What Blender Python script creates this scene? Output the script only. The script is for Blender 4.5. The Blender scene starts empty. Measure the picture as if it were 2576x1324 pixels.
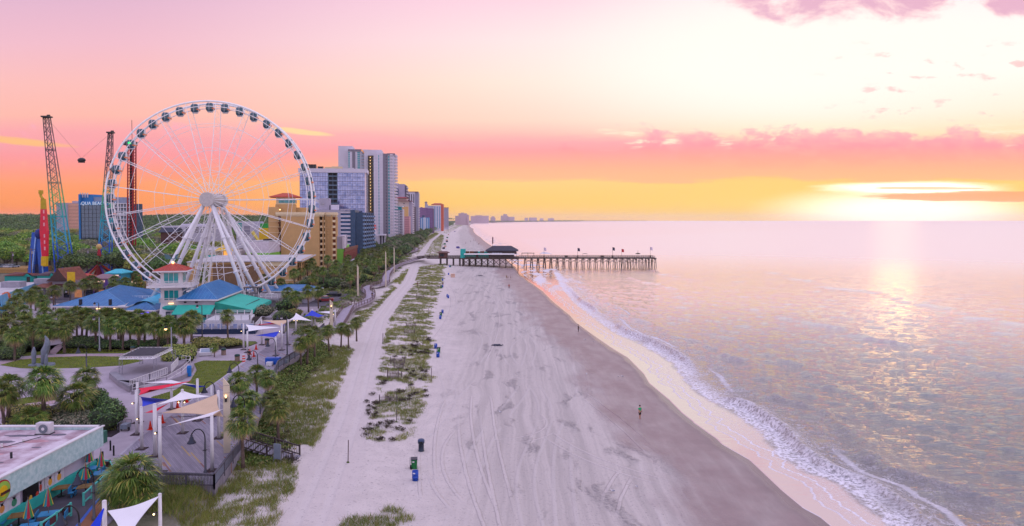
import bpy, bmesh, math, random
import numpy as np
from mathutils import Vector, Matrix, noise as mnoise
R = math.radians
rnd = random.Random(7)
S = bpy.context.scene
COL = S.collection
# ------------------------------------------------------------------ camera
# 2576-wide picture units: focal 1717.3, eye level at row 552; the eye is 26 m above the sea
F, UC, VC, H0, PITCH = 1717.3, 1288.0, 597.0, 26.0, R(1.5)
cd = bpy.data.cameras.new('camera'); cam = bpy.data.objects.new('camera', cd); COL.objects.link(cam)
cam.location = (0, 0, H0); cam.rotation_euler = (math.pi/2 - PITCH, 0, 0)
cd.sensor_width = 36; cd.lens = F/2576*36; cd.shift_y = -65/2576; cd.clip_start = .5; cd.clip_end = 60000
S.camera = cam
S.view_settings.view_transform = 'Standard'; S.view_settings.look = 'None'
S.view_settings.exposure = .06; S.view_settings.gamma = 1
S.render.engine = 'CYCLES'; S.cycles.use_denoising = True; S.cycles.max_bounces = 5
S.cycles.diffuse_bounces = 2; S.cycles.glossy_bounces = 3; S.cycles.transparent_max_bounces = 6; S.cycles.volume_bounces = 1
S.cycles.sample_clamp_indirect = 4
# zoom windows used while measuring: offset and scale into picture units
ZW = {0: (0, 0, 1), 1: (0, 223.6, .40534), 2: (241.5, 241.5, .4054), 3: (644, 339.9, .27023), 4: (0, 536.7, .20264), 5: (357.8, 608.2, .27023),
      6: (0, 760.3, .24995), 7: (268.3, 894.5, .27017), 8: (0, 1037.6, .21616), 9: (939.2, 536.7, .29514), 10: (805, 626.1, .27023),
      11: (715.6, 948.1, .2838), 12: (1252.2, 679.8, .33773), 13: (1699.5, 769.2, .4188), 14: (1699.5, 0, .4188), 15: (626.1, 715.6, .33784),
      16: (1162.8, 894.5, .32424), 17: (0, 0, .5), 18: (751.3, 348.8, .20267), 19: (983.9, 429.3, .13889), 20: (0, 483, .10807),
      21: (0, 626.1, .13513), 22: (429.3, 554.6, .14866)}
def ray(k, x, y):
    a, b, s = ZW[k]; u, v = a + x*s, b + y*s
    d = Vector(((u - UC)/F, 1, -(v - VC)/F))
    c, n = math.cos(PITCH), math.sin(PITCH)
    return Vector((d.x, d.y*c + d.z*n, d.z*c - d.y*n))
def g(k, x, y, z=3.0):              # point of the plane z
    d = ray(k, x, y); t = (z - H0)/d.z; return Vector((d.x*t, d.y*t, z))
def at(k, x, y, Y):                 # point at depth Y
    d = ray(k, x, y); t = Y/d.y; return Vector((d.x*t, Y, H0 + d.z*t))
# ------------------------------------------------------------------ shader helpers
def lin(h):
    if isinstance(h, str):
        h = h.lstrip('#'); h = [int(h[i:i+2], 16)/255 for i in (0, 2, 4)]
    else: h = [c/255 for c in h]
    return tuple(c/12.92 if c <= .04045 else ((c + .055)/1.055)**2.4 for c in h)
class X:                            # arithmetic on node sockets
    T = None
    def __init__(s, o): s.o = o
    def _m(op, *a):
        n = X.T.nodes.new('ShaderNodeMath'); n.operation = op
        for i, v in enumerate(a):
            if isinstance(v, X): X.T.links.new(v.o, n.inputs[i])
            else: n.inputs[i].default_value = v
        return X(n.outputs[0])
    def __add__(s, b): return X._m('ADD', s, b)
    __radd__ = __add__
    def __sub__(s, b): return X._m('SUBTRACT', s, b)
    def __rsub__(s, b): return X._m('SUBTRACT', b, s)
    def __mul__(s, b): return X._m('MULTIPLY', s, b)
    __rmul__ = __mul__
    def __truediv__(s, b): return X._m('DIVIDE', s, b)
    def __rtruediv__(s, b): return X._m('DIVIDE', b, s)
    def __pow__(s, b): return X._m('POWER', s, b)
    def abs(s): return X._m('ABSOLUTE', s)
    def max(s, b): return X._m('MAXIMUM', s, b)
    def min(s, b): return X._m('MINIMUM', s, b)
    def sin(s): return X._m('SINE', s)
def sm(x, a, b, lo=0., hi=1.):      # smoothstep from a to b
    n = X.T.nodes.new('ShaderNodeMapRange'); n.interpolation_type = 'SMOOTHSTEP'
    X.T.links.new(x.o, n.inputs[0])
    for i, v in zip((1, 2, 3, 4), (a, b, lo, hi)): n.inputs[i].default_value = v
    return X(n.outputs[0])
def comb(x, y, z=0.):
    n = X.T.nodes.new('ShaderNodeCombineXYZ')
    for i, v in enumerate((x, y, z)):
        if isinstance(v, X): X.T.links.new(v.o, n.inputs[i])
        else: n.inputs[i].default_value = v
    return n.outputs[0]
def nz(vec, scale=1., det=4., rough=.55, dist=0.):
    n = X.T.nodes.new('ShaderNodeTexNoise'); n.inputs['Scale'].default_value = scale; n.inputs['Detail'].default_value = det
    n.inputs['Roughness'].default_value = rough; n.inputs['Distortion'].default_value = dist
    if vec is not None: X.T.links.new(vec, n.inputs['Vector'])
    return X(n.outputs[0])
def ramp(x, stops, interp='LINEAR'):
    n = X.T.nodes.new('ShaderNodeValToRGB'); X.T.links.new(x.o, n.inputs[0]); e = n.color_ramp.elements
    n.color_ramp.interpolation = interp
    while len(e) < len(stops): e.new(.5)
    for el, (p, c) in zip(e, stops): el.position = p; el.color = tuple(c) + (1,)
    return n.outputs[0]
def mix(f, a, b, mode='MIX'):
    n = X.T.nodes.new('ShaderNodeMix'); n.data_type = 'RGBA'; n.blend_type = mode
    for i, v in ((0, f), (6, a), (7, b)):
        if isinstance(v, X): X.T.links.new(v.o, n.inputs[i])
        elif isinstance(v, bpy.types.NodeSocket): X.T.links.new(v, n.inputs[i])
        elif i == 0: n.inputs[0].default_value = v
        else: n.inputs[i].default_value = tuple(v)[:3] + (1,)
    return n.outputs[2]
def attr(name):
    n = X.T.nodes.new('ShaderNodeAttribute'); n.attribute_name = name; return X(n.outputs['Fac'])
def sep(vec):
    n = X.T.nodes.new('ShaderNodeSeparateXYZ'); X.T.links.new(vec, n.inputs[0]); return [X(o) for o in n.outputs]
# ------------------------------------------------------------------ sky and sun
SUN_AZ, SUN_EL = math.atan(.562), R(4.0)
w = bpy.data.worlds.new('World'); S.world = w; w.use_nodes = True
X.T = w.node_tree; X.T.nodes.clear()
out = X.T.nodes.new('ShaderNodeOutputWorld'); bg = X.T.nodes.new('ShaderNodeBackground'); X.T.links.new(bg.outputs[0], out.inputs[0])
tc = X.T.nodes.new('ShaderNodeTexCoord'); dx, dy, dz = sep(tc.outputs['Generated'])
hl = (dx*dx + dy*dy)**.5
dn = dy.max(hl*.5).max(.001)
s_, w_ = dx/dn, dz/dn                                   # bearing and height on the sky, as tangents
def sky_ramp(st): return ramp(sm_w, [(p, lin(c)) for p, c in st])
sm_w = w_/.4
left = sky_ramp([(0, (255, 128, 58)), (.06, (255, 150, 78)), (.14, (255, 158, 112)), (.2, (252, 160, 152)), (.32, (250, 168, 172)), (.38, (252, 186, 172)), (.5, (250, 190, 186)), (.64, (240, 188, 202)), (.8, (226, 182, 206)), (1, (205, 176, 212))])
midc = sky_ramp([(0, (255, 196, 92)), (.06, (255, 206, 104)), (.135, (255, 210, 132)), (.22, (255, 168, 150)), (.3, (254, 188, 178)), (.36, (255, 214, 194)), (.5, (255, 226, 210)), (.65, (255, 224, 226)), (.82, (252, 210, 226)), (1, (236, 200, 228))])
rite = sky_ramp([(0, (255, 205, 85)), (.06, (255, 214, 112)), (.135, (255, 212, 120)), (.2, (255, 190, 130)), (.3, (255, 222, 170)), (.4, (255, 238, 212)), (.55, (255, 252, 242)), (.7, (255, 250, 244)), (.85, (255, 240, 242)), (1, (246, 226, 240))])
c = mix(sm(s_, -.62, .02), left, midc); c = mix(sm(s_, .02, .42), c, rite)
# white glow high over the sea, then the glare round the sun behind the cloud bar
gl = sm((((s_ - .40)/.46)**2. + ((w_ - .225)/.125)**2.)**.5, 1.5, .12)**1.7
c = mix(gl, c, (1.04, .985, .90))
# the long salmon bank over the whole sea horizon
st = comb(s_*3., w_*26.); fb = nz(st, 2.2, 6., .6); 
wn = w_ + (fb - .5)*.034 + (nz(comb(s_*9., w_*60.), 1.4, 5., .6) - .5)*.012*sm(s_, -.2, .3)
bank = sm(wn, .053, .061)*sm(wn, .128, .108)
bcol = ramp(sm(w_, .055, .125), [(0, lin((255, 190, 142))), (.35, lin((255, 178, 152))), (.7, lin((255, 165, 165))), (1, lin((254, 176, 182)))])
bcol_l = ramp(sm(w_, .03, .12), [(0, lin((255, 160, 100))), (.4, lin((254, 156, 132))), (.8, lin((251, 156, 160))), (1, lin((246, 164, 172)))])
bcol = mix(sm(s_, -.5, -.1), bcol_l, bcol)
c = mix(bank*sm(s_, .5, .1, .8, .95), c, bcol)
# heaped pink clouds on the right
cn = nz(comb(s_*14., w_*26.), 1.25, 7., .58, .35); cn2 = nz(comb(s_*40. + 3., w_*80.), 1., 5., .6)
heap = sm(cn + (cn2 - .5)*.16 + sm(((s_ - .47)**2./.16 + (w_ - .104)**2./.0012), 1.35, .0, 0., .27) - sm(w_, .135, .16)*.25, .58, .74)*sm(w_, .066, .09)
hcol = ramp(sm(w_, .075, .15), [(0, lin((255, 176, 146))), (.4, lin((254, 158, 168))), (1, lin((250, 178, 194)))])
c = mix(heap*sm(cn2, .3, .62, .45, .85), c, hcol)
# bright rims between them
rim = sm(nz(comb(s_*9. + 7., w_*70.), 1.3, 6., .6), .52, .66)*sm(w_, .098, .108)*sm(w_, .15, .125)*sm(s_, .05, .2)*(1. - heap)
c = mix(rim*.85, c, lin((255, 244, 214)))
# glare, and the bars across it
ds = (((s_ - .575)/.2)**2. + ((w_ - .012)/.036)**2.)**.5
c = mix(sm(ds, 1.25, .25), c, (1.5, 1.3, 1.0))
ds2 = (((s_ - .59)/.15)**2. + ((w_ - .046)/.0105)**2.)**.5
c = mix(sm(ds2 + (fb - .5)*.9, 1.15, .4), c, (1.7, 1.5, 1.2))
bn = nz(comb(s_*6. + 2., w_*90.), 1.6, 5., .6)
bar = sm((((s_ - .71)/.21)**2. + ((w_ - .0335)/.0085)**2.)**.5 + (bn - .5)*1.1, 1.05, .75)
c = mix(bar*.88, c, lin((255, 172, 116)))
bar2 = sm((((s_ - .62)/.09)**2. + ((w_ - .0455)/.0025)**2.)**.5 + (bn - .5)*1.7, 1., .7)
c = mix(bar2*.7, c, lin((255, 182, 120)))
# upper clouds: two mauve-pink groups, scattered scraps, thin yellow wisps on the left
un = nz(comb(s_*9., w_*17., 4.), 1.15, 7., .6, .3)
up = sm(un + sm(((s_ - .48)**2./.06 + (w_ - .322)**2./.0032), 1.25, .0, 0., .30) + sm(((s_ - .77)**2./.008 + (w_ - .31)**2./.0006), 1.25, .0, 0., .3), .60, .84)*sm(w_, .25, .275)*sm(s_, .25, .36)
c = mix(up*.8, c, ramp(up, [(0, lin((255, 200, 206))), (.6, lin((252, 174, 194))), (1, lin((226, 160, 192)))]))
sc = sm(nz(comb(s_*22., w_*60., 9.), 1., 5., .55), .57, .70)*sm(w_, .14, .15)*sm(w_, .27, .24)*sm(s_, .4, .56)
c = mix(sc*.75, c, lin((253, 196, 196)))
wp = sm(((s_ + .73)/.1)**2. + ((w_ - .115 + (s_ + .73)*.09)/.0065)**2. + (fb - .5)*2.6, 1.1, .1)
wp2 = sm(((s_ + .31)/.05)**2. + ((w_ - .128 + (s_ + .31)*.12)/.005)**2. + (fb - .5)*2.6, 1.1, .1)
c = mix(wp*.75, c, lin((255, 198, 112))); c = mix(wp2*.85, c, lin((255, 222, 160)))
# cool dome overhead and behind: clear dawn sky plus added colour that lights the ground
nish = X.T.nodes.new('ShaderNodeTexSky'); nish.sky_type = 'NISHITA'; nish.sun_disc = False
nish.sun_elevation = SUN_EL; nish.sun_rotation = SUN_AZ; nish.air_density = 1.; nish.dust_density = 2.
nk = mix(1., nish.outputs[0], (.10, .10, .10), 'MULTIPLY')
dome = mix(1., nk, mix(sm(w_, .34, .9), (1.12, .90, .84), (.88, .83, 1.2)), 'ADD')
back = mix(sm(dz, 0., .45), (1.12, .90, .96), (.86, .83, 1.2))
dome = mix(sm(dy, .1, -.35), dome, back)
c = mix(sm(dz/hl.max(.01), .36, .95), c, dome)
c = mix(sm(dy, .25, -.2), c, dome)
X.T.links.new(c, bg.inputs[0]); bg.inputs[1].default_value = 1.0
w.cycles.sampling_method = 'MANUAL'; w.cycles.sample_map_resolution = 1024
sl = bpy.data.lights.new('sun', 'SUN'); sl.energy = .006; sl.angle = R(3); sl.color = (1, .7, .28)
so = bpy.data.objects.new('sun', sl); COL.objects.link(so)
so.rotation_euler = Vector((math.sin(SUN_AZ)*math.cos(SUN_EL), math.cos(SUN_AZ)*math.cos(SUN_EL), math.sin(SUN_EL))).to_track_quat('Z', 'Y').to_euler()
# ------------------------------------------------------------------ materials
MATS = {}
def pm(name, colr, rough=.65, var=.12, scale=1.2, bump=0., metal=0., spec=.4, emit=0., colr2=None, bscale=None):
    if name in MATS: return MATS[name]
    m = bpy.data.materials.new(name); m.use_nodes = True; MATS[name] = m
    X.T = m.node_tree; b = X.T.nodes['Principled BSDF']; base = lin(colr)
    t = X.T.nodes.new('ShaderNodeTexCoord'); n = nz(t.outputs['Object'], scale, 5., .6)
    lo = tuple(x*(1 - var) for x in base); hi = tuple(min(1, x*(1 + var)) for x in base) if colr2 is None else lin(colr2)
    col = mix(sm(n, .3, .7), lo, hi); X.T.links.new(col, b.inputs['Base Color'])
    b.inputs['Roughness'].default_value = rough; b.inputs['Metallic'].default_value = metal
    b.inputs['Specular IOR Level'].default_value = spec
    if bump:
        bp = X.T.nodes.new('ShaderNodeBump'); bp.inputs['Strength'].default_value = bump; bp.inputs['Distance'].default_value = .05
        X.T.links.new(nz(t.outputs['Object'], bscale or scale*6, 4.).o, bp.inputs['Height']); X.T.links.new(bp.outputs[0], b.inputs['Normal'])
    if emit:
        b.inputs['Emission Color'].default_value = base + (1,); b.inputs['Emission Strength'].default_value = emit
    return m
# ------------------------------------------------------------------ mesh builder
OFF = {}
def off_of(p):
    while p is not None:
        if p.name in OFF: return OFF[p.name]
        p = p.parent
    return Vector((0, 0, 0))
class MB:
    def __init__(s): s.v, s.f = [], []
    def add(s, vs, fs):
        o = len(s.v); s.v += [tuple(p) for p in vs]; s.f += [tuple(i + o for i in f) for f in fs]; return s
    def box(s, c, d, rz=0., taper=1.):
        hx, hy, hz = d[0]/2, d[1]/2, d[2]/2; cs, sn = math.cos(rz), math.sin(rz); vs = []
        for z, k in ((-hz, 1), (hz, taper)):
            for x, y in ((-hx, -hy), (hx, -hy), (hx, hy), (-hx, hy)):
                x, y = x*k, y*k; vs.append((c[0] + x*cs - y*sn, c[1] + x*sn + y*cs, c[2] + z))
        return s.add(vs, [(3, 2, 1, 0), (4, 5, 6, 7), (0, 1, 5, 4), (1, 2, 6, 5), (2, 3, 7, 6), (3, 0, 4, 7)])
    def beam(s, p, q, w, h=None, up=(0, 0, 1)):
        p, q = Vector(p), Vector(q); d = (q - p).normalized(); u = Vector(up)
        if abs(d.dot(u)) > .98: u = Vector((0, 1, 0))
        a = d.cross(u).normalized()*w/2; b = a.cross(d).normalized()*(h or w)/2
        return s.add([p-a-b, p+a-b, p+a+b, p-a+b, q-a-b, q+a-b, q+a+b, q-a+b], [(0, 1, 2, 3), (7, 6, 5, 4), (4, 5, 1, 0), (5, 6, 2, 1), (6, 7, 3, 2), (7, 4, 0, 3)])
    def tube(s, pts, r, n=8, cap=True, closed=False):
        pts = [Vector(p) for p in pts]; m = len(pts); rs = r if isinstance(r, (list, tuple)) else [r]*m; vs, fs = [], []
        for i, p in enumerate(pts):
            a = pts[(i - 1) % m] if (i or closed) else p; b = pts[(i + 1) % m] if (i < m-1 or closed) else p
            d = (b - a).normalized(); u = Vector((0, 0, 1)) if abs(d.z) < .95 else Vector((1, 0, 0))
            e = d.cross(u).normalized(); h = e.cross(d)
            for k in range(n):
                t = 2*math.pi*k/n; vs.append(p + (e*math.cos(t) + h*math.sin(t))*rs[i])
        for i in range(m if closed else m-1):
            j = (i + 1) % m
            for k in range(n): fs.append((i*n + k, i*n + (k+1) % n, j*n + (k+1) % n, j*n + k))
        if cap and not closed: fs += [tuple(range(n))[::-1], tuple((m-1)*n + k for k in range(n))]
        return s.add(vs, fs)
    def lathe(s, prof, c=(0, 0, 0), n=14, sx=1., sy=1.):
        vs, fs = [], []
        for r_, z in prof:
            for k in range(n):
                t = 2*math.pi*k/n; vs.append((c[0] + r_*math.cos(t)*sx, c[1] + r_*math.sin(t)*sy, c[2] + z))
        for i in range(len(prof) - 1):
            for k in range(n): fs.append((i*n + k, i*n + (k+1) % n, (i+1)*n + (k+1) % n, (i+1)*n + k))
        fs += [tuple(range(n))[::-1], tuple((len(prof)-1)*n + k for k in range(n))]
        return s.add(vs, fs)
    def prism(s, poly, z0, z1):
        n = len(poly); vs = [(p[0], p[1], z0) for p in poly] + [(p[0], p[1], z1) for p in poly]
        a = sum(poly[i][0]*poly[(i+1) % n][1] - poly[(i+1) % n][0]*poly[i][1] for i in range(n))
        fs = [tuple(range(n))[::-1], tuple(range(n, 2*n))] + [(i, (i+1) % n, n + (i+1) % n, n + i) for i in range(n)]
        if a < 0: fs = [f[::-1] for f in fs]
        return s.add(vs, fs)
    def sheet(s, vs, t):            # a polygon given thickness t along its normal
        vs = [Vector(p) for p in vs]; n = len(vs); nm = (vs[1] - vs[0]).cross(vs[2] - vs[0]).normalized()*t
        return s.add(vs + [p + nm for p in vs], [tuple(range(n))[::-1], tuple(range(n, 2*n))] + [(i, (i+1) % n, n + (i+1) % n, n + i) for i in range(n)])
    def hip(s, c, d, rz, h, ridge, th=.15):   # hip roof over a d[0] x d[1] plan with a ridge along x
        cs, sn = math.cos(rz), math.sin(rz); L = lambda x, y, z: (c[0] + x*cs - y*sn, c[1] + x*sn + y*cs, c[2] + z)
        a, b = d[0]/2, d[1]/2; r_ = ridge/2
        vs = [L(-a, -b, 0), L(a, -b, 0), L(a, b, 0), L(-a, b, 0), L(-a, -b, th), L(a, -b, th), L(a, b, th), L(-a, b, th), L(-r_, 0, h), L(r_, 0, h)]
        return s.add(vs, [(3, 2, 1, 0), (0, 1, 5, 4), (1, 2, 6, 5), (2, 3, 7, 6), (3, 0, 4, 7), (4, 5, 9, 8), (5, 6, 9), (6, 7, 8, 9), (7, 4, 8)])
    def blob(s, c, r, seed=0, amp=.2, n=10):
        vs, fs = [], []
        for i in range(n + 1):
            th = math.pi*i/n
            for k in range(2*n):
                ph = math.pi*k/n; d = Vector((math.sin(th)*math.cos(ph), math.sin(th)*math.sin(ph), math.cos(th)))
                q = 1 + amp*mnoise.noise(d*2.1 + Vector((seed, 0, 0))); vs.append((c[0] + d.x*r[0]*q, c[1] + d.y*r[1]*q, c[2] + d.z*r[2]*q))
        for i in range(n):
            for k in range(2*n): fs.append((i*2*n + k, (i+1)*2*n + k, (i+1)*2*n + (k+1) % (2*n), i*2*n + (k+1) % (2*n)))
        return s.add(vs, fs)
    def build(s, name, m, parent=None, smooth=False, loc=None, rz=0.):
        me = bpy.data.meshes.new(name); o = off_of(parent)
        me.from_pydata([(p[0] - o.x, p[1] - o.y, p[2] - o.z) for p in s.v], [], s.f); me.update()
        if m is not None: me.materials.append(m)
        if smooth: me.polygons.foreach_set('use_smooth', [True]*len(me.polygons))
        ob = bpy.data.objects.new(name, me); COL.objects.link(ob); ob.parent = parent
        if loc is not None: ob.location = loc; ob.rotation_euler.z = rz
        return ob
def npmesh(name, V, Fc, m, attrs=None, parent=None, smooth=False):
    me = bpy.data.meshes.new(name); nv, nf, k = len(V), len(Fc), Fc.shape[1]
    me.vertices.add(nv); me.vertices.foreach_set('co', np.asarray(V, np.float32).ravel())
    me.loops.add(nf*k); me.loops.foreach_set('vertex_index', np.asarray(Fc, np.int32).ravel())
    me.polygons.add(nf); me.polygons.foreach_set('loop_start', np.arange(0, nf*k, k, dtype=np.int32))
    if smooth: me.polygons.foreach_set('use_smooth', np.ones(nf, bool))
    for a, v in (attrs or {}).items():
        me.attributes.new(a, 'FLOAT', 'POINT').data.foreach_set('value', np.asarray(v, np.float32).ravel())
    me.update(calc_edges=True); me.validate()
    if m is not None: me.materials.append(m)
    o = bpy.data.objects.new(name, me); COL.objects.link(o); o.parent = parent
    return o
def tag(o, label, cat, group=None, kind=None):
    o['label'] = label; o['category'] = cat
    if group: o['group'] = group
    if kind: o['kind'] = kind
    return o
def struct(o, kind='structure'): o['kind'] = kind; return o
def thing(name, label, cat, loc=(0, 0, 0), rz=0., group=None, world=False):
    o = bpy.data.objects.new(name, None); COL.objects.link(o); o.location = loc; o.rotation_euler.z = rz; o.empty_display_size = .3
    if world: OFF[o.name] = Vector(loc); o.rotation_euler.z = 0
    return tag(o, label, cat, group)
KIDS = {}
def dup(o, loc=None, rz=None, label=None, group=None, scale=None):
    if o.name not in KIDS: KIDS[o.name] = [(c_, list(c_.children)) for c_ in o.children]
    r_ = o.copy(); COL.objects.link(r_)
    if loc is not None: r_.location = loc
    if rz is not None: r_.rotation_euler.z = rz
    if scale is not None: r_.scale = (scale,)*3 if isinstance(scale, (int, float)) else scale
    if label: r_['label'] = label
    if group: r_['group'] = group
    for ch, gs in KIDS[o.name]:
        d = ch.copy(); COL.objects.link(d); d.parent = r_
        for q in gs: e = q.copy(); COL.objects.link(e); e.parent = d
    return r_
def text(txt, size, m, parent, loc, rot, depth=.02, name='lettering'):
    cu = bpy.data.curves.new(name, 'FONT'); cu.body = txt; cu.size = size; cu.extrude = depth; cu.align_x = 'CENTER'; cu.align_y = 'CENTER'
    cu.materials.append(m); q = bpy.data.objects.new('lt', cu); COL.objects.link(q); me = bpy.data.meshes.new_from_object(q.evaluated_get(bpy.context.evaluated_depsgraph_get())); bpy.data.objects.remove(q)
    o = bpy.data.objects.new(name, me); COL.objects.link(o); o.parent = parent
    o.location = Vector(loc) - off_of(parent); o.rotation_euler = rot; return o
ORD = ['first', 'second', 'third', 'fourth', 'fifth', 'sixth', 'seventh', 'eighth', 'ninth', 'tenth', 'eleventh', 'twelfth', 'thirteenth', 'fourteenth', 'fifteenth', 'sixteenth', 'seventeenth', 'eighteenth', 'nineteenth', 'twentieth']
ORD += ['twenty-' + o for o in ORD[:9]] + ['thirtieth'] + ['thirty-' + o for o in ORD[:9]] + ['fortieth'] + ['forty-' + o for o in ORD[:9]]
# ------------------------------------------------------------------ terrain, sand and sea
def ctab(pts, z):                   # (zoom, x, y) points -> sorted Y, X arrays
    a = sorted(((p.y, p.x) for p in (g(k, x, y, z) for k, x, y in pts)))
    return np.array([q[0] for q in a]), np.array([q[1] for q in a])
SH = ctab([(13, 970, 1320), (13, 900, 1262), (13, 800, 1210), (13, 670, 1105), (13, 470, 920), (13, 300, 825), (13, 120, 690), (12, 1660, 1250), (12, 1480, 1120), (12, 1400, 1060),
           (12, 1300, 960), (12, 1150, 838), (12, 1110, 770), (12, 990, 650), (12, 875, 582), (12, 748, 495), (12, 595, 385), (12, 548, 332), (12, 410, 220), (12, 345, 155), (0, 1346, 716), (0, 1308, 690),
           (0, 1300, 672), (0, 1245, 622), (0, 1210, 597), (0, 1192, 576)], .15)
SHY = np.concatenate([[5.], SH[0], [3600, 4600, 5600, 7200, 9500, 12000.]]); SHX = np.concatenate([[SH[1][0] + 8], SH[1], [-215, -250, -170, 150, 1150, 2600.]])
BK = ctab([(12, 480, 130), (12, 570, 240), (12, 680, 325), (12, 890, 470), (12, 1040, 530), (12, 1300, 680), (12, 1390, 800), (12, 1450, 870), (12, 1560, 950), (12, 1740, 1030),
           (13, 340, 620), (13, 520, 750), (13, 620, 880), (13, 780, 980), (13, 1000, 1060), (13, 1200, 1210), (13, 1290, 1310)], .2)
BKY = np.concatenate([[5.], BK[0], [500., 900, 12000]]); BKX = np.concatenate([[BK[1][0] + 4], BK[1], [24., 8, 1e4]])
LE = (np.array([5, 50, 58, 67, 90, 106, 118, 135, 160, 205, 260, 330, 420, 485, 700, 937, 1900, 2575, 4500, 12000.]), np.array([-26, -26, -26, -27.5, -36, -37, -37.5, -42, -46, -47, -50, -56, -65, -73, -93, -116, -190, -228, -380, 2400.]))
TRK = ctab([(0, 770, 1324), (0, 835, 1165), (0, 880, 1050), (0, 910, 935), (0, 928, 875), (0, 952, 805), (0, 992, 752), (0, 1026, 712), (0, 1038, 686), (0, 1046, 662), (0, 1062, 636), (0, 1085, 606), (0, 1118, 580), (0, 1150, 566)], 1.9)
TRY, TRX = TRK
def xs(y): return np.interp(np.log(y), np.log(SHY), SHX)
def xb(y): return np.maximum(np.interp(y, BKY, BKX), xs(y) + 3.)
def xl(y): return np.interp(np.log(y), np.log(LE[0]), LE[1])
def xt(y): return np.interp(y, TRY, TRX)
def vnoise(x, y, seed=0):           # smooth value noise
    xi, yi = np.floor(x).astype(int), np.floor(y).astype(int); fx, fy = x - xi, y - yi
    fx, fy = fx*fx*(3 - 2*fx), fy*fy*(3 - 2*fy)
    def h(a, b):
        n = (a*374761393 + b*668265263 + seed*974634541) & 0x7fffffff; n = ((n ^ (n >> 13))*1274126177) & 0x7fffffff
        return ((n ^ (n >> 16)) & 0xffff)/65535.
    return (h(xi, yi)*(1-fx) + h(xi+1, yi)*fx)*(1-fy) + (h(xi, yi+1)*(1-fx) + h(xi+1, yi+1)*fx)*fy
def fbm(x, y, seed=0, o=4):
    t, a, s = 0., .5, 0.
    for i in range(o): t = t + a*vnoise(x*2**i, y*2**i, seed + i); s += a; a *= .55
    return t/s
def sst(x, a, b): t = np.clip((x - a)/(b - a), 0, 1); return t*t*(3 - 2*t)
def ground_z(x, y):
    x, y = np.asarray(x, float), np.asarray(y, float)
    o = x - xs(y); l = x - xl(y)
    zb = np.where(o < 0, np.minimum(1.7, -o*.036), -o*.05); zb = np.maximum(zb, -3)
    hump = (fbm(x*.16, y*.16, 3, 3) - .35)*1.3*sst(l, 22, 8)*sst(l, -2, 2) + (fbm(x*.9, y*.9, 9, 2) - .5)*.22*sst(l, 24, 10)
    tr = np.abs(x - xt(np.clip(y, TRY[0], TRY[-1]))); hump = hump*sst(tr, 2.2, 4.5)
    zd = 1.75 + np.maximum(hump, -.2)
    z = zb + (zd - zb)*sst(o, -36, -46)*sst(y, 900, 600)
    return z + (2.93 - z)*sst(l, .6, -1.2)
ys = [18.]
while ys[-1] < 12000: ys.append(ys[-1]*1.0085 + .02)
ys = np.array(ys)
os_ = np.concatenate([-np.geomspace(9800, 90, 44), np.arange(-86, -12, .55), np.arange(-12, 8, .4), np.linspace(8.5, 70, 20)])
YY, OO = np.meshgrid(ys, os_, indexing='ij'); XX = OO + xs(YY)
ZZ = ground_z(XX, YY)
def grid_faces(n, m):
    i = (np.arange(n-1)[:, None]*m + np.arange(m-1)[None, :]).ravel(); return np.stack([i, i+1, i+m+1, i+m], 1)
V = np.stack([XX, YY, ZZ], -1).reshape(-1, 3)
m = bpy.data.materials.new('sand_ground'); m.use_nodes = True; X.T = m.node_tree; b = X.T.nodes['Principled BSDF']
ge = X.T.nodes.new('ShaderNodeNewGeometry'); P = ge.outputs['Position']; px, py, pz = sep(P)
sd, lnd, tk = attr('sd'), attr('inland'), attr('track')
n_big = nz(P, .09, 4.); n_mid = nz(P, .5, 5.); n_fine = nz(P, 3.2, 4.); n_grain = nz(P, 5., 4., .65)
streak = nz(comb(px*1.6 + (n_big - .5)*3., py*.03), .6, 6., .65)       # graded lanes running along the beach
sand = mix(sm(n_mid, .3, .7), (.58, .51, .475), (.66, .58, .54))
grey = mix(sm(streak, .35, .65), (.43, .38, .35), (.55, .485, .445))
zone = sm(sd + (n_big - .5)*9., -36., -27.)
c = mix(zone, sand, grey)
blot = sm(nz(comb(px*.35 + (n_big - .5)*3., py*.075), 1., 3.), .56, .66)*zone*sm(sd, -6., -14.)
rough_shade = blot*sm(n_fine, .42, .58)
c = mix(blot*.35, c, (.30, .265, .26)); c = mix(rough_shade*.6, c, (.24, .215, .215)); c = mix(sm(n_fine + (n_grain - .5)*.8, .56, .70)*.22, c, (.27, .24, .24))  # rough patches and speckle paint in the shade of small hollows
# tyre ruts: pale ridges along wandering lines
def ruts(k, ox, wv, per):
    q = (px + (nz(comb(py*.009, k), 1., 1.) - .5)*wv + ox)/per
    fr = X._m('FRACT', q); d = (fr - .5).abs()*per
    return d
r1 = ruts(1.3, 0., 46., 9.); r2 = ruts(5.1, 3., 70., 13.)
def c3(*q):                         # the circle through three ground points
    (ax, ay), (bx, by), (cx, cy) = [(p.x, p.y) for p in (g(q[0], q[1], q[2], 1.4), g(q[0], q[3], q[4], 1.4), g(q[0], q[5], q[6], 1.4))]; d = 2*(ax*(by - cy) + bx*(cy - ay) + cx*(ay - by)); a2, b2, e2 = ax*ax + ay*ay, bx*bx + by*by, cx*cx + cy*cy
    ux, uy = (a2*(by - cy) + b2*(cy - ay) + e2*(ay - by))/d, (a2*(cx - bx) + b2*(ax - cx) + e2*(bx - ax))/d; return ux, uy, math.hypot(ax - ux, ay - uy), min(ax, bx, cx) - 1, max(ax, bx, cx) + 1, min(ay, by, cy) - 1, max(ay, by, cy) + 1
trk = None; wv_ = (n_mid - .5)*.25
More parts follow.
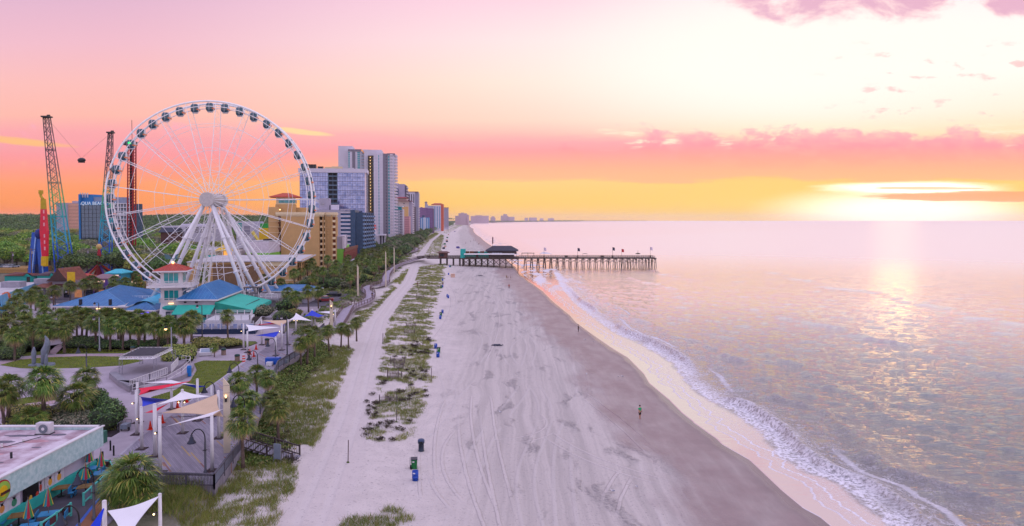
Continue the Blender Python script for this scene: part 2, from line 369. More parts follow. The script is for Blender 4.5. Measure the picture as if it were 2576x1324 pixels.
for q in ((16, 120, 130, 480, 140, 655, 470), (16, 660, 560, 1050, 760, 1600, 910), (16, 930, 250, 1300, 515, 1480, 680), (16, 240, 640, 560, 590, 665, 420), (10, 1450, 560, 1640, 640, 1545, 810), (16, 30, 300, 70, 800, 260, 1320), (16, 1530, 790, 1700, 1040, 1880, 1330), (16, 1130, 1160, 1200, 960, 1290, 830), (11, 1440, 470, 1330, 760, 1560, 1140), (11, 1370, 200, 1260, 740, 1290, 1050), (10, 1100, 820, 1240, 560, 1180, 330), (16, 380, 1320, 230, 700, 180, 300), (10, 1480, 300, 1700, 640, 1600, 1000)):
    ux, uy, rr_, xa, xb2, ya, yb2 = c3(*q); ex = px - ux; ey = py - uy; dd = ((ex*ex + ey*ey)**.5 - rr_ + wv_).abs(); k_ = sm((dd - .8).abs(), .26, .1)*sm(px, xa, xa + 2.)*sm(px, xb2, xb2 - 2.)*sm(py, ya, ya + 2.)*sm(py, yb2, yb2 - 2.); trk = k_ if trk is None else trk.max(k_)
c = mix(trk*.55, c, (.60, .53, .50))
rl = (sm((r1 - .9).abs(), .34, .1) + sm((r2 - .85).abs(), .3, .08)).min(1.)*sm(sd, -38., -32.)*sm(sd, -6., -12.)*sm(nz(P, .05, 2.), .40, .5)
c = mix(rl*.5, c, (.56, .50, .47))
damp = sm(sd + (nz(comb(px*.2, py*.08), 1., 4.) - .5)*15., -14., -8.)
c = mix(damp*sm(nz(comb(px*.3, py*.12), 1., 4.), .3, .65, .62, .95), c, mix(sm(n_mid, .2, .8), (.225, .155, .158), (.285, .20, .198)))
wet = sm(sd + (n_big - .5)*3., -3.2, -.3)
c = mix(wet*.75, c, (.16, .115, .12))
lane = sm(tk.abs() + (n_mid - .5)*1.4, 3.4, 2.2); rut = sm((tk.abs() - .95).abs(), .55, .2)*lane
c = mix(lane*.5, c, (.55, .475, .45)); c = mix(rut*.4, c, (.63, .56, .53))
foot = sm(n_grain + (n_fine - .5)*.5, .62, .70)*sm(sd, -3., -7.)
c = mix(foot*.55, c, (.24, .20, .20))  # shade inside footprints painted as dark specks
soil = mix(sm(nz(P, .3, 4.), .35, .65), (.09, .09, .05), (.17, .15, .10))
c = mix(sm(lnd + (n_mid - .5)*2., 1.5, -1.), c, soil)
X.T.links.new(c, b.inputs['Base Color']); b.inputs['Specular IOR Level'].default_value = .35
X.T.links.new((sm(wet, 0., 1., .8, .2).min(sm(damp, 0., 1., .85, .48))).o, b.inputs['Roughness'])
bp = X.T.nodes.new('ShaderNodeBump'); bp.inputs['Distance'].default_value = .26; bp.inputs['Strength'].default_value = .9
hgt = (n_fine*.55 + n_grain*.35)*sm(sd, -4., -13.)*sm(lane, 0., 1., 1., .5)*(blot*1.2 + sm(zone, 0., 1., 1., .35)) + rut*(-.25) + rl*.25 + trk*.45 + streak*.18*zone
X.T.links.new(hgt.o, bp.inputs['Height']); X.T.links.new(bp.outputs[0], b.inputs['Normal'])
tko = np.where((YY > TRY[0]) & (YY < TRY[-1]), XX - xt(YY), 99.)
ground = struct(npmesh('beach_ground', V, grid_faces(len(ys), len(os_)), m, {'sd': OO, 'inland': XX - xl(YY), 'track': tko}, smooth=True))
# ---- sea: thin swash over the sand, one breaking line, long swells and chop
ys2 = [18.]
while ys2[-1] < 12000: ys2.append(ys2[-1]*1.0052 + .02)
ys2 = np.array(ys2)
ow = np.concatenate([np.arange(-2.0, 16, .22), 16*1.018**np.arange(0, 395)]); ow = ow[ow < 11000]
YW, OW = np.meshgrid(ys2, ow, indexing='ij')
XW = OW + xs(np.minimum(YW, 12000)) ; near = np.exp(-np.hypot(XW, YW)/420.)
BW = XW - xb(YW)
wob = (fbm(XW*.05, YW*.05, 5, 3) - .5)
zw = .02 + np.zeros_like(XW)
seg = sst(fbm(YW*.045 + 3, OW*.0, 21, 2), .30, .62)*sst(YW, 420, 180)
zw += seg*1.0*np.exp(-((BW - 2.7 - wob*2)/np.where(BW < 2.7 + wob*2, .55, 1.5))**2)          # the breaker itself
zw += .12*np.exp(-((BW - .6)/.6)**2)*sst(YW, 420, 200)*(.4 + fbm(XW*.7, YW*.7, 6, 3))
for k, (off, amp, wd, yf) in enumerate([(11, .5, 1.8, 200), (22, .7, 2.4, 240), (36, .8, 3., 280), (52, .85, 3.4, 330), (74, .8, 4, 400), (105, .8, 5, 500), (150, .8, 6, 600)]):
    sg = sst(fbm(YW*.008 + k*7, OW*0, 30 + k, 2), .40, .62)
    zw += .55*amp*sg*np.exp(-((BW - off - wob*16)/np.where(BW < off + wob*16, wd*.35, wd*1.5))**2)*sst(YW, yf*1.6, yf*.8)
ch = sum(a*np.sin((XW*math.cos(t) + YW*math.sin(t))*kk + ph + 3*wob) for a, t, kk, ph in [(.05, -2.8, .9, 0), (.06, -2.35, .62, 1), (.05, -1.9, .75, 2), (.035, -2.6, 1.5, 3), (.03, -1.5, 1.25, 4), (.05, -2.5, .36, 5)])
zw += (ch + (fbm(XW*.55, YW*.8, 11, 3) - .5)*.35)*sst(BW, 1, 9)*near*1.15
m = bpy.data.materials.new('sea_water'); m.use_nodes = True; X.T = m.node_tree; b = X.T.nodes['Principled BSDF']
ge = X.T.nodes.new('ShaderNodeNewGeometry'); P = ge.outputs['Position']; px, py, pz = sep(P)
sd, bd = attr('sd'), attr('bd')
far = (px*px + py*py)**.5
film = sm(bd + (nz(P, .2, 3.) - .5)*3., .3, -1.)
c = mix(sm(bd, 0., 40.), (.16, .15, .15), (.05, .09, .10)); c = mix(sm(far, 110., 420.), c, (.30, .25, .26)); c = mix(film, c, (.30, .215, .20))  # far water lightened with distance to stand in for reflected sky
nf, nl = nz(P, 2.6, 6., .68), nz(P, .42, 4., .6)
lace = sm((nz(P, 1.1, 5., .6, .8) - .5).abs(), .07, .0)
cr = sm(bd + (nl - .5)*2.2, -.5, .3)*sm(bd + (nl - .5)*6., 4.4, 1.2)*sm(nz(comb(px*.12, py*.06), 1., 3.), .30, .5, .35, 1.)                  # breaker foam band
ba = sm(bd + (nl - .5)*10., 15., 3.5)*sm(bd, 1., 4.)                                   # streaks left behind it
edge_n = sd + (nz(comb(py*.16, 0.), 1., 3.) - .5)*6.5
ed = sm((edge_n - 1.7).abs(), .24, .05) + sm((edge_n - 3.2 + (nz(comb(py*.22, 5.), 1., 2.) - .5)*2.).abs(), .2, .04)
sw = sm(edge_n, 1.6, 2.4)*sm(bd, .5, -.5)
def line(o_, k, th): return sm((bd - o_ + (nz(comb(py*.035, k), 1., 3.) - .5)*9.).abs() + (nf - .5)*1., .7, .1)*sm(nz(comb(py*.03, px*.02, k), 1., 2.), th, th + .12)*sm(bd, 2., 5.)
foam = (line(6., 2., .46)*.7 + line(10.5, 7., .52)*.55 + cr*sm(nf, .34, .56) + ba*lace*.95*sm(nl, .40, .58) + ed*.8*sm(nf, .3, .5) + sw*.42*sm(nf, .36, .62)).min(1.)*sm(py, 430., 260.)
dist_foam = sm(sd + (nz(P, .05, 3.) - .5)*34., 30., 6.)*sm(py, 200., 330.)*sm(nz(comb(px*.2, py*.05), 1., 4.), .42, .62)
cap = sm(pz, .40, .62)*sm(nf, .42, .6)*sm(bd, 6., 12.)
foam = (foam + dist_foam*.8*sm(sd, 0., 2.) + cap*.9*sm(nz(comb(py*.03, px*.03), 1., 2.), .55, .62)).min(1.)
c = mix(foam, c, mix(sm(nf, .4, .75), (.74, .70, .74), (.90, .86, .87)))
X.T.links.new(c, b.inputs['Base Color']); X.T.links.new((sm(foam, 0., 1., .045, .7).max(sm(far, 90., 600., 0., .3))).o, b.inputs['Roughness'])
b.inputs['IOR'].default_value = 1.42; X.T.links.new(sm(foam, 0., .8, .62, .1).o, b.inputs['Specular IOR Level'])
rp = nz(comb(px*.34 + py*.1, py*1.1), 1.1, 5., .62) + nz(comb(px*.2 + py*.12, py*.8, 3.), .34, 4., .55)*1.5 + nz(comb(px*.4, py, 8.), 3.6, 2., .5)*.25
bp = X.T.nodes.new('ShaderNodeBump'); bp.inputs['Distance'].default_value = .8
X.T.links.new((sm(bd, -1., 6., .05, 1.)*sm(far, 55., 300., .62, .3)).o, bp.inputs['Strength'])
X.T.links.new((rp + foam*nf*.9).o, bp.inputs['Height']); X.T.links.new(bp.outputs[0], b.inputs['Normal'])
gl_ = X.T.nodes.new('ShaderNodeBsdfGlossy'); gl_.inputs['Color'].default_value = (1, .91, .92, 1); X.T.links.new(b.inputs['Roughness'].links[0].from_socket, gl_.inputs['Roughness']); X.T.links.new(bp.outputs[0], gl_.inputs['Normal'])
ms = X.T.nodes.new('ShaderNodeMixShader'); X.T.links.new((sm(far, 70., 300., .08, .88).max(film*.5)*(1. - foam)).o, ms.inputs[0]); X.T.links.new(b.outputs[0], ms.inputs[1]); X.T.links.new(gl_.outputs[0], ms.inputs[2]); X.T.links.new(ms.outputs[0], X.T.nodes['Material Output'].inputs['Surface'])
zw = np.where(OW < 1, np.maximum(zw*0 + .02, ground_z(XW, YW) + .012)*1.0, zw)
zw = np.where((OW >= -.6) & (OW < 3), np.maximum(zw, ground_z(XW, YW) + .012), zw); zw = np.where(OW < -.6, -.25, zw)
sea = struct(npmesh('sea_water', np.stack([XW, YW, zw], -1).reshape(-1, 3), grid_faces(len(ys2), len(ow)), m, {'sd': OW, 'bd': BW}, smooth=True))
# ------------------------------------------------------------------ common paints
WHITE = pm('white_steel', '#efedee', .4, .05); PLAS = pm('white_paint', '#d6d2d4', .55, .07); DARK = pm('dark_steel', '#26262b', .45)
GLASS = pm('dark_glass', '#10202c', .06, .25, 2., spec=.9); TEAL_GL = pm('teal_glass', '#0f8f92', .08, .25, .7, spec=.8)
GREYC = pm('grey_concrete', '#8d8a90', .8, .15, .8, .3); BLUE = pm('blue_paint', '#1553b0', .4, .1); RED = pm('red_paint', '#c4162a', .4, .1)
YEL = pm('yellow_paint', '#d8b012', .4, .1); TEAL = pm('teal_paint', '#17a79c', .5, .1); LAMPW = pm('lamp_glow', '#ffc98a', .5, 0, emit=2.6)
WOOD = pm('weathered_wood', '#6a5c5c', .85, .25, 2., .4); WOODD = pm('dark_wood', '#433838', .85, .25, 2., .4); BLACK = pm('black_metal', '#121317', .4)
def lattice(mb, a0, a1, b0, b1, n, rc, rl):       # two chords with zigzag lacing
    a0, a1, b0, b1 = map(Vector, (a0, a1, b0, b1)); mb.tube([a0, a1], rc, 6); mb.tube([b0, b1], rc, 6)
    for i in range(n):
        p, q = a0.lerp(a1, i/n), b0.lerp(b1, (i + 1)/n)
        if i % 2: p, q = b0.lerp(b1, i/n), a0.lerp(a1, (i + 1)/n)
        mb.tube([p, q], rl, 4, False)
# ------------------------------------------------------------------ the observation wheel
WA = R(8); WC = at(0, 530, 503, 176.); RR = 247*176/F
zc = WC.z - 6.0                                     # hub height above the wheel's loading deck
wheel = thing('observation_wheel', 'huge white observation wheel with glazed cabins on tubular legs above the boardwalk', 'ferris wheel', (WC.x - 2.3*math.sin(WA), WC.y + 2.3*math.cos(WA), 6.0), WA)
def rp(r_, th, y): return (r_*math.sin(th), y, zc + r_*math.cos(th))
for y in (-2.3, 2.3):
    mb = MB(); mb.tube([rp(RR, 2*math.pi*i/126, y) for i in range(126)], .24, 8, closed=True)
    mb.tube([rp(RR - 1.25, 2*math.pi*i/126, y*.86) for i in range(126)], .1, 6, closed=True)
    mb.build('rim', WHITE, wheel, True)
for i in range(21):
    t = R(3.6) + 2*math.pi*i/21; mb = MB()
    lattice(mb, rp(1.6, t, -4.4), rp(RR, t, -2.3), rp(1.6, t, 4.4), rp(RR, t, 2.3), 22, .08, .03)
    mb.build('spoke', WHITE, wheel)
for rr in (.17, .30, .53, .775):
    for y in (-1, 1):
        yy = y*(4.4 - 2.1*rr); mb = MB()
        for i in range(21):
            t = R(3.6) + 2*math.pi*i/21; mb.tube([rp(RR*rr, t, yy), rp(RR*rr, t + 2*math.pi/21, yy)], .045, 4, False)
        mb.build('tie_ring', WHITE, wheel)
hub = MB().tube([(0, -5.8, zc), (0, -5.1, zc)], 1.8, 36)
hub.tube([(0, -5.1, zc), (0, -4.2, zc), (0, 4.2, zc), (0, 5.4, zc)], [1.1, 1.7, 1.7, 1.1], 24)
hb = hub.build('hub', pm('hub_steel', '#b9b3b0', .45, .12, 3.), wheel)
MB().tube([(0, 5.4, zc), (0, 7.2, zc)], 1.85, 36).build('hub_disc', pm('hub_steel', '#b9b3b0'), wheel)

def wl(p):                                          # world -> wheel-local
    d = Vector(p) - wheel.location; return Vector((d.x*math.cos(WA) + d.y*math.sin(WA), -d.x*math.sin(WA) + d.y*math.cos(WA), d.z))
LEG = pm('leg_tube', '#e6e4e8', .35, .05)
for sx, feet in ((-1, (12.9, 11.0, 9.6, 7.8)), (1, (9.6, 12.0, 13.2, 14.9))):
    for fx, fy, hy in zip(feet, (-7.5, -3.9, 3.9, 7.5), (-5.0, -4.6, 4.9, 5.3)):
        a, b = Vector((sx*.9, hy, zc - 1.2)), Vector((sx*fx, fy, 0.)); mb = MB()
        mb.tube([a, a.lerp(b, .5), b], [.36, .46, .46], 14)
        for k in (.36, .72): q = a.lerp(b, k); mb.tube([q - (b - a).normalized()*.12, q + (b - a).normalized()*.12], .72, 14)
        mb.tube([b, b + Vector((0, 0, -.25))], 1., 12)
        mb.build('leg', LEG, wheel, True)
for sx, fx, y in ((-1, 4.4, 5.6), (1, 6.2, 5.2)):
    mb = MB(); a = Vector((sx*1.0, y, zc - 2)); b = Vector((sx*fx, y + .5, -1.))
    for dy in (-.55, .55): lattice(mb, a + Vector((-.55, dy, 0)), b + Vector((-.75, dy, 0)), a + Vector((.55, dy, 0)), b + Vector((.75, dy, 0)), 15, .12, .07)
    mb.build('lattice_mast', WHITE, wheel)
mb = MB()
for z in (7.0, 12.5):
    k = 1 - z/zc
    y = 5.4; mb = MB(); mb.tube([(-9.6*k, 3.9, z + .8), (-4.4*k - 1, y, z), (6.2*k + 1, y, z), (13.2*k, 3.9, z + .8)], .11, 6); mb.build('brace', WHITE, wheel)
mb = MB().box((0, 0, -.3), (36, 17, .5)).box((0, 0, -1.7), (34, 15, 2.4))
mb.build('loading_deck', GREYC, wheel)
for x0, x1 in ((-17.5, -6), (6, 17.5)):
    for y in (-8.2, 8.2):
        mb = MB()
        for z in (.45, .8, 1.1): mb.tube([(x0, y, z), (x1, y, z)], .035, 4)
        for i in range(9): x = x0 + (x1 - x0)*i/8; mb.tube([(x, y, -.1), (x, y, 1.1)], .045, 4)
        mb.build('railing', WHITE, wheel)
mb = MB()
for x in (9.2, 12.4): mb.tube([(x, -7, -.1), (x, -7, 2.6)], .09, 6); mb.tube([(x, -5, -.1), (x, -5, 2.6)], .09, 6)
mb.box((10.8, -6, 2.65), (4.4, 3, .12)).box((10.8, -6.2, .55), (2.6, .5, 1.1)); mb.build('boarding_booth', DARK, wheel)
# cabins: a glazed barrel between white side shells
def cab_mesh(part):
    mb = MB(); n, mseg = 20, 12; prof = []
    for i in range(mseg + 1):
        u = -1 + 2*i/mseg; prof.append((u*1.06, (1 - abs(u)**3.2)**(1/2.6)))
    vs = []
    for x, r_ in prof:
        for k in range(n):
            t = 2*math.pi*(k + .5)/n; ct, st = math.cos(t), math.sin(t); q = (abs(ct)**3 + abs(st)**3)**(-1/3)
            vs.append((x, r_*ct*q*.98, r_*st*q*1.16))
    fs = {'shell': [], 'glass': []}
    for i in range(mseg):
        for k in range(n):
            t = 2*math.pi*(k + 1)/n; up = math.sin(t); xm = abs((prof[i][0] + prof[i+1][0])/2)
            gl = abs(up) < .92 and xm < .8
            fs['glass' if gl else 'shell'].append((i*n + k, (i+1)*n + k, (i+1)*n + (k+1) % n, i*n + (k+1) % n))
    mb.add(vs, fs[part]); return mb
shell = cab_mesh('shell'); shell.box((0, 0, -1.2), (1.2, .9, .18)).tube([(0, -1.9, .95), (0, 1.9, .95)], .11, 8); shell.box((0, -1.02, 0), (.1, .06, 1.9)).box((0, 1.02, 0), (.1, .06, 1.9))
sh0 = glass0 = pan0 = None; ORA = pm('orange_reflection', '#e07b4f', .4, .1)
for i in range(42):
    t = R(-1.2) + 2*math.pi*i/42; p = rp(RR - .3, t, 0); loc = (p[0], 0, p[2] - .95)
    if i == 0:
        sh0 = shell.build('cabin', pm('cabin_shell', '#d5d2d8', .3, .05), wheel, True, loc); glass0 = cab_mesh('glass').build('glazing', pm('cabin_glass', '#1b4c5c', .08, .3, 2., spec=.9), sh0, True)
        mb = MB()
        mb.box((.86, 0, -.35), (.36, 1.86, .34))
        pan0 = mb.build('lit_side_panel', ORA, sh0)  # orange dawn reflection painted as a panel, on the lit side only
    else:
        a = sh0.copy(); COL.objects.link(a); a.location = loc
        for q in (glass0, pan0): e = q.copy(); COL.objects.link(e); e.parent = a
        if i == 36: a['label'] = 'cabin lit green inside'; MB().box((0, 0, .2), (.7, .3, .5)).build('green_lamp', pm('green_glow', '#19e06a', .5, 0, emit=1.2), a, loc=(0, -.95, 0))
# ------------------------------------------------------------------ slingshot towers, ball, drop tower, spinning arm
m = bpy.data.materials.new('rainbow_paint'); m.use_nodes = True; X.T = m.node_tree; b = X.T.nodes['Principled BSDF']
ge = X.T.nodes.new('ShaderNodeTexCoord'); hz = sep(ge.outputs['Object'])[2]
X.T.links.new(ramp(hz/72., [(.0, lin('#0b3fae')), (.17, lin('#1160c0')), (.19, lin('#2f9fd0')), (.32, lin('#12a4b0')), (.40, lin('#16a37e')), (.46, lin('#4ab86a')), (.52, lin('#7f8a70')), (.62, lin('#63505a')), (1, lin('#2b2028'))]), b.inputs['Base Color'])
b.inputs['Roughness'].default_value = .45; RAIN = m
def sling(label, k, fl, fr, tl, tr, Y):
    a, b_, c_, d = at(k, *fl, Y), at(k, *fr, Y), at(k, *tl, Y), at(k, *tr, Y); zt = c_.z - 3
    base = (a + b_)/2; base.z = 3; r_ = thing('slingshot_tower', label, 'ride tower', base); mb = MB(); wb, wt = (b_ - a).x, (d - c_).x
    la = Vector((a.x - base.x, 0, 0)); lb = Vector((b_.x - base.x, 0, 0)); lc = Vector((c_.x - base.x, 0, zt)); ld = Vector((d.x - base.x, 0, zt))
    D0, D1 = Vector((0, wb*.4, 0)), Vector((0, wt*.6, 0)); N = 9
    ed = [(la, lc), (lb, ld), (lb + D0, ld + D1), (la + D0, lc + D1)]
    for p, q in ed: mb.tube([p, q], [.30, .15], 6)
    for i in range(N):
        u0, u1 = (i/N)**.92, ((i + 1)/N)**.92
        for j in (0, 2) if i < 8 else range(4):
            (p0, p1), (q0, q1) = ed[j], ed[(j + 1) % 4]; A, B, Cc, Dd = p0.lerp(p1, u0), q0.lerp(q1, u0), p0.lerp(p1, u1), q0.lerp(q1, u1)
            M_, M2 = A.lerp(Cc, .5), B.lerp(Dd, .5)
            for p, q in ((A, M2), (B, M_), (M_, Dd), (M2, Cc)): mb.tube([p, q], .15 if j == 0 else .07, 4, False)
            if i in (2, 4, 6, 8): mb.tube([Cc, Dd], .2, 4, False)
    mb.build('mast', RAIN, r_)
    mb = MB(); T0 = (lc + ld)/2 + D1*.5; mb.box(T0 + Vector((0, 0, .35)), (wt + .9, wt + .6, .6)).box(T0 + Vector((.8, 0, .9)), (1.2, .5, .7)); mb.build('pulley_head', DARK, r_)
    mb = MB(); cb = (la + lb + D0)/2
    for dx in (-.5, .5): mb.tube([cb + Vector((dx, 0, 0)), T0 + Vector((dx*.6, 0, 0))], .07, 4)
    mb.build('guide_cable', pm('grey_cable', '#8a8a80'), r_)
    return base + T0
ta = sling('taller left slingshot tower of lattice steel, blue below fading to dark at top', 1, (343, 1125), (442, 1140), (266, 178), (300, 178), 292.)
tb = sling('shorter right slingshot ride tower beside the wheel, rainbow painted lattice', 1, (600, 1105), (676, 1105), (670, 276), (694, 276), 306.)
bp_ = at(1, 506, 443, 295.)
r_ = thing('slingshot_ball', 'small black open ride capsule hanging on two thin cables between the slingshot towers', 'ride capsule', bp_)
mb = MB().blob((0, 0, 0), (1.7, 1.1, 1.0), 3, .1, 8).box((0, 0, -.9), (2.2, 1.3, .4)); mb.build('capsule', DARK, r_)
for q in (ta, tb): MB().tube([(0, 0, .8), q - bp_], .045, 4).build('cable', pm('thin_cable', '#a06a6a'), r_)
p = at(1, 815, 1060, 330.); p.z = 3; tz = at(1, 800, 350, 330.).z - 3
r_ = thing('drop_tower', 'tall narrow dark red drop tower behind the left side of the wheel', 'drop tower', p)
mb = MB(); dxx = at(1, 800, 380, 330.).x - p.x + .6
for sx in (-1, 1):
    for sy in (-1, 1): mb.tube([(sx*1.3, sy*1.3, 0), (sx*1.2 + dxx + .9, sy*1.3, tz)], .3, 6)
for i in range(40):
    u = i/40; q = Vector((dxx*u + .9*u, 0, tz*u)); mb.beam(q + Vector((-1.3, -1.3, 0)), q + Vector((1.3, -1.3, tz/40)), .2).beam(q + Vector((1.3, -1.3, 0)), q + Vector((1.3, 1.3, tz/40)), .2)
mb.build('red_frame', pm('deep_red', '#9c1620', .5, .1), r_)
MB().beam((0, 0, 0), (dxx + .9, 0, tz), 1.4, 1.4).build('inner_column', pm('maroon', '#3a1420', .6), r_)
mb = MB().box((dxx, 0, tz + .8), (5, 4, 1.8)); mb.tube([(dxx + 1, 0, tz + 1.9), (dxx + 1, 0, tz + 12)], .12, 5); mb.build('crown_block', DARK, r_)
# spinning arm on blue A-frames
Y = 262.; p = g(1, 247, 1185); p = at(1, 247, 1185, Y); p.z = 3; q = lambda k, x, y: at(k, x, y, Y) - p
r_ = thing('spinning_arm_ride', 'spinning arm thrill ride, long red and yellow arm on blue slanted supports', 'thrill ride', p)
L_ = lambda v, dy: Vector((v.x, dy, v.z))
top = q(20, 860, 950); ft = q(1, 210, 1183); ft2 = q(1, 283, 1183); top2 = q(20, 960, 950)
for a, b_ in ((ft, top), (ft2, top2)): MB().beam(L_(a, -1), L_(b_, 0), 2.5, 2.).build('support', BLUE, r_)
for a, b_ in ((ft, top), (ft2, top2)):
    mb = MB(); mb.beam(L_(a, -2.3) + Vector((.7, 0, 0)), L_(b_, -1.3) + Vector((.6, 0, 0)), .35); mb.build('light_strip', pm('pale_blue', '#8fb4e6', .5), r_)
MB().beam(L_(q(20, 905, 1324), 2), L_(q(20, 905, 1120), 2), 2.4).beam(L_(q(1, 238, 1180), 3), L_(q(20, 905, 1324), 2), 2.4).build('rear_support', pm('red_pink', '#c22f3a', .5), r_)
MB().tube([L_(q(20, 900, 930), 0), L_(q(20, 1120, 960), 0)], 1., 10).blob(L_(q(20, 945, 975), -1), (1.3, 1.4, 1.9), 2, .05).build('pivot_drum', pm('navy_blue', '#15307c', .5), r_)
mb = MB(); at_, ab = L_(q(20, 1092, 170), -2), L_(q(1, 303, 1075), -2)
ps = [at_.lerp(ab, u) for u in (0, .16, .165, .45, .5, .62, .9, .905, 1)]
wd = (1.0, 1.3, 1.4, 2.2, 2.5, 2.3, 1.6, 1.5, 1.2)
def armseg(i0, i1):
    mb = MB()
    for i in range(i0, i1):
        a, b_, wa, wb = ps[i], ps[i+1], wd[i]/2, wd[i+1]/2; d = .8
        mb.add([(a.x-wa, a.y-d, a.z), (a.x+wa, a.y-d, a.z), (a.x+wa, a.y+d, a.z), (a.x-wa, a.y+d, a.z), (b_.x-wb, b_.y-d, b_.z), (b_.x+wb, b_.y-d, b_.z), (b_.x+wb, b_.y+d, b_.z), (b_.x-wb, b_.y+d, b_.z)],
               [(0, 1, 2, 3), (7, 6, 5, 4), (0, 4, 5, 1), (1, 5, 6, 2), (2, 6, 7, 3), (3, 7, 4, 0)])
    return mb
armseg(1, 7).build('arm', pm('hot_red', '#d9143c', .35, .1), r_); armseg(0, 1).build('arm_tip', pm('mustard', '#b69a14', .4), r_); armseg(7, 8).build('arm_band', YEL, r_)
MB().beam(ps[7] + Vector((0, 0, .01)), L_(q(1, 303, 1100), -2), 1.3, 1.3).beam(L_(q(1, 303, 1040), -2.9), L_(q(1, 303, 1095), -2.9), 1.9, .3).build('seat_row', YEL, r_)
mb = MB()
for u in (.2, .3, .4, .58, .68, .78): c_ = at_.lerp(ab, u); mb.box((c_.x + .55, c_.y - .83, c_.z), (.5, .1, 1.3))
mb.build('arm_slots', pm('pale_pink', '#e8a0a8', .5), r_)
mb = MB(); mb.tube([at_, L_(q(20, 1065, 145), -2), L_(q(20, 1035, 100), -2), L_(q(20, 1030, 20), -2)], .45, 6).box(L_(q(20, 1036, 12), -2), (1.1, 1.1, 1.4)); mb.build('arm_hook', pm('mustard', '#b69a14'), r_)
mb = MB()
a, b_ = L_(q(1, 262, 1090), -3.2), L_(q(1, 268, 1165), -3.2)
for i in range(12): c_ = a.lerp(b_, i/11); mb.box(c_, (1.7, .15, .22))
mb.build('ladder', BLACK, r_)
# small purple and red spider-leg ride under the right tower
p = g(4, 1235, 775); r_ = thing('spider_leg_ride', 'small purple and red carnival ride with splayed legs under the right slingshot tower', 'carnival ride', p)
for i in range(6):
    t = i*math.pi/3 + .3; MB().beam((math.cos(t)*6., math.sin(t)*6., .3), (0, 0, 5), .6).build('leg', (pm('orange_red', '#d23c22', .5), pm('purple', '#5a2a8a', .5))[i % 2], r_)
mb = MB().tube([(0, 0, 0), (0, 0, 5), (0, 0, 9), (0, 0, 11)], [1.2, .9, .7, .4], 10); mb.build('column', pm('crimson', '#a5142c', .5), r_)
MB().blob((0, 0, 11.8), (1.1, .9, 1.2), 1, .1, 7).build('topper', pm('straw', '#c9a86a', .6), r_)
# ------------------------------------------------------------------ hotels
def uniform(v, a=.0): return v
WIN = pm('window_glass', '#3b5668', .1, .3, .6, spec=.8); WIND = pm('window_dark', '#1c2230', .12, .3, .6, spec=.8); WINT = pm('window_teal', '#2f8f9c', .1, .3, .5, spec=.8)
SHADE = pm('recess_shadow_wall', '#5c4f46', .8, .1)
def place_parts(root, proto, locs, rz=0., cap=96, stuff=None):
    """first use of proto moves it, the rest are copies; past the cap the rest become one 'stuff' mesh"""
    out_ = []
    for i, l in enumerate(locs):
        if i < cap:
            o = proto if i == 0 else proto.copy()
            if i: COL.objects.link(o)
            o.parent = root; o.location = l; o.rotation_euler.z = rz; out_.append(o)
    if len(locs) > cap:
        mb = MB(); vs = [v.co.copy() for v in proto.data.vertices]; fs = [tuple(p.vertices) for p in proto.data.polygons]; cs, sn = math.cos(rz), math.sin(rz)
        for l in locs[cap:]: mb.add([(v.x*cs - v.y*sn + l[0], v.x*sn + v.y*cs + l[1], v.z + l[2]) for v in vs], fs)
        o = mb.build(proto.name.split('.')[0], proto.data.materials[0], root); o['kind'] = 'stuff'
    return out_
class Bld:                           # local frame: x to the right along the seaward-crossing front, y away from the viewer, origin at the front left foot
    def __init__(s, name, label, cat, x0, x1, Y, group=None, rz=0.):
        s.x0, s.w, s.Y, s.a = x0, x1 - x0, Y, R(rz); s.r = thing(name, label, cat, (x0, Y, 3.0), R(rz), group)
    def lx(s, k, v): t = PX(k, v, 1000.)/1000.; return (t*s.Y - s.x0)/(math.cos(s.a) - t*math.sin(s.a))
    def body(s, m, x0, x1, y0, y1, z0, z1, name='wall', bm=0): return MB().box(((x0+x1)/2, (y0+y1)/2, (z0+z1)/2), (x1-x0, y1-y0, z1-z0)).build(name, m, s.r)
    def grid(s, face, name, m, u0, u1, z0, z1, nu, nv, fw, fh, at_=0., t=.12, cap=96, mb=None):
        """nu x nv panels on a face ('s' front y=at_, 'e' right side x=at_)"""
        du, dv = (u1-u0)/nu, (z1-z0)/nv; d = (du*fw, t, dv*fh) if face == 's' else (t, du*fw, dv*fh)
        pr = (mb or MB().box((0, 0, 0), d)).build(name, m, s.r)
        ls = [((u0 + du*(i+.5), at_ - t/2 + .03, z0 + dv*(j+.5)) if face == 's' else (at_ + t/2 - .03, u0 + du*(i+.5), z0 + dv*(j+.5))) for j in range(nv - 1, -1, -1) for i in range(nu)]
        return place_parts(s.r, pr, ls, 0, cap)
def PX(k, x, Y): return at(k, x, 500, Y).x
def PZ(k, y, Y): return at(k, 500, y, Y).z - 3.0
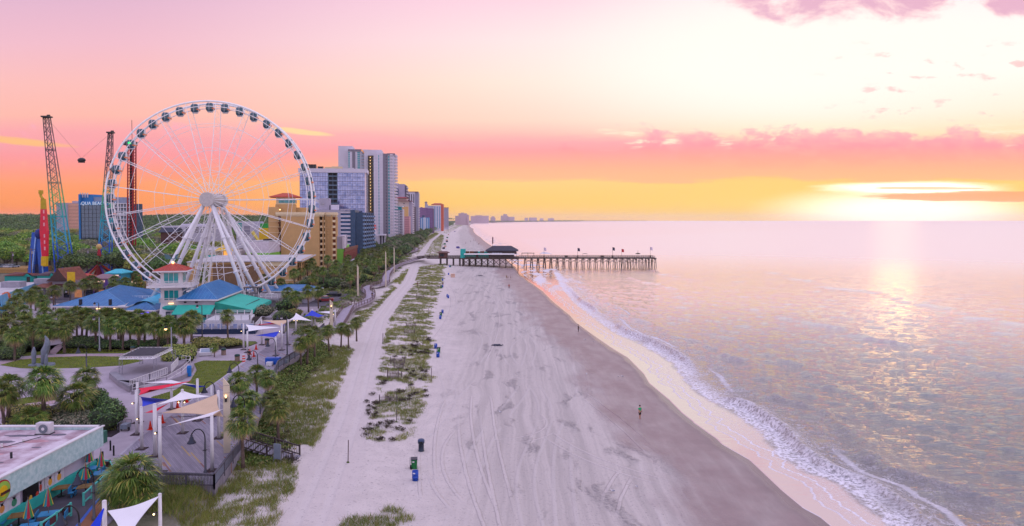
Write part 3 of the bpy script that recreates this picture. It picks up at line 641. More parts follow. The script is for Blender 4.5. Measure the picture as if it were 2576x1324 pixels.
# --- yellow hotel
Y = 315.; b = Bld('yellow_hotel', 'tan yellow slab hotel with stacked balconies, behind the right side of the wheel', 'hotel', PX(3, 228, Y), PX(3, 630, Y), Y, rz=13)
TAN = pm('tan_stucco', '#c29b68', .85, .05, .5, .15); CREAM = pm('cream_trim', '#ddc9a4', .7, .05); x = lambda v: b.lx(3, v); z = lambda v: PZ(3, v, Y)
zt = z(742); b.body(TAN, 0, x(585), 0, 30, -1, zt); b.body(TAN, x(642), x(700), 4, 33, -1, zt - .4)
b.body(TAN, x(585), x(642), 9, 30, -1, zt - .8, 'rear_wall'); b.body(TAN, x(700), x(745), 9, 33, -1, zt - 1, 'rear_wall')
for xa, xb_, ya in ((x(180) - .0, x(635), -.5), (x(640), x(748), 3.4)): MB().box(((xa+xb_)/2, ya + 15.5, zt + .55), (xb_-xa, 31, 1.3)).box(((xa+xb_)/2, ya + 15.5, zt - .5), (xb_-xa-.6, 30.4, .5)).build('cornice', CREAM, b.r)
n = 9; fh = (zt - 1)/n
def balc(name, w_, d_, m, m2):       # slab with a solid low front
    return MB().box((0, 0, .1), (w_, d_, .2)).box((0, -d_/2 + .08, .6), (w_, .15, .9))
for nm, xa, xb_, ya in (('balcony', x(585), x(618), 5), ('balcony', x(622), x(641), 6), ('balcony', x(703), x(742), 5)):
    pr = balc('balcony', xb_ - xa, 6, CREAM, TAN).build('balcony', CREAM, b.r); place_parts(b.r, pr, [((xa+xb_)/2, ya, k*fh + .2) for k in range(n)])
    for xx in (xa, xb_): MB().box((xx, ya - 2.8, zt/2), (.5, .5, zt)).build('pillar', TAN, b.r)
    pr = MB().box((0, 0, 0), (xb_ - xa - .8, .2, fh*.7)).build('balcony_door', pm('door_orange', '#7a3a22', .5, .3, 1.), b.r); place_parts(b.r, pr, [((xa+xb_)/2, 8.9 if ya < 7 else 8.9, k*fh + 1.5) for k in range(n)])
# left stair block and roof lantern
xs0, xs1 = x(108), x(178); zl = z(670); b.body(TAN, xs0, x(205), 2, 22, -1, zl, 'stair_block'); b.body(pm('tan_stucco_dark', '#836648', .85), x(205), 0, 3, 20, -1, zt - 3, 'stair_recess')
for k in range(10): MB().box(((xs0 + x(222))/2, 1.9, .9 + k*fh*.99), (x(222) - xs0, .5, .18)).build('string_course', CREAM, b.r)
for k in range(9): MB().box((x(213), 1.0, 2.6 + k*fh), (x(222) - x(205), 3.5, .9)).build('landing', pm('rust_panel', '#6a3c20', .7), b.r)
xl0, xl1 = x(165), x(355); zb, ze = z(735), z(578); w_ = xl1 - xl0; cx = (xl0+xl1)/2
b.body(TAN, xl0, xl1, 6, 6 + w_*.7, zt - 1, ze - 3.2, 'lantern_wall'); b.body(CREAM, xl0 + .3, xl1 - .3, 6.3, 5.7 + w_*.7, ze - 3.2, ze, 'lantern_storey'); b.body(TAN, xl1, xl1 + 5, 9, 20, zt - 1, z(672), 'side_block')
for k in range(3): MB().box((xl0 + 2.7 + k*(w_*.55/2), 6.25, ze - 1.6), (2.4, .15, 1.9)).build('lantern_window', WINT, b.r)
for k in range(2): MB().box((xl1 - .28, 10 + k*6, ze - 1.6), (.15, 2.4, 1.9)).build('lantern_window', WINT, b.r)
MB().hip((cx, 6 + w_*.35, ze), (w_ + 5, w_*.7 + 5), 0, z(533) - ze, 3, .35).build('roof', pm('terracotta_roof', '#b4452e', .7, .15, 2.), b.r)
MB().box((x(215), 3, zl - 1.2), (.5, .5, .5)).build('wall_lamp', LAMPW, b.r)
# low wing in front of it
Y = 236.; b = Bld('hotel_parking_wing', 'low tan parking wing with pierced brown screen and flat white roof behind the wheel legs', 'building', PX(5, 430, Y), PX(5, 1440, Y), Y, rz=10)
x = lambda v: b.lx(5, v); z = lambda v: PZ(5, v, Y); zt = z(195)
b.body(TAN, 0, x(1440), 0, 42, -1, zt); MB().box((x(1440)/2, 20.8, zt + .16), (x(1440) + .6, 43, .34)).build('roof_slab', pm('pale_roof', '#b7b3b6', .8, .15, .3), b.r)
b.body(CREAM, -.2, x(665), -.25, .2, zt - 1.2, zt + .3, 'parapet'); b.body(CREAM, x(1080), x(1440) + .2, -.25, .2, zt - 1.5, zt + .3, 'parapet'); b.body(CREAM, x(1080), x(1440) + .1, -.12, .1, 1.2, 1.6, 'string_course')
scr = MB()
for i in range(41): xx = x(665) + (x(1080) - x(665))*i/40; scr.box((xx, -.2, zt/2 - .3), (.28, .22, zt - 1.2))
for j in range(19): scr.box(((x(665) + x(1080))/2, -.17, .35 + (zt - 1.6)*j/18), (x(1080) - x(665), .2, .26))
scr.build('pierced_screen', pm('brown_screen', '#85664a', .8, .1), b.r); MB().box(((x(665)+x(1080))/2, -.04, zt/2 - .3), (x(1080) - x(665), .1, zt - 1)).build('screen_backing', pm('screen_dark', '#4a3218', .9), b.r)
xe = x(1440)
for k in range(3): pr = MB().box((xe + .9, 20, 1. + k*3.3), (1.8, 40, .25)).box((xe + 1.7, 20, 1.5 + k*3.3), (.15, 40, .9)).build('balcony', TAN, b.r)
for k in range(7): MB().box((xe + 1.6, .5 + k*6.5, zt/2), (.4, .5, zt)).build('pillar', TAN, b.r)
b.grid('e', 'balcony_door', WIND, 1, 40, .5, zt - .4, 6, 3, .5, .7, xe)
MB().box((xe + 1.0, 20.5, zt + .15), (2.6, 43, .3)).build('roof_slab', pm('pale_roof', '#b7b3b6'), b.r)
# --- blue hotel with white balcony panels
Y = 412.; b = Bld('blue_balcony_hotel', 'grey and blue hotel with rows of white balcony panels before the glass hotel', 'hotel', PX(18, 225, Y), PX(18, 640, Y), Y, rz=7)
x = lambda v: b.lx(18, v); z = lambda v: PZ(18, v, Y); zt = z(885)
LAV = pm('lavender_grey', '#a9a3b4', .8, .05, .4); b.body(LAV, 0, x(517), 0, 24, -1, zt); b.body(pm('blue_wall', '#2a5f96', .6, .12, .5), x(517), x(640), 1.2, 25, -1, zt - .6, 'balcony_wall'); NAVY = pm('navy_tile', '#35506e', .5, .15, .8); b.body(NAVY, x(640), x(697), -.2, 26, -1, zt, 'stair_tower')
n = 12; fh = zt/n
MB().box((x(578), .4, zt + .1), (x(640) - x(517), 2, .9)).build('cornice', LAV, b.r)
pan = MB(); nn = 8; wd_ = (x(640) - x(517))
for i in range(nn): pan.box((-wd_/2 + wd_*(i + .5)/nn, 0, .5), (wd_/nn*.8, .14, 1.05))
pan.box((0, .5, -.05), (wd_, 1.1, .16)); pr = pan.build('balcony', pm('panel_white', '#d5cfe0', .6, .05), b.r); place_parts(b.r, pr, [(x(578), .1, k*fh + .5) for k in range(n)])
b.grid('s', 'balcony_window', WIND, x(517), x(640), .4, zt - .4, 8, n, .7, .42, 1.2)
# sea face, stepped back down the shore
for k in range(6):
    MB().box((x(697) + 2 + k*.7, 6 + k*6, (zt - 1.5)/2), (6, 5.6, zt - 1.5)).build('bay', NAVY, b.r)
sb = MB().box((0, 0, .5), (1.6, 5, 1.)).box((0, 0, 2.7), (.9, 5.1, .1)); pr = sb.build('side_balcony', pm('steel_blue', '#6f8db0', .5, .15, 1.), b.r)
place_parts(b.r, pr, [(x(697) + 5.2 + k*.7, 6 + k*6 - 1.6, j*fh + .4) for j in range(n - 1) for k in range(6)])
MB().box((x(360), 9, zt + 1), (x(490) - x(330), 8, 4)).box((x(305), 7, zt + 3.6), (x(375) - x(250), 8, 7)).build('roof_plant', LAV, b.r)
mb = MB(); mb.beam((x(185), 4, zt + 6.5), (x(285), 4, zt + 3.4), .3, 1.4).beam((x(185), 4, zt + 1.5), (x(285), 4, zt - 1), .3, 1.2).box((x(285), 4, zt + 3.4), (1.6, 2, 1.6)); mb.build('stair_flight', pm('pale_grey', '#c9c4cf', .7), b.r)
MB().box((x(438), 4, zt + 1.6), (x(485) - x(395), 5, 3)).build('roof_unit', pm('panel_white', '#d5cfe0'), b.r)
# green and red lattice podium at its foot
Y = 330.; b = Bld('lattice_podium', 'lime green podium with rust red lattice front below the blue balcony hotel', 'building', PX(3, 747, Y), PX(3, 792, Y), Y, rz=11)
x = lambda v: b.lx(3, v); z = lambda v: PZ(3, v, Y)
LIME = pm('lime_wall', '#7fc248', .7, .08); b.body(LIME, 0, x(815), 0, 60, -1, z(1060)); b.body(LAV, 0, x(812), .3, 40, z(1060), z(945), 'upper_wall'); b.body(pm('white_stucco', '#cfc6d2', .8), x(800), x(822), -.2, 14, z(1060), z(945) + .4, 'corner_tower')
LAT = pm('rust_lattice', '#b06a60', .8, .2, 3.); zt = z(1095); xe = x(905)
MB().add([(x(815), -.5, z(1190)), (xe, 55, z(1190)), (xe, 55, zt), (x(815), -.5, zt + .5), (x(815) - .5, .5, z(1190)), (xe - .5, 56, z(1190)), (xe - .5, 56, zt), (x(815) - .5, .5, zt + .5)], [(0, 1, 2, 3), (7, 6, 5, 4), (3, 2, 6, 7), (0, 4, 5, 1), (1, 5, 6, 2), (4, 0, 3, 7)]).build('lattice_front', LAT, b.r)
mb = MB()
for j in range(6): zz = z(1190) + (zt - z(1190))*j/5; mb.beam((x(815) + .12, -.6, zz), (xe + .12, 55, zz), .14, .14)
for i in range(26): u = i/25; mb.beam((x(815) + .14 + (xe - x(815))*u, -.55 + 55.5*u, z(1190)), (x(815) + .14 + (xe - x(815))*u, -.55 + 55.5*u, zt), .12, .12)
mb.build('lattice_bars', pm('rust_dark', '#7c3a34', .8), b.r)
MB().beam((x(815) + .3, -.5, zt + 1.3), (xe + .3, 56, zt + .8), .25, 1.6).build('roof_terrace_rail', pm('brown_wood', '#7a4a3c', .8), b.r); MB().beam((x(815) + .5, -1, z(1195)), (xe + .5, 55, z(1195)), 1.4, .35).build('canopy', pm('panel_white', '#d5cfe0'), b.r)
b.body(pm('cream_wall', '#cfc3c0', .8), x(815) - 3, xe - 3, 2, 50, -1, z(1190), 'ground_floor')
# --- mirrored glass hotel
Y = 446.; b = Bld('glass_hotel', 'wide mirrored glass hotel with a dark balcony strip and pale roof band', 'hotel', PX(18, 14, Y), PX(18, 832, Y), Y, rz=9)
x = lambda v: b.lx(18, v); z = lambda v: PZ(18, v, Y); zg = z(415); zt = z(374)
MIR = bpy.data.materials.new('mirror_glass'); MIR.use_nodes = True; X.T = MIR.node_tree; bs = X.T.nodes['Principled BSDF']; t = X.T.nodes.new('ShaderNodeTexCoord')
px_, py_, pz_ = sep(t.outputs['Object']); cell = nz(comb(X._m('FLOOR', px_/1.55)*3.7, 0., X._m('FLOOR', pz_/1.6)*5.3), 1., 1.)
X.T.links.new(mix(sm(cell, .3, .7), (.17, .23, .45), (.33, .38, .62)), bs.inputs['Base Color']); bs.inputs['Metallic'].default_value = .92; bs.inputs['Roughness'].default_value = .06
bp = X.T.nodes.new('ShaderNodeBump'); bp.inputs['Strength'].default_value = .25; bp.inputs['Distance'].default_value = .12
X.T.links.new((nz(t.outputs['Object'], .16, 2.) + cell*.35).o, bp.inputs['Height']); X.T.links.new(bp.outputs[0], bs.inputs['Normal'])
b.body(pm('dark_core', '#33343c', .8), 0, x(832), 1.2, 20, -1, zt - .2, 'core_wall')
for nm, xa, xb_ in (('glass_front', 0, x(362)), ('glass_front', x(482), x(825))): b.body(MIR, xa, xb_, 0, 1.3, -1, zg, nm)
n = 18; fh = zg/n; mb = MB(); MUL = pm('mullion_steel', '#77748c', .4, .05)
for xa, xb_ in ((0, x(362)), (x(482), x(825))):
    for k in range(n + 1): mb.box(((xa+xb_)/2, -.03, k*fh), (xb_-xa, .12, .34)).box(((xa+xb_)/2, -.02, k*fh + fh*.62), (xb_-xa, .1, .1))
    m_ = 11
    for i in range(m_ + 1): mb.box((xa + (xb_-xa)*i/m_, -.05, zg/2), (.16, .1, zg))
mb.build('mullion_grid', MUL, b.r)
MB().box((x(425), -.2, zt - 1.1), (x(850) - x(5), 2.6, zt - zg + .5)).build('roof_band', pm('pale_band', '#c9c3cf', .7, .05), b.r)
MB().box((x(832), 8, zt - 1.1), (2.2, 18, zt - zg + .4)).build('roof_band', pm('pale_band', '#c9c3cf'), b.r)
b.body(pm('blue_grey_pier', '#5b7286', .6), x(362), x(372), -.1, 1.2, -1, zg, 'balcony_jamb'); b.body(pm('blue_grey_pier', '#5b7286'), x(475), x(482), -.1, 1.2, -1, zg, 'balcony_jamb'); b.body(pm('blue_grey_pier', '#5b7286'), x(421), x(425), .1, 1.2, -1, zg, 'balcony_jamb')
pr = MB().box((0, .3, -.1), (x(475) - x(372), 1.4, .22)).box((0, -.05, .55), (x(475) - x(372), .06, .12)).box((0, -.05, .3), (x(475) - x(372), .05, .5)).build('balcony', pm('balcony_slate', '#5f7488', .6, .1), b.r)
place_parts(b.r, pr, [((x(372)+x(475))/2, .1, k*fh + .3) for k in range(n)])
b.grid('e', 'side_window', MIR, 1, 18, 1, zg, 4, n, .8, .7, x(832), .2); MB().box((x(830), .2, zg/2), (1.0, 1.0, zg)).build('corner_fin', pm('pale_pink_fin', '#e3cfd2', .5), b.r)
for xa, xb_, zz, mm in ((100, 207, 322, DARK), (228, 290, 348, DARK), (310, 460, 340, CREAM), (397, 525, 330, CREAM), (575, 672, 345, pm('pale_band', '#c9c3cf'))):
    mb = MB()
    if mm is DARK:
        for i in range(3): mb.box((x(xa) + (x(xb_)-x(xa))*(i+.5)/3, 6, (zt + z(zz))/2), ((x(xb_)-x(xa))/3*.86, 5, z(zz)-zt)).tube([(x(xa) + (x(xb_)-x(xa))*(i+.5)/3, 6, z(zz)), (x(xa) + (x(xb_)-x(xa))*(i+.5)/3, 6, z(zz) + .6)], .9, 10)
    else: mb.box(((x(xa)+x(xb_))/2, 9 + xa*.004, (zt + z(zz))/2), (x(xb_)-x(xa), 6, z(zz) - zt))
    mb.build('roof_plant', mm, b.r)
# --- tall white tower pair
Y = 636.; b = Bld('white_tower_hotel', 'tallest white condominium tower with teal window strips and seaward balconies', 'tower', PX(18, 452, Y), PX(18, 1195, Y), Y, rz=7)
x = lambda v: b.lx(18, v); z = lambda v: PZ(18, v, Y); TW = pm('tower_white', '#cbc5d2', .7, .04, .2); TG = pm('tower_grey', '#77717f', .7, .05); n = 29; fh = z(175)/n
b.body(TW, 0, x(636), 24, 46, -1, z(58), 'core_wall'); b.body(TW, x(588), x(845), 18, 44, -1, z(108), 'rear_wing'); b.body(TW, x(800), x(1022), 12, 40, -1, z(118), 'rear_wing')
b.body(TG, x(588), x(757), 17.6, 20, z(135), z(106), 'roof_band'); b.body(TG, x(640), x(678), 17.7, 20, -1, z(138), 'grey_panel')
for xa, xb_, nn in ((590, 610, 1), (705, 742, 1)): b.grid('s', 'window', WINT, x(xa), x(xb_), z(380), z(138), 1, 10, .95, .82, 18)
pr = MB().box((0, 0, .1), (x(845) - x(757), 3, .25)).box((0, -1.4, .65), (x(845) - x(757), .1, .9)).build('balcony', pm('balcony_pale', '#a9b4c6', .5), b.r); place_parts(b.r, pr, [((x(757)+x(845))/2, 16.6, z(150) - k*fh) for k in range(14)])
MB().beam((x(762), 17, z(118)), (x(845), 14, z(195)), 3, .5).build('lit_eave', pm('amber_glow', '#d98a3a', .6, emit=.35), b.r)
# slot of dark balconies with lamps
b.body(pm('slot_dark', '#3c3630', .7, .2, .3), x(850), x(932), 9, 20, -1, z(195), 'balcony_slot'); pr = MB().box((0, 0, 0), (x(905) - x(858), 1.2, .5)).build('slot_slab', pm('bronze', '#8a7048', .6), b.r)
place_parts(b.r, pr, [((x(858)+x(905))/2, 8.6, z(205) - k*fh) for k in range(26)])
pr = MB().box((0, 0, 0), (.7, .5, .7)).build('balcony_lamp', pm('amber_lamp', '#ffcf86', .6, emit=1.6), b.r); place_parts(b.r, pr, [(x(881), 8.7, z(220) - k*fh) for k in range(22)])
pr = MB().box((0, 0, 0), (x(932) - x(910), .6, fh*.7)).build('slot_window', WIN, b.r); place_parts(b.r, pr, [((x(910)+x(932))/2, 8.8, z(222) - k*fh) for k in range(25)])
b.body(TW, x(932), x(1048), 0, 26, 6, z(172)); b.body(TG, x(1048), x(1108), -.3, 26, 6, z(180), 'grey_panel'); b.body(TW, x(1108), x(1187), .2, 26, 6, z(176), 'east_wall'); b.body(TG, x(1100), x(1195), -.6, 27, z(195), z(176), 'roof_band')
b.grid('s', 'window', WINT, x(990), x(1001), 9, z(195), 1, n - 3, .9, .8, 0); b.grid('s', 'window', WINT, x(1111), x(1130), 9, z(200), 1, n - 3, .95, .78, .2); b.grid('s', 'small_window', WIND, x(1083), x(1095), 9, z(195), 1, n - 3, .6, .4, -.3)
mb = MB()
for k in range(28): mb.box((x(990), -.02, 7 + k*fh), (x(1048) - x(932), .08, .1))
for v in (962, 1018): mb.box((x(v), -.02, z(172)/2 + 3), (.1, .08, z(172) - 6))
mb.build('joint_lines', pm('joint_grey', '#a39db0', .7), b.r)
xe = x(1187); pr = MB().box((0, 0, .1), (2.6, 1.8, .25)).box((1.2, 0, .7), (.12, 1.8, 1.1)).box((0, -.85, .7), (2.6, .1, 1.1)).build('balcony', pm('balcony_pink', '#d9cdd6', .5), b.r)
place_parts(b.r, pr, [(xe - 2.6, -.9 + q*0, z(205) - k*fh) for k in range(26) for q in (0,)] + [(xe + 1.2, 3 + q*8, z(205) - k*fh) for q in range(3) for k in range(26)], cap=104)
b.grid('e', 'side_window', WINT, 1, 25, 8, z(200), 3, 26, .7, .7, xe, .15, cap=78)
b.body(pm('podium_white', '#c5bfcb', .7), x(1040), x(1190), 1, 26, 3, 7, 'transfer_beam')
for i in range(4): MB().box((x(1048) + i*9, 4 + i*4, 2.5), (3, 3, 7)).build('column', pm('lit_column', '#a98f80', .7), b.r)
MB().box((x(1120), 14, 1.5), (16, 14, 4)).build('lobby_wall', pm('lit_amber_wall', '#b08048', .7, emit=.12), b.r)  # lobby light put into the wall as amber glow, columns tinted likewise
MB().box((x(915), -1, z(1105)), (6, 1, 5)).build('red_sign', pm('sign_red', '#c23a3a', .5, emit=.4), b.r)
# low white podium building with a big window
Y = 520.; b = Bld('white_podium', 'low white modern podium building with one wide dark window at the foot of the towers', 'building', PX(18, 858, Y), PX(18, 1068, Y), Y, rz=6)
x = lambda v: b.lx(18, v); z = lambda v: PZ(18, v, Y); b.body(pm('podium_white', '#c5bfcb'), 0, x(992), 0, 14, z(1310), z(1200)); b.body(WIND, x(862), x(930), -.15, .5, z(1285), z(1235), 'wide_window'); b.body(pm('podium_white', '#c5bfcb'), x(860), x(940), 3, 16, z(1200), z(1130), 'upper_block')
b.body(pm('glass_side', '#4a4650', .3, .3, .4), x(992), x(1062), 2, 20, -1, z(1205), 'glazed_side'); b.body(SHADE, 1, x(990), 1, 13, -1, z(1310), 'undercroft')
for v in (995, 1030, 1064): MB().box((x(v), 1.8, z(1205)/2), (.8, .8, z(1205) + 1)).build('column', pm('podium_white', '#c5bfcb'), b.r)
MB().box((x(1028), 8, z(1200)), (x(1070) - x(990), 16, 1)).build('roof_slab', pm('podium_white', '#c5bfcb'), b.r)
# --- aqua fronted hotel on the left
Y = 440.; b = Bld('blue_sign_hotel', 'blue walled hotel with dark mirrored front and roof lettering, between the slingshot towers', 'hotel', PX(1, 487, Y), PX(1, 680, Y), Y)
x = lambda v: b.lx(1, v); z = lambda v: PZ(1, v, Y); AQ = pm('aqua_blue', '#1a76b8', .5, .08); b.body(AQ, x(487), x(497), -.6, 14, -1, z(655), 'blue_fin'); b.body(AQ, x(497), x(690), 0, 14, z(722), z(700), 'sign_band'); b.body(AQ, x(497), x(560), 2, 14, z(722), z(655), 'roof_block'); b.body(pm('grey_blue', '#8a93a8', .7), x(555), x(655), 3, 13, z(722), z(672), 'roof_block')
DG = bpy.data.materials.new('dark_mirror'); DG.use_nodes = True; X.T = DG.node_tree; bs = X.T.nodes['Principled BSDF']; bs.inputs['Base Color'].default_value = (.09, .13, .19, 1); bs.inputs['Metallic'].default_value = .75; bs.inputs['Roughness'].default_value = .05
b.body(DG, x(497), x(690), .05, 13.8, -1, z(722), 'glass_front'); mb = MB()
for k in range(12): mb.box((x(593), 0, z(722)*k/12), (x(690) - x(497), .12, .16))
for k in range(9): mb.box((x(497) + (x(690) - x(497))*k/8, 0, z(722)/2), (.16, .12, z(722)))
mb.build('mullion_grid', DARK, b.r)
text('AQUA BEACH INN', 2.9, pm('letter_white', '#d5e2ea', .5, emit=.25), b.r, (x(600), -.15, z(711) - .1), (R(90), 0, 0), .08)
for k, v in enumerate((490, 505, 520, 535)): MB().box((x(v), 1, z(660)), (.5, .6, 3)).build('antenna', pm('pale_grey', '#c9c4cf'), b.r)
xe, x1 = x(690), x(803); GRD = pm('grid_white', '#cfcbd6', .6, .05); b.body(WIN, xe, x1, 1.2, 15, -1, z(712), 'rear_glazing'); mb = MB()
for k in range(14): mb.box(((xe + x1)/2, .4, z(712)*k/13), (x1 - xe, 1.8, .5))
for k in range(7): mb.box((xe + (x1 - xe)*k/6, .4, z(712)/2), (.55, 1.9, z(712)))
mb.build('balcony_grid', GRD, b.r)
pr = MB().box((0, 0, 0), ((x1 - xe)/6*.9, .12, 1.1)).build('balcony_panel', pm('grey_panel', '#5d6b7c', .5, .3, .3), b.r); place_parts(b.r, pr, [(xe + (x1 - xe)*(i + .5)/6, -.2, z(712)*k/13 + .9) for k in range(13) for i in range(6)])
b.body(pm('grey_blue', '#8a93a8'), xe, x(755), 4, 13, z(712), z(672), 'roof_block')
# pale block beyond it
Y = 720.; b = Bld('pale_block', 'plain pale apartment block with a dawn-tinted side wall beyond the trees at the far left', 'building', PX(1, 346, Y), PX(1, 490, Y), Y)
x = lambda v: b.lx(1, v); z = lambda v: PZ(1, v, Y); b.body(pm('block_grey', '#a7a3b2', .8), 0, x(415), 0, 30, -1, z(708)); b.body(pm('block_dawn_tint', '#d8a48e', .8), x(415), x(488), 1, 28, -1, z(712), 'side_wall'); b.body(LAV, x(414), x(468), 8, 20, z(710), z(695), 'roof_block'); b.grid('s', 'window', pm('peach_dark', '#b98a7a', .6), x(420), x(484), 2, z(720), 9, 10, .5, .4, 1, cap=90)  # pink light from the seaward sky painted into the right wall
# --- blocks between the wheel legs
Y = 430.; b = Bld('parking_garage', 'long white parking garage with dark openings seen through the wheel', 'building', PX(22, -150, Y), PX(22, 760, Y), Y)
x = lambda v: b.lx(22, v); z = lambda v: PZ(22, v, Y); GW = pm('garage_white', '#c2bdca', .8, .05); b.body(GW, 0, x(760), 0, 25, -1, z(95)); b.body(GW, x(120), x(520), 5, 20, z(95), z(60), 'upper_deck'); b.body(pm('brick_dark', '#5a3a36', .9, .2, 3.), x(-40), x(215), -9, -1, -1, z(200), 'brick_annex'); MB().hip(((x(-50) + x(215))/2, -5, z(200)), (x(215) - x(-50) + 1, 10), 0, 3, 12, .2).build('annex_roof', pm('slate', '#3a3c4c', .8), b.r)
b.grid('s', 'opening', WIND, x(250), x(740), z(215), z(110), 4, 3, .8, .5, 0, .15)
Y = 405.; b = Bld('grey_apartments', 'pale grey apartment block with a teal glazed corner right of the wheel legs', 'building', PX(22, 1115, Y), PX(22, 1640, Y), Y)
x = lambda v: b.lx(22, v); z = lambda v: PZ(22, v, Y); b.body(GW, 0, x(1365), 0, 20, -1, z(20)); b.body(GW, x(1365), x(1500), 4, 22, -1, z(120), 'middle_wall'); b.body(GW, x(1425), x(1640), 6, 24, -1, z(60), 'east_wall')
b.grid('s', 'glazed_corner', TEAL_GL, x(1122), x(1212), z(190), z(40), 1, 4, .95, .8, 0); b.grid('s', 'shutter', pm('shutter_grey', '#8d8898', .6), x(1240), x(1355), z(270), z(90), 1, 3, .9, .85, 0); b.grid('s', 'window', WIND, x(1150), x(1215), z(340), z(190), 2, 3, .5, .6, 0)
Y = 300.; b = Bld('green_warehouse', 'white warehouse over a lime green ground floor beside the tan hotel', 'warehouse', PX(22, 1270, Y), PX(22, 1660, Y), Y)
x = lambda v: b.lx(22, v); z = lambda v: PZ(22, v, Y); b.body(pm('white_stucco', '#cfc6d2'), x(1300), x(1660), 0, 22, z(555), z(370)); b.body(LIME, x(1420), x(1660), -.3, 20, -1, z(555), 'ground_floor'); b.body(WIND, x(1280), x(1420), .4, 6, -1, z(560), 'open_bay'); b.body(LIME, x(1270), x(1422), -.5, 5, z(562), z(548), 'canopy'); b.body(pm('pale_roof', '#b7b3b6'), x(1290), x(1662), 1, 40, z(368), z(350), 'roof_slab'); b.body(DARK, x(1480), x(1570), 6, 12, z(350), z(325), 'roof_unit')
Y = 288.; b = Bld('beige_shop', 'beige shop with teal awnings and a yellow lit entrance behind the wheel legs', 'shop', PX(22, 300, Y), PX(22, 990, Y), Y)
x = lambda v: b.lx(22, v); z = lambda v: PZ(22, v, Y); b.body(pm('beige_wall', '#cdbfae', .8), 0, x(880), 0, 22, -1, z(515)); b.body(pm('pale_roof', '#b7b3b6'), -.5, x(885), -.4, 22, z(515), z(500), 'roof_slab')
for a_, c_ in ((555, 690), (700, 820)): MB().add([(x(a_), -.1, z(590)), (x(c_), -.1, z(590)), (x(c_), -2, z(660)), (x(a_), -2, z(660)), (x(a_), 0, z(660)), (x(c_), 0, z(660))], [(0, 3, 2, 1), (0, 4, 3), (1, 2, 5), (3, 4, 5, 2), (0, 1, 5, 4)]).build('awning', TEAL, b.r)
MB().hip((x(920), 1, z(520)), (7, 7), 0, 3.2, .2, .2).build('yellow_awning', YEL, b.r); MB().box((x(920), 1.5, z(580)), (4.4, 1, 5)).build('lit_entrance', pm('warm_glow', '#ffb35a', .6, emit=.8), b.r); b.body(pm('cream_wall', '#cfc3c0'), x(880), x(990), 2, 18, -1, z(530), 'entrance_wall')
# white and yellow water slide tower right of the apartments
p = g(22, 1600, 330, 3); p = at(22, 1600, 330, 380.); p.z = 3; r_ = thing('slide_tower', 'small yellow and green slide tower between the apartments and the tan hotel', 'slide', p); zt = at(22, 1600, 130, 380.).z - 3
MB().box((0, 0, zt/2), (5, 5, zt)).build('tower', YEL, r_); MB().box((0, 0, zt + 1), (4, 4, 3)).build('cap', pm('grass_green', '#1e9a3a', .5), r_); MB().tube([(-6, -3, zt - 2), (-2, -4, zt*.6), (-7, -5, zt*.25), (-14, -4, 1)], 1., 8).build('slide', pm('pale_yellow', '#d9c45a', .4), r_)
# ------------------------------------------------------------------ the row of towers up the coast
def coast(name, label, Y, pieces, group=None, k=19):
    """pieces: part, material, x0, x1, ytop, depth offset, depth, and optionally (window material, nx, nz) / 'hip'"""
    x0 = PX(k, pieces[0][2], Y); b = Bld(name, label, 'hotel' if Y < 2000 else 'building', x0, x0 + 1, Y, group, 5 if Y < 2000 else 0)
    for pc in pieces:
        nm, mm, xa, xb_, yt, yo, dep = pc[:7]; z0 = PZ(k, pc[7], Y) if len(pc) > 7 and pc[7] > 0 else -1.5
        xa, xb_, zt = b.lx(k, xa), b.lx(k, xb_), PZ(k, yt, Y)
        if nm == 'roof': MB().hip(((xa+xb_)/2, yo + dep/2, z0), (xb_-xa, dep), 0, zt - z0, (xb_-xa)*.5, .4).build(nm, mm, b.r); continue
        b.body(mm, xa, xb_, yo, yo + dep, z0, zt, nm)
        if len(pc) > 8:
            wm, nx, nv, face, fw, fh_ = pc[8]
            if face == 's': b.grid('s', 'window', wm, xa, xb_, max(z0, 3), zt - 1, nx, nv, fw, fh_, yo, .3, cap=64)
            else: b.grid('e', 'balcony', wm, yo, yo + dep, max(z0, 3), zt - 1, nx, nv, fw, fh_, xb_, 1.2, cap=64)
    return b
cw = lambda h: pm('coast_' + h[1:], h, .75, .05, .2)
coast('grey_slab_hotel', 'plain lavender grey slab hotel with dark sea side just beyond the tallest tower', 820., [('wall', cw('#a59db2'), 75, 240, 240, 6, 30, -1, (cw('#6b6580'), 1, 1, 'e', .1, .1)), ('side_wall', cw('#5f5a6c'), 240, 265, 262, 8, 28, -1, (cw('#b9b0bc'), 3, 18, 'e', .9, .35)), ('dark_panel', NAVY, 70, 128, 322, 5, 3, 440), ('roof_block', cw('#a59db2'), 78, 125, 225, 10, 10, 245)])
coast('white_glass_tower', 'tall white tower with dark glass strips and seaward balconies, second along the coast', 960., [('wall', cw('#c4bfcd'), 270, 432, 385, 0, 30, -1, (WIND, 4, 1, 's', .35, .92)), ('side_wall', cw('#8f8ba0'), 432, 488, 390, 2, 30, -1, (cw('#c9c2cc'), 4, 24, 'e', .9, .35)), ('roof_band', cw('#b06a62'), 268, 490, 380, -1, 32, 388), ('dark_glass', WIND, 270, 318, 402, -1, 3, -1)])
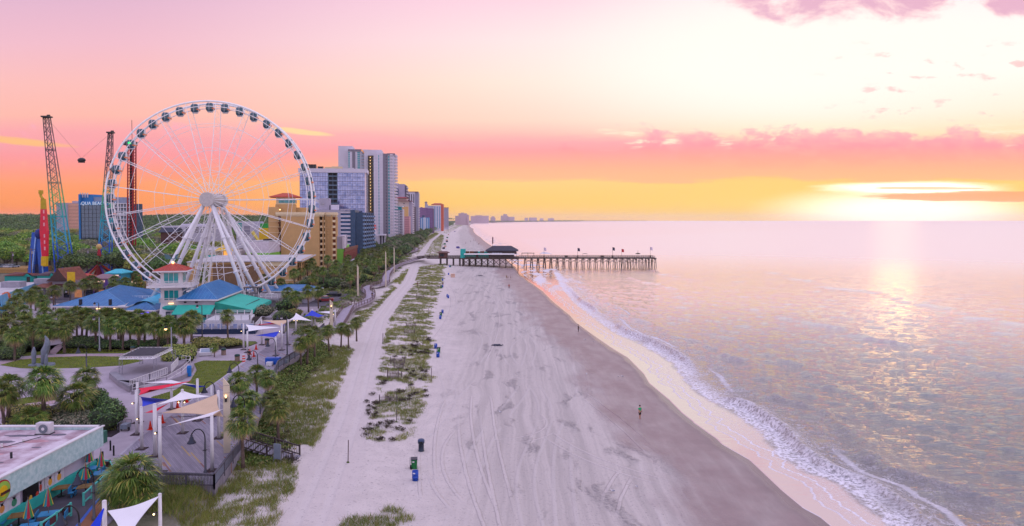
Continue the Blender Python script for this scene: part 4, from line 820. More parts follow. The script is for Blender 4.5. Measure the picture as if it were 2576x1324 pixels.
coast('red_roof_hotel', 'cream and yellow hotel with dark red roofs in front of the white glass tower', 770., [('wall', cw('#d2c2ba'), 145, 322, 552, 0, 26, -1, (WIND, 1, 11, 's', .1, .3)), ('roof', cw('#8a3038'), 130, 375, 540, -3, 30, 554), ('yellow_panel', cw('#d9ae72'), 205, 312, 655, -.8, 2, 830), ('side_wall', cw('#a9a2b6'), 322, 374, 560, 1, 30, -1, (cw('#cfc6cf'), 3, 16, 'e', .9, .4)), ('rear_wall', cw('#cdbfba'), 75, 270, 498, 12, 20, -1), ('roof', cw('#8a3038'), 60, 290, 465, 9, 26, 498)])
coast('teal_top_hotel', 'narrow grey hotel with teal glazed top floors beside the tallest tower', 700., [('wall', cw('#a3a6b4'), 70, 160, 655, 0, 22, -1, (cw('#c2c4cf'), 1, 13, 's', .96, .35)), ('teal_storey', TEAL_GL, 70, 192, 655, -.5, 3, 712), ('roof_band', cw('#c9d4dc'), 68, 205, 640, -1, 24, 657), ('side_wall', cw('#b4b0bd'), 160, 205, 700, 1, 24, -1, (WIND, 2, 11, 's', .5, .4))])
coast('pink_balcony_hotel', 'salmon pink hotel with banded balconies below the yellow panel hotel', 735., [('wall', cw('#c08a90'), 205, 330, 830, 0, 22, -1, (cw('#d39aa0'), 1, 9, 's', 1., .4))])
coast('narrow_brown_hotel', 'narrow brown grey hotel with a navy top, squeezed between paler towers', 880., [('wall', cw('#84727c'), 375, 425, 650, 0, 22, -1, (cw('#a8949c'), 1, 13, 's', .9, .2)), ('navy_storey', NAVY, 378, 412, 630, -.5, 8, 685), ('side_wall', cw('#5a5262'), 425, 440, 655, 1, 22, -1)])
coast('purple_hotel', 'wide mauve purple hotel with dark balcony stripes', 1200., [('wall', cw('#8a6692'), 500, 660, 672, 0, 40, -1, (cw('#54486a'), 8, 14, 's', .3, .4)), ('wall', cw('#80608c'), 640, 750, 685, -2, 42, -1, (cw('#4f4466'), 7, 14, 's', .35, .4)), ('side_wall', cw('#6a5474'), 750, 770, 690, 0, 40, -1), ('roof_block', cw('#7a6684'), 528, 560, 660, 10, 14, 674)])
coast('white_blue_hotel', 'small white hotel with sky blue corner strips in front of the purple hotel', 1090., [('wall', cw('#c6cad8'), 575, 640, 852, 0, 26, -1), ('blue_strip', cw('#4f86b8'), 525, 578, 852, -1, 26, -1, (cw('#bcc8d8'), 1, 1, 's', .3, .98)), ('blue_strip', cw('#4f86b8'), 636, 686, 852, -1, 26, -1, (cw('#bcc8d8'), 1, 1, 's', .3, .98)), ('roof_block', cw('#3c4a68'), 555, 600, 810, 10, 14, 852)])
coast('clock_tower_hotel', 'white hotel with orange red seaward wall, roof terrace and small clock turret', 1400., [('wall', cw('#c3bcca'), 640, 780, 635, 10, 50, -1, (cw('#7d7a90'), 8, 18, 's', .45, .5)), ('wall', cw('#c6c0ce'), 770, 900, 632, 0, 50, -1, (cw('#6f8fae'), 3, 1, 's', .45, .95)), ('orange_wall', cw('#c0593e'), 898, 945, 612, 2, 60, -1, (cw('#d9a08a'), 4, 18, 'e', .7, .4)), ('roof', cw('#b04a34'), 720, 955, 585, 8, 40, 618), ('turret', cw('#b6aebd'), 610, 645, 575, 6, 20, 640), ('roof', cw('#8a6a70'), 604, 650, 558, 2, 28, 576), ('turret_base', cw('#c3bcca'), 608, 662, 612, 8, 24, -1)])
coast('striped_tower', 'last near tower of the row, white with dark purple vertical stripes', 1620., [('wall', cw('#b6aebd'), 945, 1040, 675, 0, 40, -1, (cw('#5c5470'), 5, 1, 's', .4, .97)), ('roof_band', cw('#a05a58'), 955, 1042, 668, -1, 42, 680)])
FP = cw('#b39aa2')  # far hotels share one mauve with the haze mixed in
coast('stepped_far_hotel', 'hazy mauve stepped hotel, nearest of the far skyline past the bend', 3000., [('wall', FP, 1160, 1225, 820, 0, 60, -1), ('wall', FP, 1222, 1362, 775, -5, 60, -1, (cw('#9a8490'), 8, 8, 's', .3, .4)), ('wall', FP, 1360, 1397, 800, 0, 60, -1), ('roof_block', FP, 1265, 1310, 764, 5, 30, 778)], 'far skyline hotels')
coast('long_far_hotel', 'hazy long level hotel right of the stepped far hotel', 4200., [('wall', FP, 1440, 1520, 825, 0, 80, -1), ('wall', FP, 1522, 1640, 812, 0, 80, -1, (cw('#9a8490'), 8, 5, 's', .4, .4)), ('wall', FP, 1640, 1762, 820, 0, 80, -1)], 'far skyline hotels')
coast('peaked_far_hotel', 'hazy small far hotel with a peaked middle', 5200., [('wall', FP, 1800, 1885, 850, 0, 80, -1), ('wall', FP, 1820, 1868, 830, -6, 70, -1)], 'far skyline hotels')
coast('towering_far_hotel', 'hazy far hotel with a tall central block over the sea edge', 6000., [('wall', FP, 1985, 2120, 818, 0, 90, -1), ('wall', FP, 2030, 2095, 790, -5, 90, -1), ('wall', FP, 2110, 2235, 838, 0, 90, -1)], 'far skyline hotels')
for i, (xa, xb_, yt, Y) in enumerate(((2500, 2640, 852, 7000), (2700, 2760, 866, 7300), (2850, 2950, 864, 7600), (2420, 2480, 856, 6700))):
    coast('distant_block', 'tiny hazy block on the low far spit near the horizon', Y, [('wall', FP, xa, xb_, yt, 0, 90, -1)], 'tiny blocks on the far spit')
# ------------------------------------------------------------------ pier
PW = pm('pier_timber', '#4e423c', .85, .25, 1.5, .3); PW2 = pm('pier_pile', '#544a44', .9, .25, 1.2, .4); RF = pm('pier_dark_roof', '#2c2c3c', .7, .12, .8)
PY = 365.; px9 = lambda v: at(9, v, 400, PY).x; pz9 = lambda v: at(9, 1200, v, PY).z; DK = pz9(380)
x0, xa, xb_, x1 = px9(455), px9(755), px9(1240), px9(2398)
pier = thing('fishing_pier', 'long dark timber fishing pier on braced piles running out over the sea', 'pier', ((x0 + x1)/2, PY, 0), world=True)
MB().box(((xb_ + x1)/2, PY + 2, DK - .25), (x1 - xb_, 5.4, .5)).build('deck', PW, pier)
MB().box(((x0 + xa)/2, PY + 2, DK - .3), (xa - x0, 4, .5)).build('deck', PW, pier)
for yy in (PY - .8, PY + 4.8):
    mb = MB()
    for z in (.35, .7, 1.05): mb.beam((xb_, yy, DK + z), (x1, yy, DK + z), .09, .14)
    for i in range(60): x = xb_ + (x1 - xb_)*i/59; mb.box((x, yy, DK + .5), (.12, .12, 1.1))
    mb.build('railing', PW, pier)
    mb = MB()
    for z in (.3, .7, 1.05): mb.beam((x0, yy*.0 + (PY if yy < PY else PY + 4), DK + z), (xa, (PY if yy < PY else PY + 4), DK + z), .09, .14)
    for i in range(22): x = x0 + (xa - x0)*i/21; mb.box((x, PY if yy < PY else PY + 4, DK + .5), (.14, .14, 1.1))
    mb.build('railing', PW, pier)
nb = 20
for i in range(nb + 1):
    u = i/nb; x = px9(1295) + (px9(2395) - px9(1295))*u; rows = 2 if i < 14 else 3
    gz = float(ground_z(x, PY)); y0 = PY - 1.2 if i < 14 else PY - 3.
    for y, dx in [(y0, -.9), (y0 + .4, .9)] + ([(PY + 6, -.9), (PY + 6.2, .9)]): MB().tube([(x + dx*.9, y, gz - 1.5), (x + dx*.25, y, DK - .3)], .17, 7).build('pile', PW2, pier)
    MB().box((x, PY + 2.2, DK - .62), (.35, 8.2, .35)).build('pile_cap', PW, pier)
    if i < nb:
        xn = x + (px9(2395) - px9(1295))/nb; mb = MB(); mb.beam((x, y0, DK - .6), (xn, y0, DK - 2.6), .12, .2); mb.build('cross_brace', PW, pier); mb = MB(); mb.beam((x, y0 + .2, DK - 2.6), (xn, y0 + .2, DK - .6), .12, .2); mb.build('cross_brace', PW, pier)
# wider T head
MB().box((px9(2250), PY + 1.5, DK - .2), (px9(2400) - px9(2090), 9, .35)).build('head_deck', PW, pier)
for i in range(12): x = px9(2110) + (px9(2390) - px9(2110))*i/11; MB().tube([(x, PY - 2.8, -2), (x, PY - 2.8, DK - .3)], .14, 6).build('pile', PW2, pier)
for i, v in enumerate((570, 625, 680, 735)): MB().tube([(px9(v), PY - .2, 1), (px9(v), PY - .2, DK - .3)], .3, 7).build('pile', PW2, pier)
for v in (570, 625, 680, 735): MB().tube([(px9(v), PY + 4.2, 1), (px9(v), PY + 4.2, DK - .3)], .3, 7).build('pile', PW2, pier)
for v in (1650, 1960): MB().box((px9(v), PY + 4.4, DK + .55), (1.6, .7, .8)).build('bench', PW, pier)
# gatehouse
r_ = thing('pier_gatehouse', 'small brown ticket hut with a flat roof on the landward end of the pier', 'hut', (px9(595), PY + 1, DK)); MB().box((0, 0, 1.3), (4.6, 3, 2.6)).build('wall', pm('hut_brown', '#5a3a34', .8), r_); MB().hip((0, 0, 2.6), (6.6, 4.6), 0, .9, 4, .2).build('roof', pm('hut_roof', '#6b4a44', .8), r_); MB().box((-.6, -1.52, 1.4), (2.2, .1, 1.5)).build('window', WIND, r_)
# restaurant on the pier
r_ = thing('pier_restaurant', 'teal and timber restaurant with a dark hipped roof standing on the pier', 'restaurant', ((xa + xb_)/2, PY, DK), world=True)
MB().box(((xa + xb_)/2, PY + 5, DK - .3), (xb_ - xa, 17, .6)).build('deck', PW, r_)
xr0, xr1 = px9(790), px9(1200); zr = pz9(350); MB().box(((xr0 + xr1)/2, PY + 4.5, (DK + zr)/2), (xr1 - xr0, 13, zr - DK)).build('wall', pm('pier_wall', '#54484a', .8, .15), r_)
MB().box(((px9(775) + px9(1200))/2, PY + 4, zr + .12), (px9(1200) - px9(775), 15.5, .25)).build('white_roof', pm('pale_roof', '#b7b3b6'), r_); MB().box((px9(990), PY - 3.7, zr + .3), (px9(1200) - px9(775), .25, .7)).build('fascia', WHITE, r_)
zt2 = pz9(283); zm = pz9(325)
MB().hip((px9(1095), PY + 9, zm), (px9(1238) - px9(955), 15), 0, zt2 - zm, px9(1175) - px9(1015), .3).build('roof', RF, r_)
MB().box((px9(1095), PY + 9, (zr + zm)/2), (px9(1215) - px9(965), 12.5, zm - zr)).build('upper_wall', pm('pier_wall', '#54484a'), r_)
MB().box((px9(765), PY + 1, (DK + pz9(305))/2), (px9(790) - px9(750), 7, pz9(305) - DK)).build('stair_tower', TEAL, r_); MB().box((px9(900), PY + 8, zr + .6), (px9(960) - px9(800), 6, .9)).build('roof_bar', TEAL, r_)
for v in (795, 835, 870, 925): MB().box((px9(v), PY + 4, zr + .8), (2.2, 2, 1.2)).build('roof_furniture', pm('rust_panel', '#6a3c20') if v != 870 else DARK, r_)
MB().box((px9(940), PY - 2.2, DK + 1.4), (px9(1000) - px9(912), .4, 2.6)).build('teal_panel', TEAL, r_); MB().box((px9(830), PY - 2.1, DK + 1.3), (px9(880) - px9(790), .3, 1.8)).build('teal_panel', TEAL, r_)
for i, v in enumerate((1020, 1042, 1064, 1086)): MB().box((px9(v), PY - 2.05, DK + 2.2), (1.1, .2, 1.1)).build('window', pm('pale_window', '#b9c0cf', .2), r_)
mb = MB()
for z in (.4, .75, 1.1): mb.beam((px9(790), PY - 3.3, DK + z), (xb_, PY - 3.3, DK + z), .1, .16)
for i in range(26): mb.box((px9(790) + (xb_ - px9(790))*i/25, PY - 3.3, DK + (1.6 if i % 4 == 0 else .55)), (.16, .16, 3.4 if i % 4 == 0 else 1.1))
mb.build('veranda_railing', PW, r_)
for i in range(10):
    for y in (PY - 3, PY + 3, PY + 9): x = xa + .6 + (xb_ - xa - 1)*i/9; MB().tube([(x, y, -.5), (x, y, DK - .3)], .24, 7).build('pile', PW2, r_)
    if i < 9: x2 = xa + .6 + (xb_ - xa - 1)*(i + 1)/9; MB().beam((x, PY - 3, DK - .7), (x2, PY - 3, 1.4) if i % 2 else (x2, PY - 3, DK - .7 - 2.6), .16, .26).build('brace', PW, r_); MB().beam((x, PY + 3, 1.6), (x2, PY + 3, DK - .7), .16, .26).build('brace', PW, r_)
for v, lab, hh in ((1012, 'tall flagpole with a dark flag at the roof of the pier restaurant', 208),): 
    f = thing('flagpole', lab, 'flag', (px9(v), PY + 5, zr + .3)); hz_ = pz9(hh) - zr; MB().tube([(0, 0, 0), (0, 0, hz_)], .09, 6).build('pole', DARK, f); MB().sheet([(0, 0, hz_ - 3.8), (.5, .1, hz_ - 3.7), (.55, 0, hz_ - .2), (0, 0, hz_ - .1)], .05).build('flag', pm('flag_dark', '#5a2a3c', .8), f)
mb = MB().box((0, 0, 2.4), (7, 2.6, .2))
sh = thing('pier_shelter', 'long brown shelter roof on posts just seaward of the pier restaurant', 'shelter', (px9(1318), PY + 2, DK)); mb.build('roof', PW, sh)
for sx in (-3.2, 0, 3.2): MB().box((sx, .9, 1.2), (.2, .2, 2.4)).build('post', PW, sh)
for v, top, lab in ((1455, 292, 'pale flag on a pole nearest the restaurant on the pier'), (1742, 296, 'dark flag on a pole midway along the pier'), (2040, 290, 'dark flag on a pole left of the red flag on the pier'), (2118, 304, 'small red flag near the seaward end of the pier'), (2362, 288, 'pale flag on the pole at the very end of the pier')):
    f = thing('pier_flag', lab, 'flag', (px9(v), PY + .6, DK), group='flags along the pier'); hz_ = pz9(top) - DK; MB().tube([(0, 0, 0), (0, 0, hz_)], .07, 5).build('pole', PW, f)
    MB().sheet([(0, 0, hz_ - 1.7), (1.3, .1, hz_ - 1.9), (1.2, .2, hz_ - .3), (0, 0, hz_)], .05).build('flag', pm('flag_red', '#b02a30', .8) if 'red flag near' in lab else pm('flag_pale', '#c9b8c4', .8) if 'pale' in lab else pm('flag_navy', '#2c2c44', .8), f)
    if top < 300: MB().box((0, 0, .6), (.6, .6, 1.2)).build('pole_box', PW, f)
for v, wv, lab in ((1470, 105, 'long white canopy standing on the pier'), (1808, 40, 'small brown shelter roof midway along the pier'), (2262, 46, 'curved brown umbrella shelter near the end of the pier')):
    sh = thing('pier_canopy', lab, 'shelter', (px9(v), PY + 2.5, DK)); wm = wv*.29514/F*PY
    m_ = pm('white_canvas', '#d6d2d8', .8) if 'white' in lab else PW
    if 'umbrella' in lab: MB().lathe([(wm/2, 1.9), (wm/2*.7, 2.3), (.1, 2.6)], n=12).build('roof', m_, sh); MB().tube([(0, 0, 0), (0, 0, 3.9)], .07, 5).build('post', PW, sh)
    else:
        MB().add([(-wm/2, -1.2, 2.1), (wm/2, -1.2, 2.1), (wm/2, 1.2, 2.1), (-wm/2, 1.2, 2.1), (-wm/6, 0, 3.1 if wv > 60 else 2.3), (wm/6, 0, 2.7 if wv > 60 else 2.3)], [(3, 2, 1, 0), (0, 1, 5, 4), (1, 2, 5), (2, 3, 4, 5), (3, 0, 4)]).build('roof', m_, sh)
        for sx in (-1, 1): MB().tube([(sx*wm*.45, 0, 0), (sx*wm*.45, 0, 2.2)], .06, 5).build('post', PW, sh)
# ------------------------------------------------------------------ winding boardwalk with rails
def smooth_path(pts, n=6):
    out_ = []; P = [pts[0]] + list(pts) + [pts[-1]]
    for i in range(1, len(P) - 2):
        for k in range(n):
            t = k/n; a, b_, c_, d = P[i-1], P[i], P[i+1], P[i+2]
            out_.append(.5*((2*b_) + (-a + c_)*t + (2*a - 5*b_ + 4*c_ - d)*t*t + (-a + 3*b_ - 3*c_ + d)*t**3))
    return out_ + [pts[-1]]
def offset(path, d):
    r_ = []
    for i, p in enumerate(path):
        t = (path[min(i+1, len(path)-1)] - path[max(i-1, 0)]).normalized(); r_.append(p + Vector((t.y, -t.x, 0))*d)
    return r_
def ribbon(mb, path, w_, t=.25):
    a, b_ = offset(path, -w_/2), offset(path, w_/2); n = len(path); vs = a + b_ + [p - Vector((0, 0, t)) for p in a] + [p - Vector((0, 0, t)) for p in b_]; fs = []
    for i in range(n - 1): fs += [(i, n+i, n+i+1, i+1), (2*n+i, 2*n+i+1, 3*n+i+1, 3*n+i), (i, i+1, 2*n+i+1, 2*n+i), (n+i, 3*n+i, 3*n+i+1, n+i+1)]
    return mb.add(vs, fs)
def rail(path, name, label, m, h=1.05, step=1.8, fill=None, group=None, cat='railing', infill='bars'):
    r_ = thing(name, label, cat, path[0], group=group, world=True); mb = MB(); L = 0.; posts = []
    for i, p in enumerate(path):
        if i: L += (p - path[i-1]).length
        if not posts or L - posts[-1][0] >= step or i == len(path) - 1: posts.append((L, p))
    for z, hh in ((h, .09), (h - .28, .1), (.42, .1), (.16, .1)) if infill == 'bars' else ((h, .1), (.12, .1)):
        for a, b_ in zip(path, path[1:]): mb.beam(a + Vector((0, 0, z)), b_ + Vector((0, 0, z)), .12 if z == h else .05, hh)
    mb.build('rails', m, r_) if False else mb.build('rail', m, r_)
    o0 = off_of(r_); pr = MB().box(o0 + Vector((0, 0, h/2 + .02)), (.13, .13, h + .06)).build('post', m, r_)
    place_parts(r_, pr, [p - o0 for _, p in posts])
    if fill:
        mb = MB()
        for a, b_ in zip(path, path[1:]): mb.beam(a + Vector((0, 0, h*.55)), b_ + Vector((0, 0, h*.55)), .03, h*.72)
        mb.build('infill', fill, r_)
    return r_
bw = smooth_path([g(10, 150, 745), g(10, 205, 660), g(10, 262, 570), g(10, 340, 530), g(10, 420, 500), g(10, 468, 455), g(10, 462, 415), g(10, 425, 385), g(10, 470, 345), g(10, 560, 340), g(10, 612, 315), g(10, 615, 270), g(10, 640, 225), g(10, 690, 180), g(10, 760, 140), g(10, 860, 108), g(10, 930, 88)])
bw += [Vector((x0 + 1, PY + 2, 3.0)), Vector((x0 + 3, PY + 2, DK))] if False else []
BWM = pm('boardwalk_planks', '#a59aa8', .8, .12, 1.2, .3); struct(ribbon(MB(), [p + Vector((0, 0, .12)) for p in bw], 2.7).build('boardwalk_path', BWM))
RW = pm('rail_wood', '#6e5a58', .85, .2, 2.)
rail([p + Vector((0, 0, .12)) for p in offset(bw, 1.4)], 'boardwalk_railing', 'weathered wooden railing on the seaward side of the winding boardwalk', RW, 1.1, 2.2)
rail([p + Vector((0, 0, .12)) for p in offset(bw, -1.4)], 'boardwalk_railing', 'weathered wooden railing on the inland side of the winding boardwalk', RW, 1.1, 2.2)
rmp = [bw[-1] + Vector((0, 0, .12)), Vector(((bw[-1].x + x0)/2, (bw[-1].y + PY + 2)/2, 4.4)), Vector((x0, PY + 2, DK - .05))]
rp_ = thing('pier_ramp', 'sloping timber ramp joining the winding boardwalk to the pier', 'ramp', rmp[0], world=True); ribbon(MB(), rmp, 3.2, .3).build('deck', PW, rp_)
for d in (-1.6, 1.6):
    mb = MB(); q = offset(rmp, d)
    for z in (.35, .7, 1.05):
        for a, b_ in zip(q, q[1:]): mb.beam(a + Vector((0, 0, z)), b_ + Vector((0, 0, z)), .1, .14)
    for a, b_ in zip(q, q[1:]):
        for i in range(8): mb.box(a.lerp(b_, i/8) + Vector((0, 0, .5)), (.14, .14, 1.1))
    mb.build('railing', PW, rp_)
# far boardwalk loops beyond
bw2 = smooth_path([g(3, 1220, 1110), g(3, 1300, 1128), g(3, 1380, 1118), g(3, 1400, 1100), g(3, 1480, 1078), g(3, 1500, 1060), g(3, 1430, 1052)])
struct(ribbon(MB(), [p + Vector((0, 0, .12)) for p in bw2], 3.).build('boardwalk_path', BWM)); rail([p + Vector((0, 0, .12)) for p in offset(bw2, 1.5)], 'boardwalk_railing', 'far wooden railing beyond the pier among shrubs, seaward edge', RW, 1.1, 3.); rail([p + Vector((0, 0, .12)) for p in offset(bw2, -1.5)], 'boardwalk_railing', 'far wooden railing beyond the pier among shrubs, landward edge', RW, 1.1, 3.)
# ------------------------------------------------------------------ bins, poles, dune fences on the sand
def gb(k, x, y): p = g(k, x, y, 1.7); p.z = float(ground_z(p.x, p.y)); p2 = g(k, x, y, p.z); p2.z = float(ground_z(p2.x, p2.y)) - .02; return p2
BARREL = pm('barrel_blue', '#1747a8', .4, .08); BGREEN = pm('bin_green', '#0e6b34', .4, .08); BNAVY = pm('bin_navy', '#1c2a3c', .45)
def barrel():
    o = thing('blue_barrel', 'x', 'bin'); MB().lathe([(.29, 0), (.3, .3), (.315, .31), (.315, .34), (.3, .35), (.3, .6), (.315, .61), (.315, .64), (.3, .65), (.3, .93), (.27, .93), (.27, .55), (.02, .55)], n=18).build('drum', BARREL, o, True); MB().box((-.08, -.29, .78), (.22, .06, .1)).build('sticker', PLAS, o); return o
def greenbin(open_=True):
    o = thing('green_bin', 'x', 'bin'); MB().box((0, 0, .5), (.5, .6, .9), 0, 1.2).build('tub', BGREEN, o)
    MB().box((0, 0, 1.0), (.66, .78, .08)).build('rim', BNAVY, o); MB().box((-.4, 0, .62), (.05, .66, .8)).build('lid', BNAVY, o)
    for sy in (-.3, .3): MB().tube([(-.3, sy - .04, .13), (-.3, sy + .04, .13)], .13, 12).build('wheel', BLACK, o)
    MB().box((-.08, -.375, .78), (.2, .03, .12)).build('sticker', PLAS, o); return o
bar0, gr0 = barrel(), greenbin(); ub, ug = [0], [0]
def put(kind, k, x, y, lab, rz=0.):
    src, u = (bar0, ub) if kind == 'b' else (gr0, ug); l = gb(k, x, y)
    if not u[0]: u[0] = 1; src.location = l; src.rotation_euler.z = rz; src['label'] = lab; src['group'] = 'bins along the beach'; return src
    return dup(src, l, rz, lab, 'bins along the beach')
put('b', 11, 1160, 918, 'blue barrel bin nearest the camera, below the near green wheeled bin'); put('g', 11, 1150, 812, 'green wheeled bin with open lid nearest the camera', .15)
put('b', 10, 1077, 928, 'blue barrel just left of the second green bin up the beach'); put('g', 10, 1106, 968, 'second green wheeled bin, between two blue barrels', .1); put('b', 10, 1098, 1010, 'blue barrel just below the second green bin up the beach')
put('g', 10, 1126, 628, 'third green wheeled bin up the beach', .1); put('b', 10, 1140, 600, 'blue barrel behind the third green bin'); put('b', 10, 1120, 654, 'blue barrel in front of the third green bin')
put('b', 10, 1194, 460, 'left one of the pair of blue barrels alone on open sand'); put('b', 10, 1186, 450, 'right one of the pair of blue barrels alone on open sand'); put('b', 10, 1142, 298, 'blue barrel nearest the dog walker, beyond the path'); put('g', 10, 1130, 368, 'small green bin beside the dog walker', .1); put('b', 10, 1141, 360, 'blue barrel against the green bin by the dog walker')
put('b', 10, 1197, 243, 'blue barrel left of the beige box by the pier'); put('b', 10, 1207, 172, 'teal blue barrel close in front of the pier piles'); put('g', 10, 1216, 172, 'green bin close in front of the pier piles')
o = thing('dark_bin', 'dark navy domed litter bin standing alone above the near green bin', 'bin', gb(11, 1212, 658)); MB().lathe([(.3, 0), (.34, .04), (.29, .06), (.29, .85), (.36, .88), (.36, 1.02)], n=18).build('body', BNAVY, o, True); MB().lathe([(.37, 1.02), (.36, 1.2), (.28, 1.3), (.1, 1.34)], n=18).build('dome_lid', pm('lid_slate', '#39496a', .4), o, True); MB().box((0, -.3, 1.02), (.34, .14, .16)).build('slot', BLACK, o)
o = thing('beige_box', 'beige lifeguard storage box on the sand before the pier', 'box', gb(10, 1237, 266)); MB().box((0, 0, .75), (1.7, 1.2, 1.5)).build('box', pm('box_beige', '#cfa995', .7), o); MB().box((0, 0, 1.55), (1.8, 1.3, .12)).build('lid', pm('box_lid', '#d9bba8', .7), o)
for k, x, y, hh, lab in ((11, 563, 762, 2.3, 'thin leaning bamboo pole by the sand track, nearest the camera'), (15, 997, 440, 2., 'grey post at the landward edge in the middle of the dune strip'), (11, 992, 402, 1.6, 'short grey post inside the nearest dune grass patch'), (10, 957, 900, 2., 'grey post at the seaward edge of the dune grass'), (10, 1035, 1235, 2.1, 'thin leaning green post beside the dune grass on open sand'), (10, 583, 880, 2., 'grey post beside the sand track, below the left end of the dune grass'), (10, 1008, 622, 2., 'brown stake beside the third green bin'), (10, 1036, 358, 2., 'thin stake near the path crossing'), (10, 1060, 232, 2., 'thin stake in the farthest dune patch before the pier'), (10, 1057, 1320, .1, None)):
    if lab: l = gb(k, x, y); o = thing('marker_post', lab, 'post', l); MB().tube([(0, 0, -.3), (.06, 0, hh)], .05, 6).build('pole', WOOD, o); MB().lathe([(.12, 0), (.16, .08), (.05, .18)], n=7).build('weed_tuft', pm('weed', '#4a5a2a', .9), o)
FNC = pm('slat_fence', '#8d7f82', .9, .25, 4.)
def sandfence(k, xa, xb_, y, hh, lab):
    a, b_ = gb(k, xa, y), gb(k, xb_, y); o = thing('sand_fence', lab, 'fence', a, group='sand fences across the dunes', world=True); n = max(8, int((b_ - a).length/.16)); mb = MB()
    for i in range(n): p = a.lerp(b_, (i + .5)/n); p.z = float(ground_z(p.x, p.y)); mb.box(p + Vector((0, .05*rnd.uniform(-1, 1), hh*.5 - .05 + .05*rnd.uniform(-1, 1))), (.05, .02, hh))
    for z in (.3, .75): mb.beam(a + Vector((0, 0, hh*z)), b_ + Vector((0, 0, hh*z)), .03, .03)
    mb.build('pickets', FNC, o) if False else mb.build('picket_fence', FNC, o)
    for p in (a, b_): MB().box(p + Vector((0, 0, hh*.55)), (.1, .1, hh*1.3)).build('post', WOOD, o)
for a in ((11, 842, 998, 228, .9, 'sand fence nearest the camera, grey slats at the top of the near dune patch'), (11, 915, 1040, 8, .9, 'second sand fence from the camera among brown dune scrub'), (10, 658, 790, 1070, 1., 'third sand fence, grey slats beside brown scrub'), (10, 690, 775, 1108, .9, 'sand fence just below the third one, shorter'), (10, 788, 880, 790, .9, 'pinkish leaning sand fence on bare sand between two dune patches'), (10, 803, 888, 728, .9, 'sand fence just above the pinkish leaning one'), (10, 900, 968, 465, 1.3, 'grey sand fence in a wide dune patch opposite the paired blue barrels'), (10, 932, 994, 372, 1., 'sand fence at the near edge of the path crossing'), (10, 980, 1026, 190, 1., 'farthest sand fence, in the dune patch nearest the pier'), (10, 628, 730, 1215, 1.3, 'pale double height sand fence near the lower end of the dune strip')): sandfence(*a)
# clump of seaweed and a driftwood heap on the sand
for k, x, y, s_c, lab in ((10, 1635, 900, .8, 'dark heap of seaweed alone on the raked sand'), (10, 1488, 250, .8, 'small dark driftwood heap on the sand near the pier')):
    l = gb(k, x, y); o = thing('wrack_heap', lab, 'seaweed'); o.location = l; mb = MB()
    for i in range(16): a = rnd.uniform(0, 6.28); c_ = Vector((rnd.gauss(0, .5), rnd.gauss(0, .25), .08)); mb.tube([c_, c_ + Vector((math.cos(a)*.6, math.sin(a)*.35, .12)), c_ + Vector((math.cos(a)*1., math.sin(a)*.6, 0))], [.06, .1, .02], 5)
    mb.blob((0, 0, .05), (.7, .35, .22), 4, .5, 7); mb.build('weed', pm('seaweed', '#33384a', .8, .3, 4.), o)
# ------------------------------------------------------------------ people, gulls, dogs
def skinfig(name, segs, m, parent, loc=(0, 0, 0), lvl=1):
    vs, es, rs, idx = [], [], [], {}
    def vid(p, r_):
        k = tuple(round(c_, 4) for c_ in p)
        if k not in idx: idx[k] = len(vs); vs.append(p); rs.append(r_)
        return idx[k]
    for ch in segs:
        ids = [vid(p, r_) for p, r_ in ch]; es += list(zip(ids, ids[1:]))
    me = bpy.data.meshes.new(name); me.from_pydata(vs, es, []); o = bpy.data.objects.new(name, me); COL.objects.link(o)
    sk = o.modifiers.new('skin', 'SKIN'); sk.use_smooth_shade = True
    for i, d in enumerate(me.skin_vertices[0].data): d.radius = (rs[i], rs[i]*.85) if not isinstance(rs[i], tuple) else rs[i]; d.use_root = (i == 0)
    o.modifiers.new('sub', 'SUBSURF').levels = lvl; o.modifiers['sub'].render_levels = lvl
    dg = bpy.context.evaluated_depsgraph_get(); me2 = bpy.data.meshes.new_from_object(o.evaluated_get(dg)); bpy.data.objects.remove(o)
    q = bpy.data.objects.new(name, me2); me2.materials.append(m); me2.polygons.foreach_set('use_smooth', [True]*len(me2.polygons)); COL.objects.link(q); q.parent = parent; q.location = loc; return q
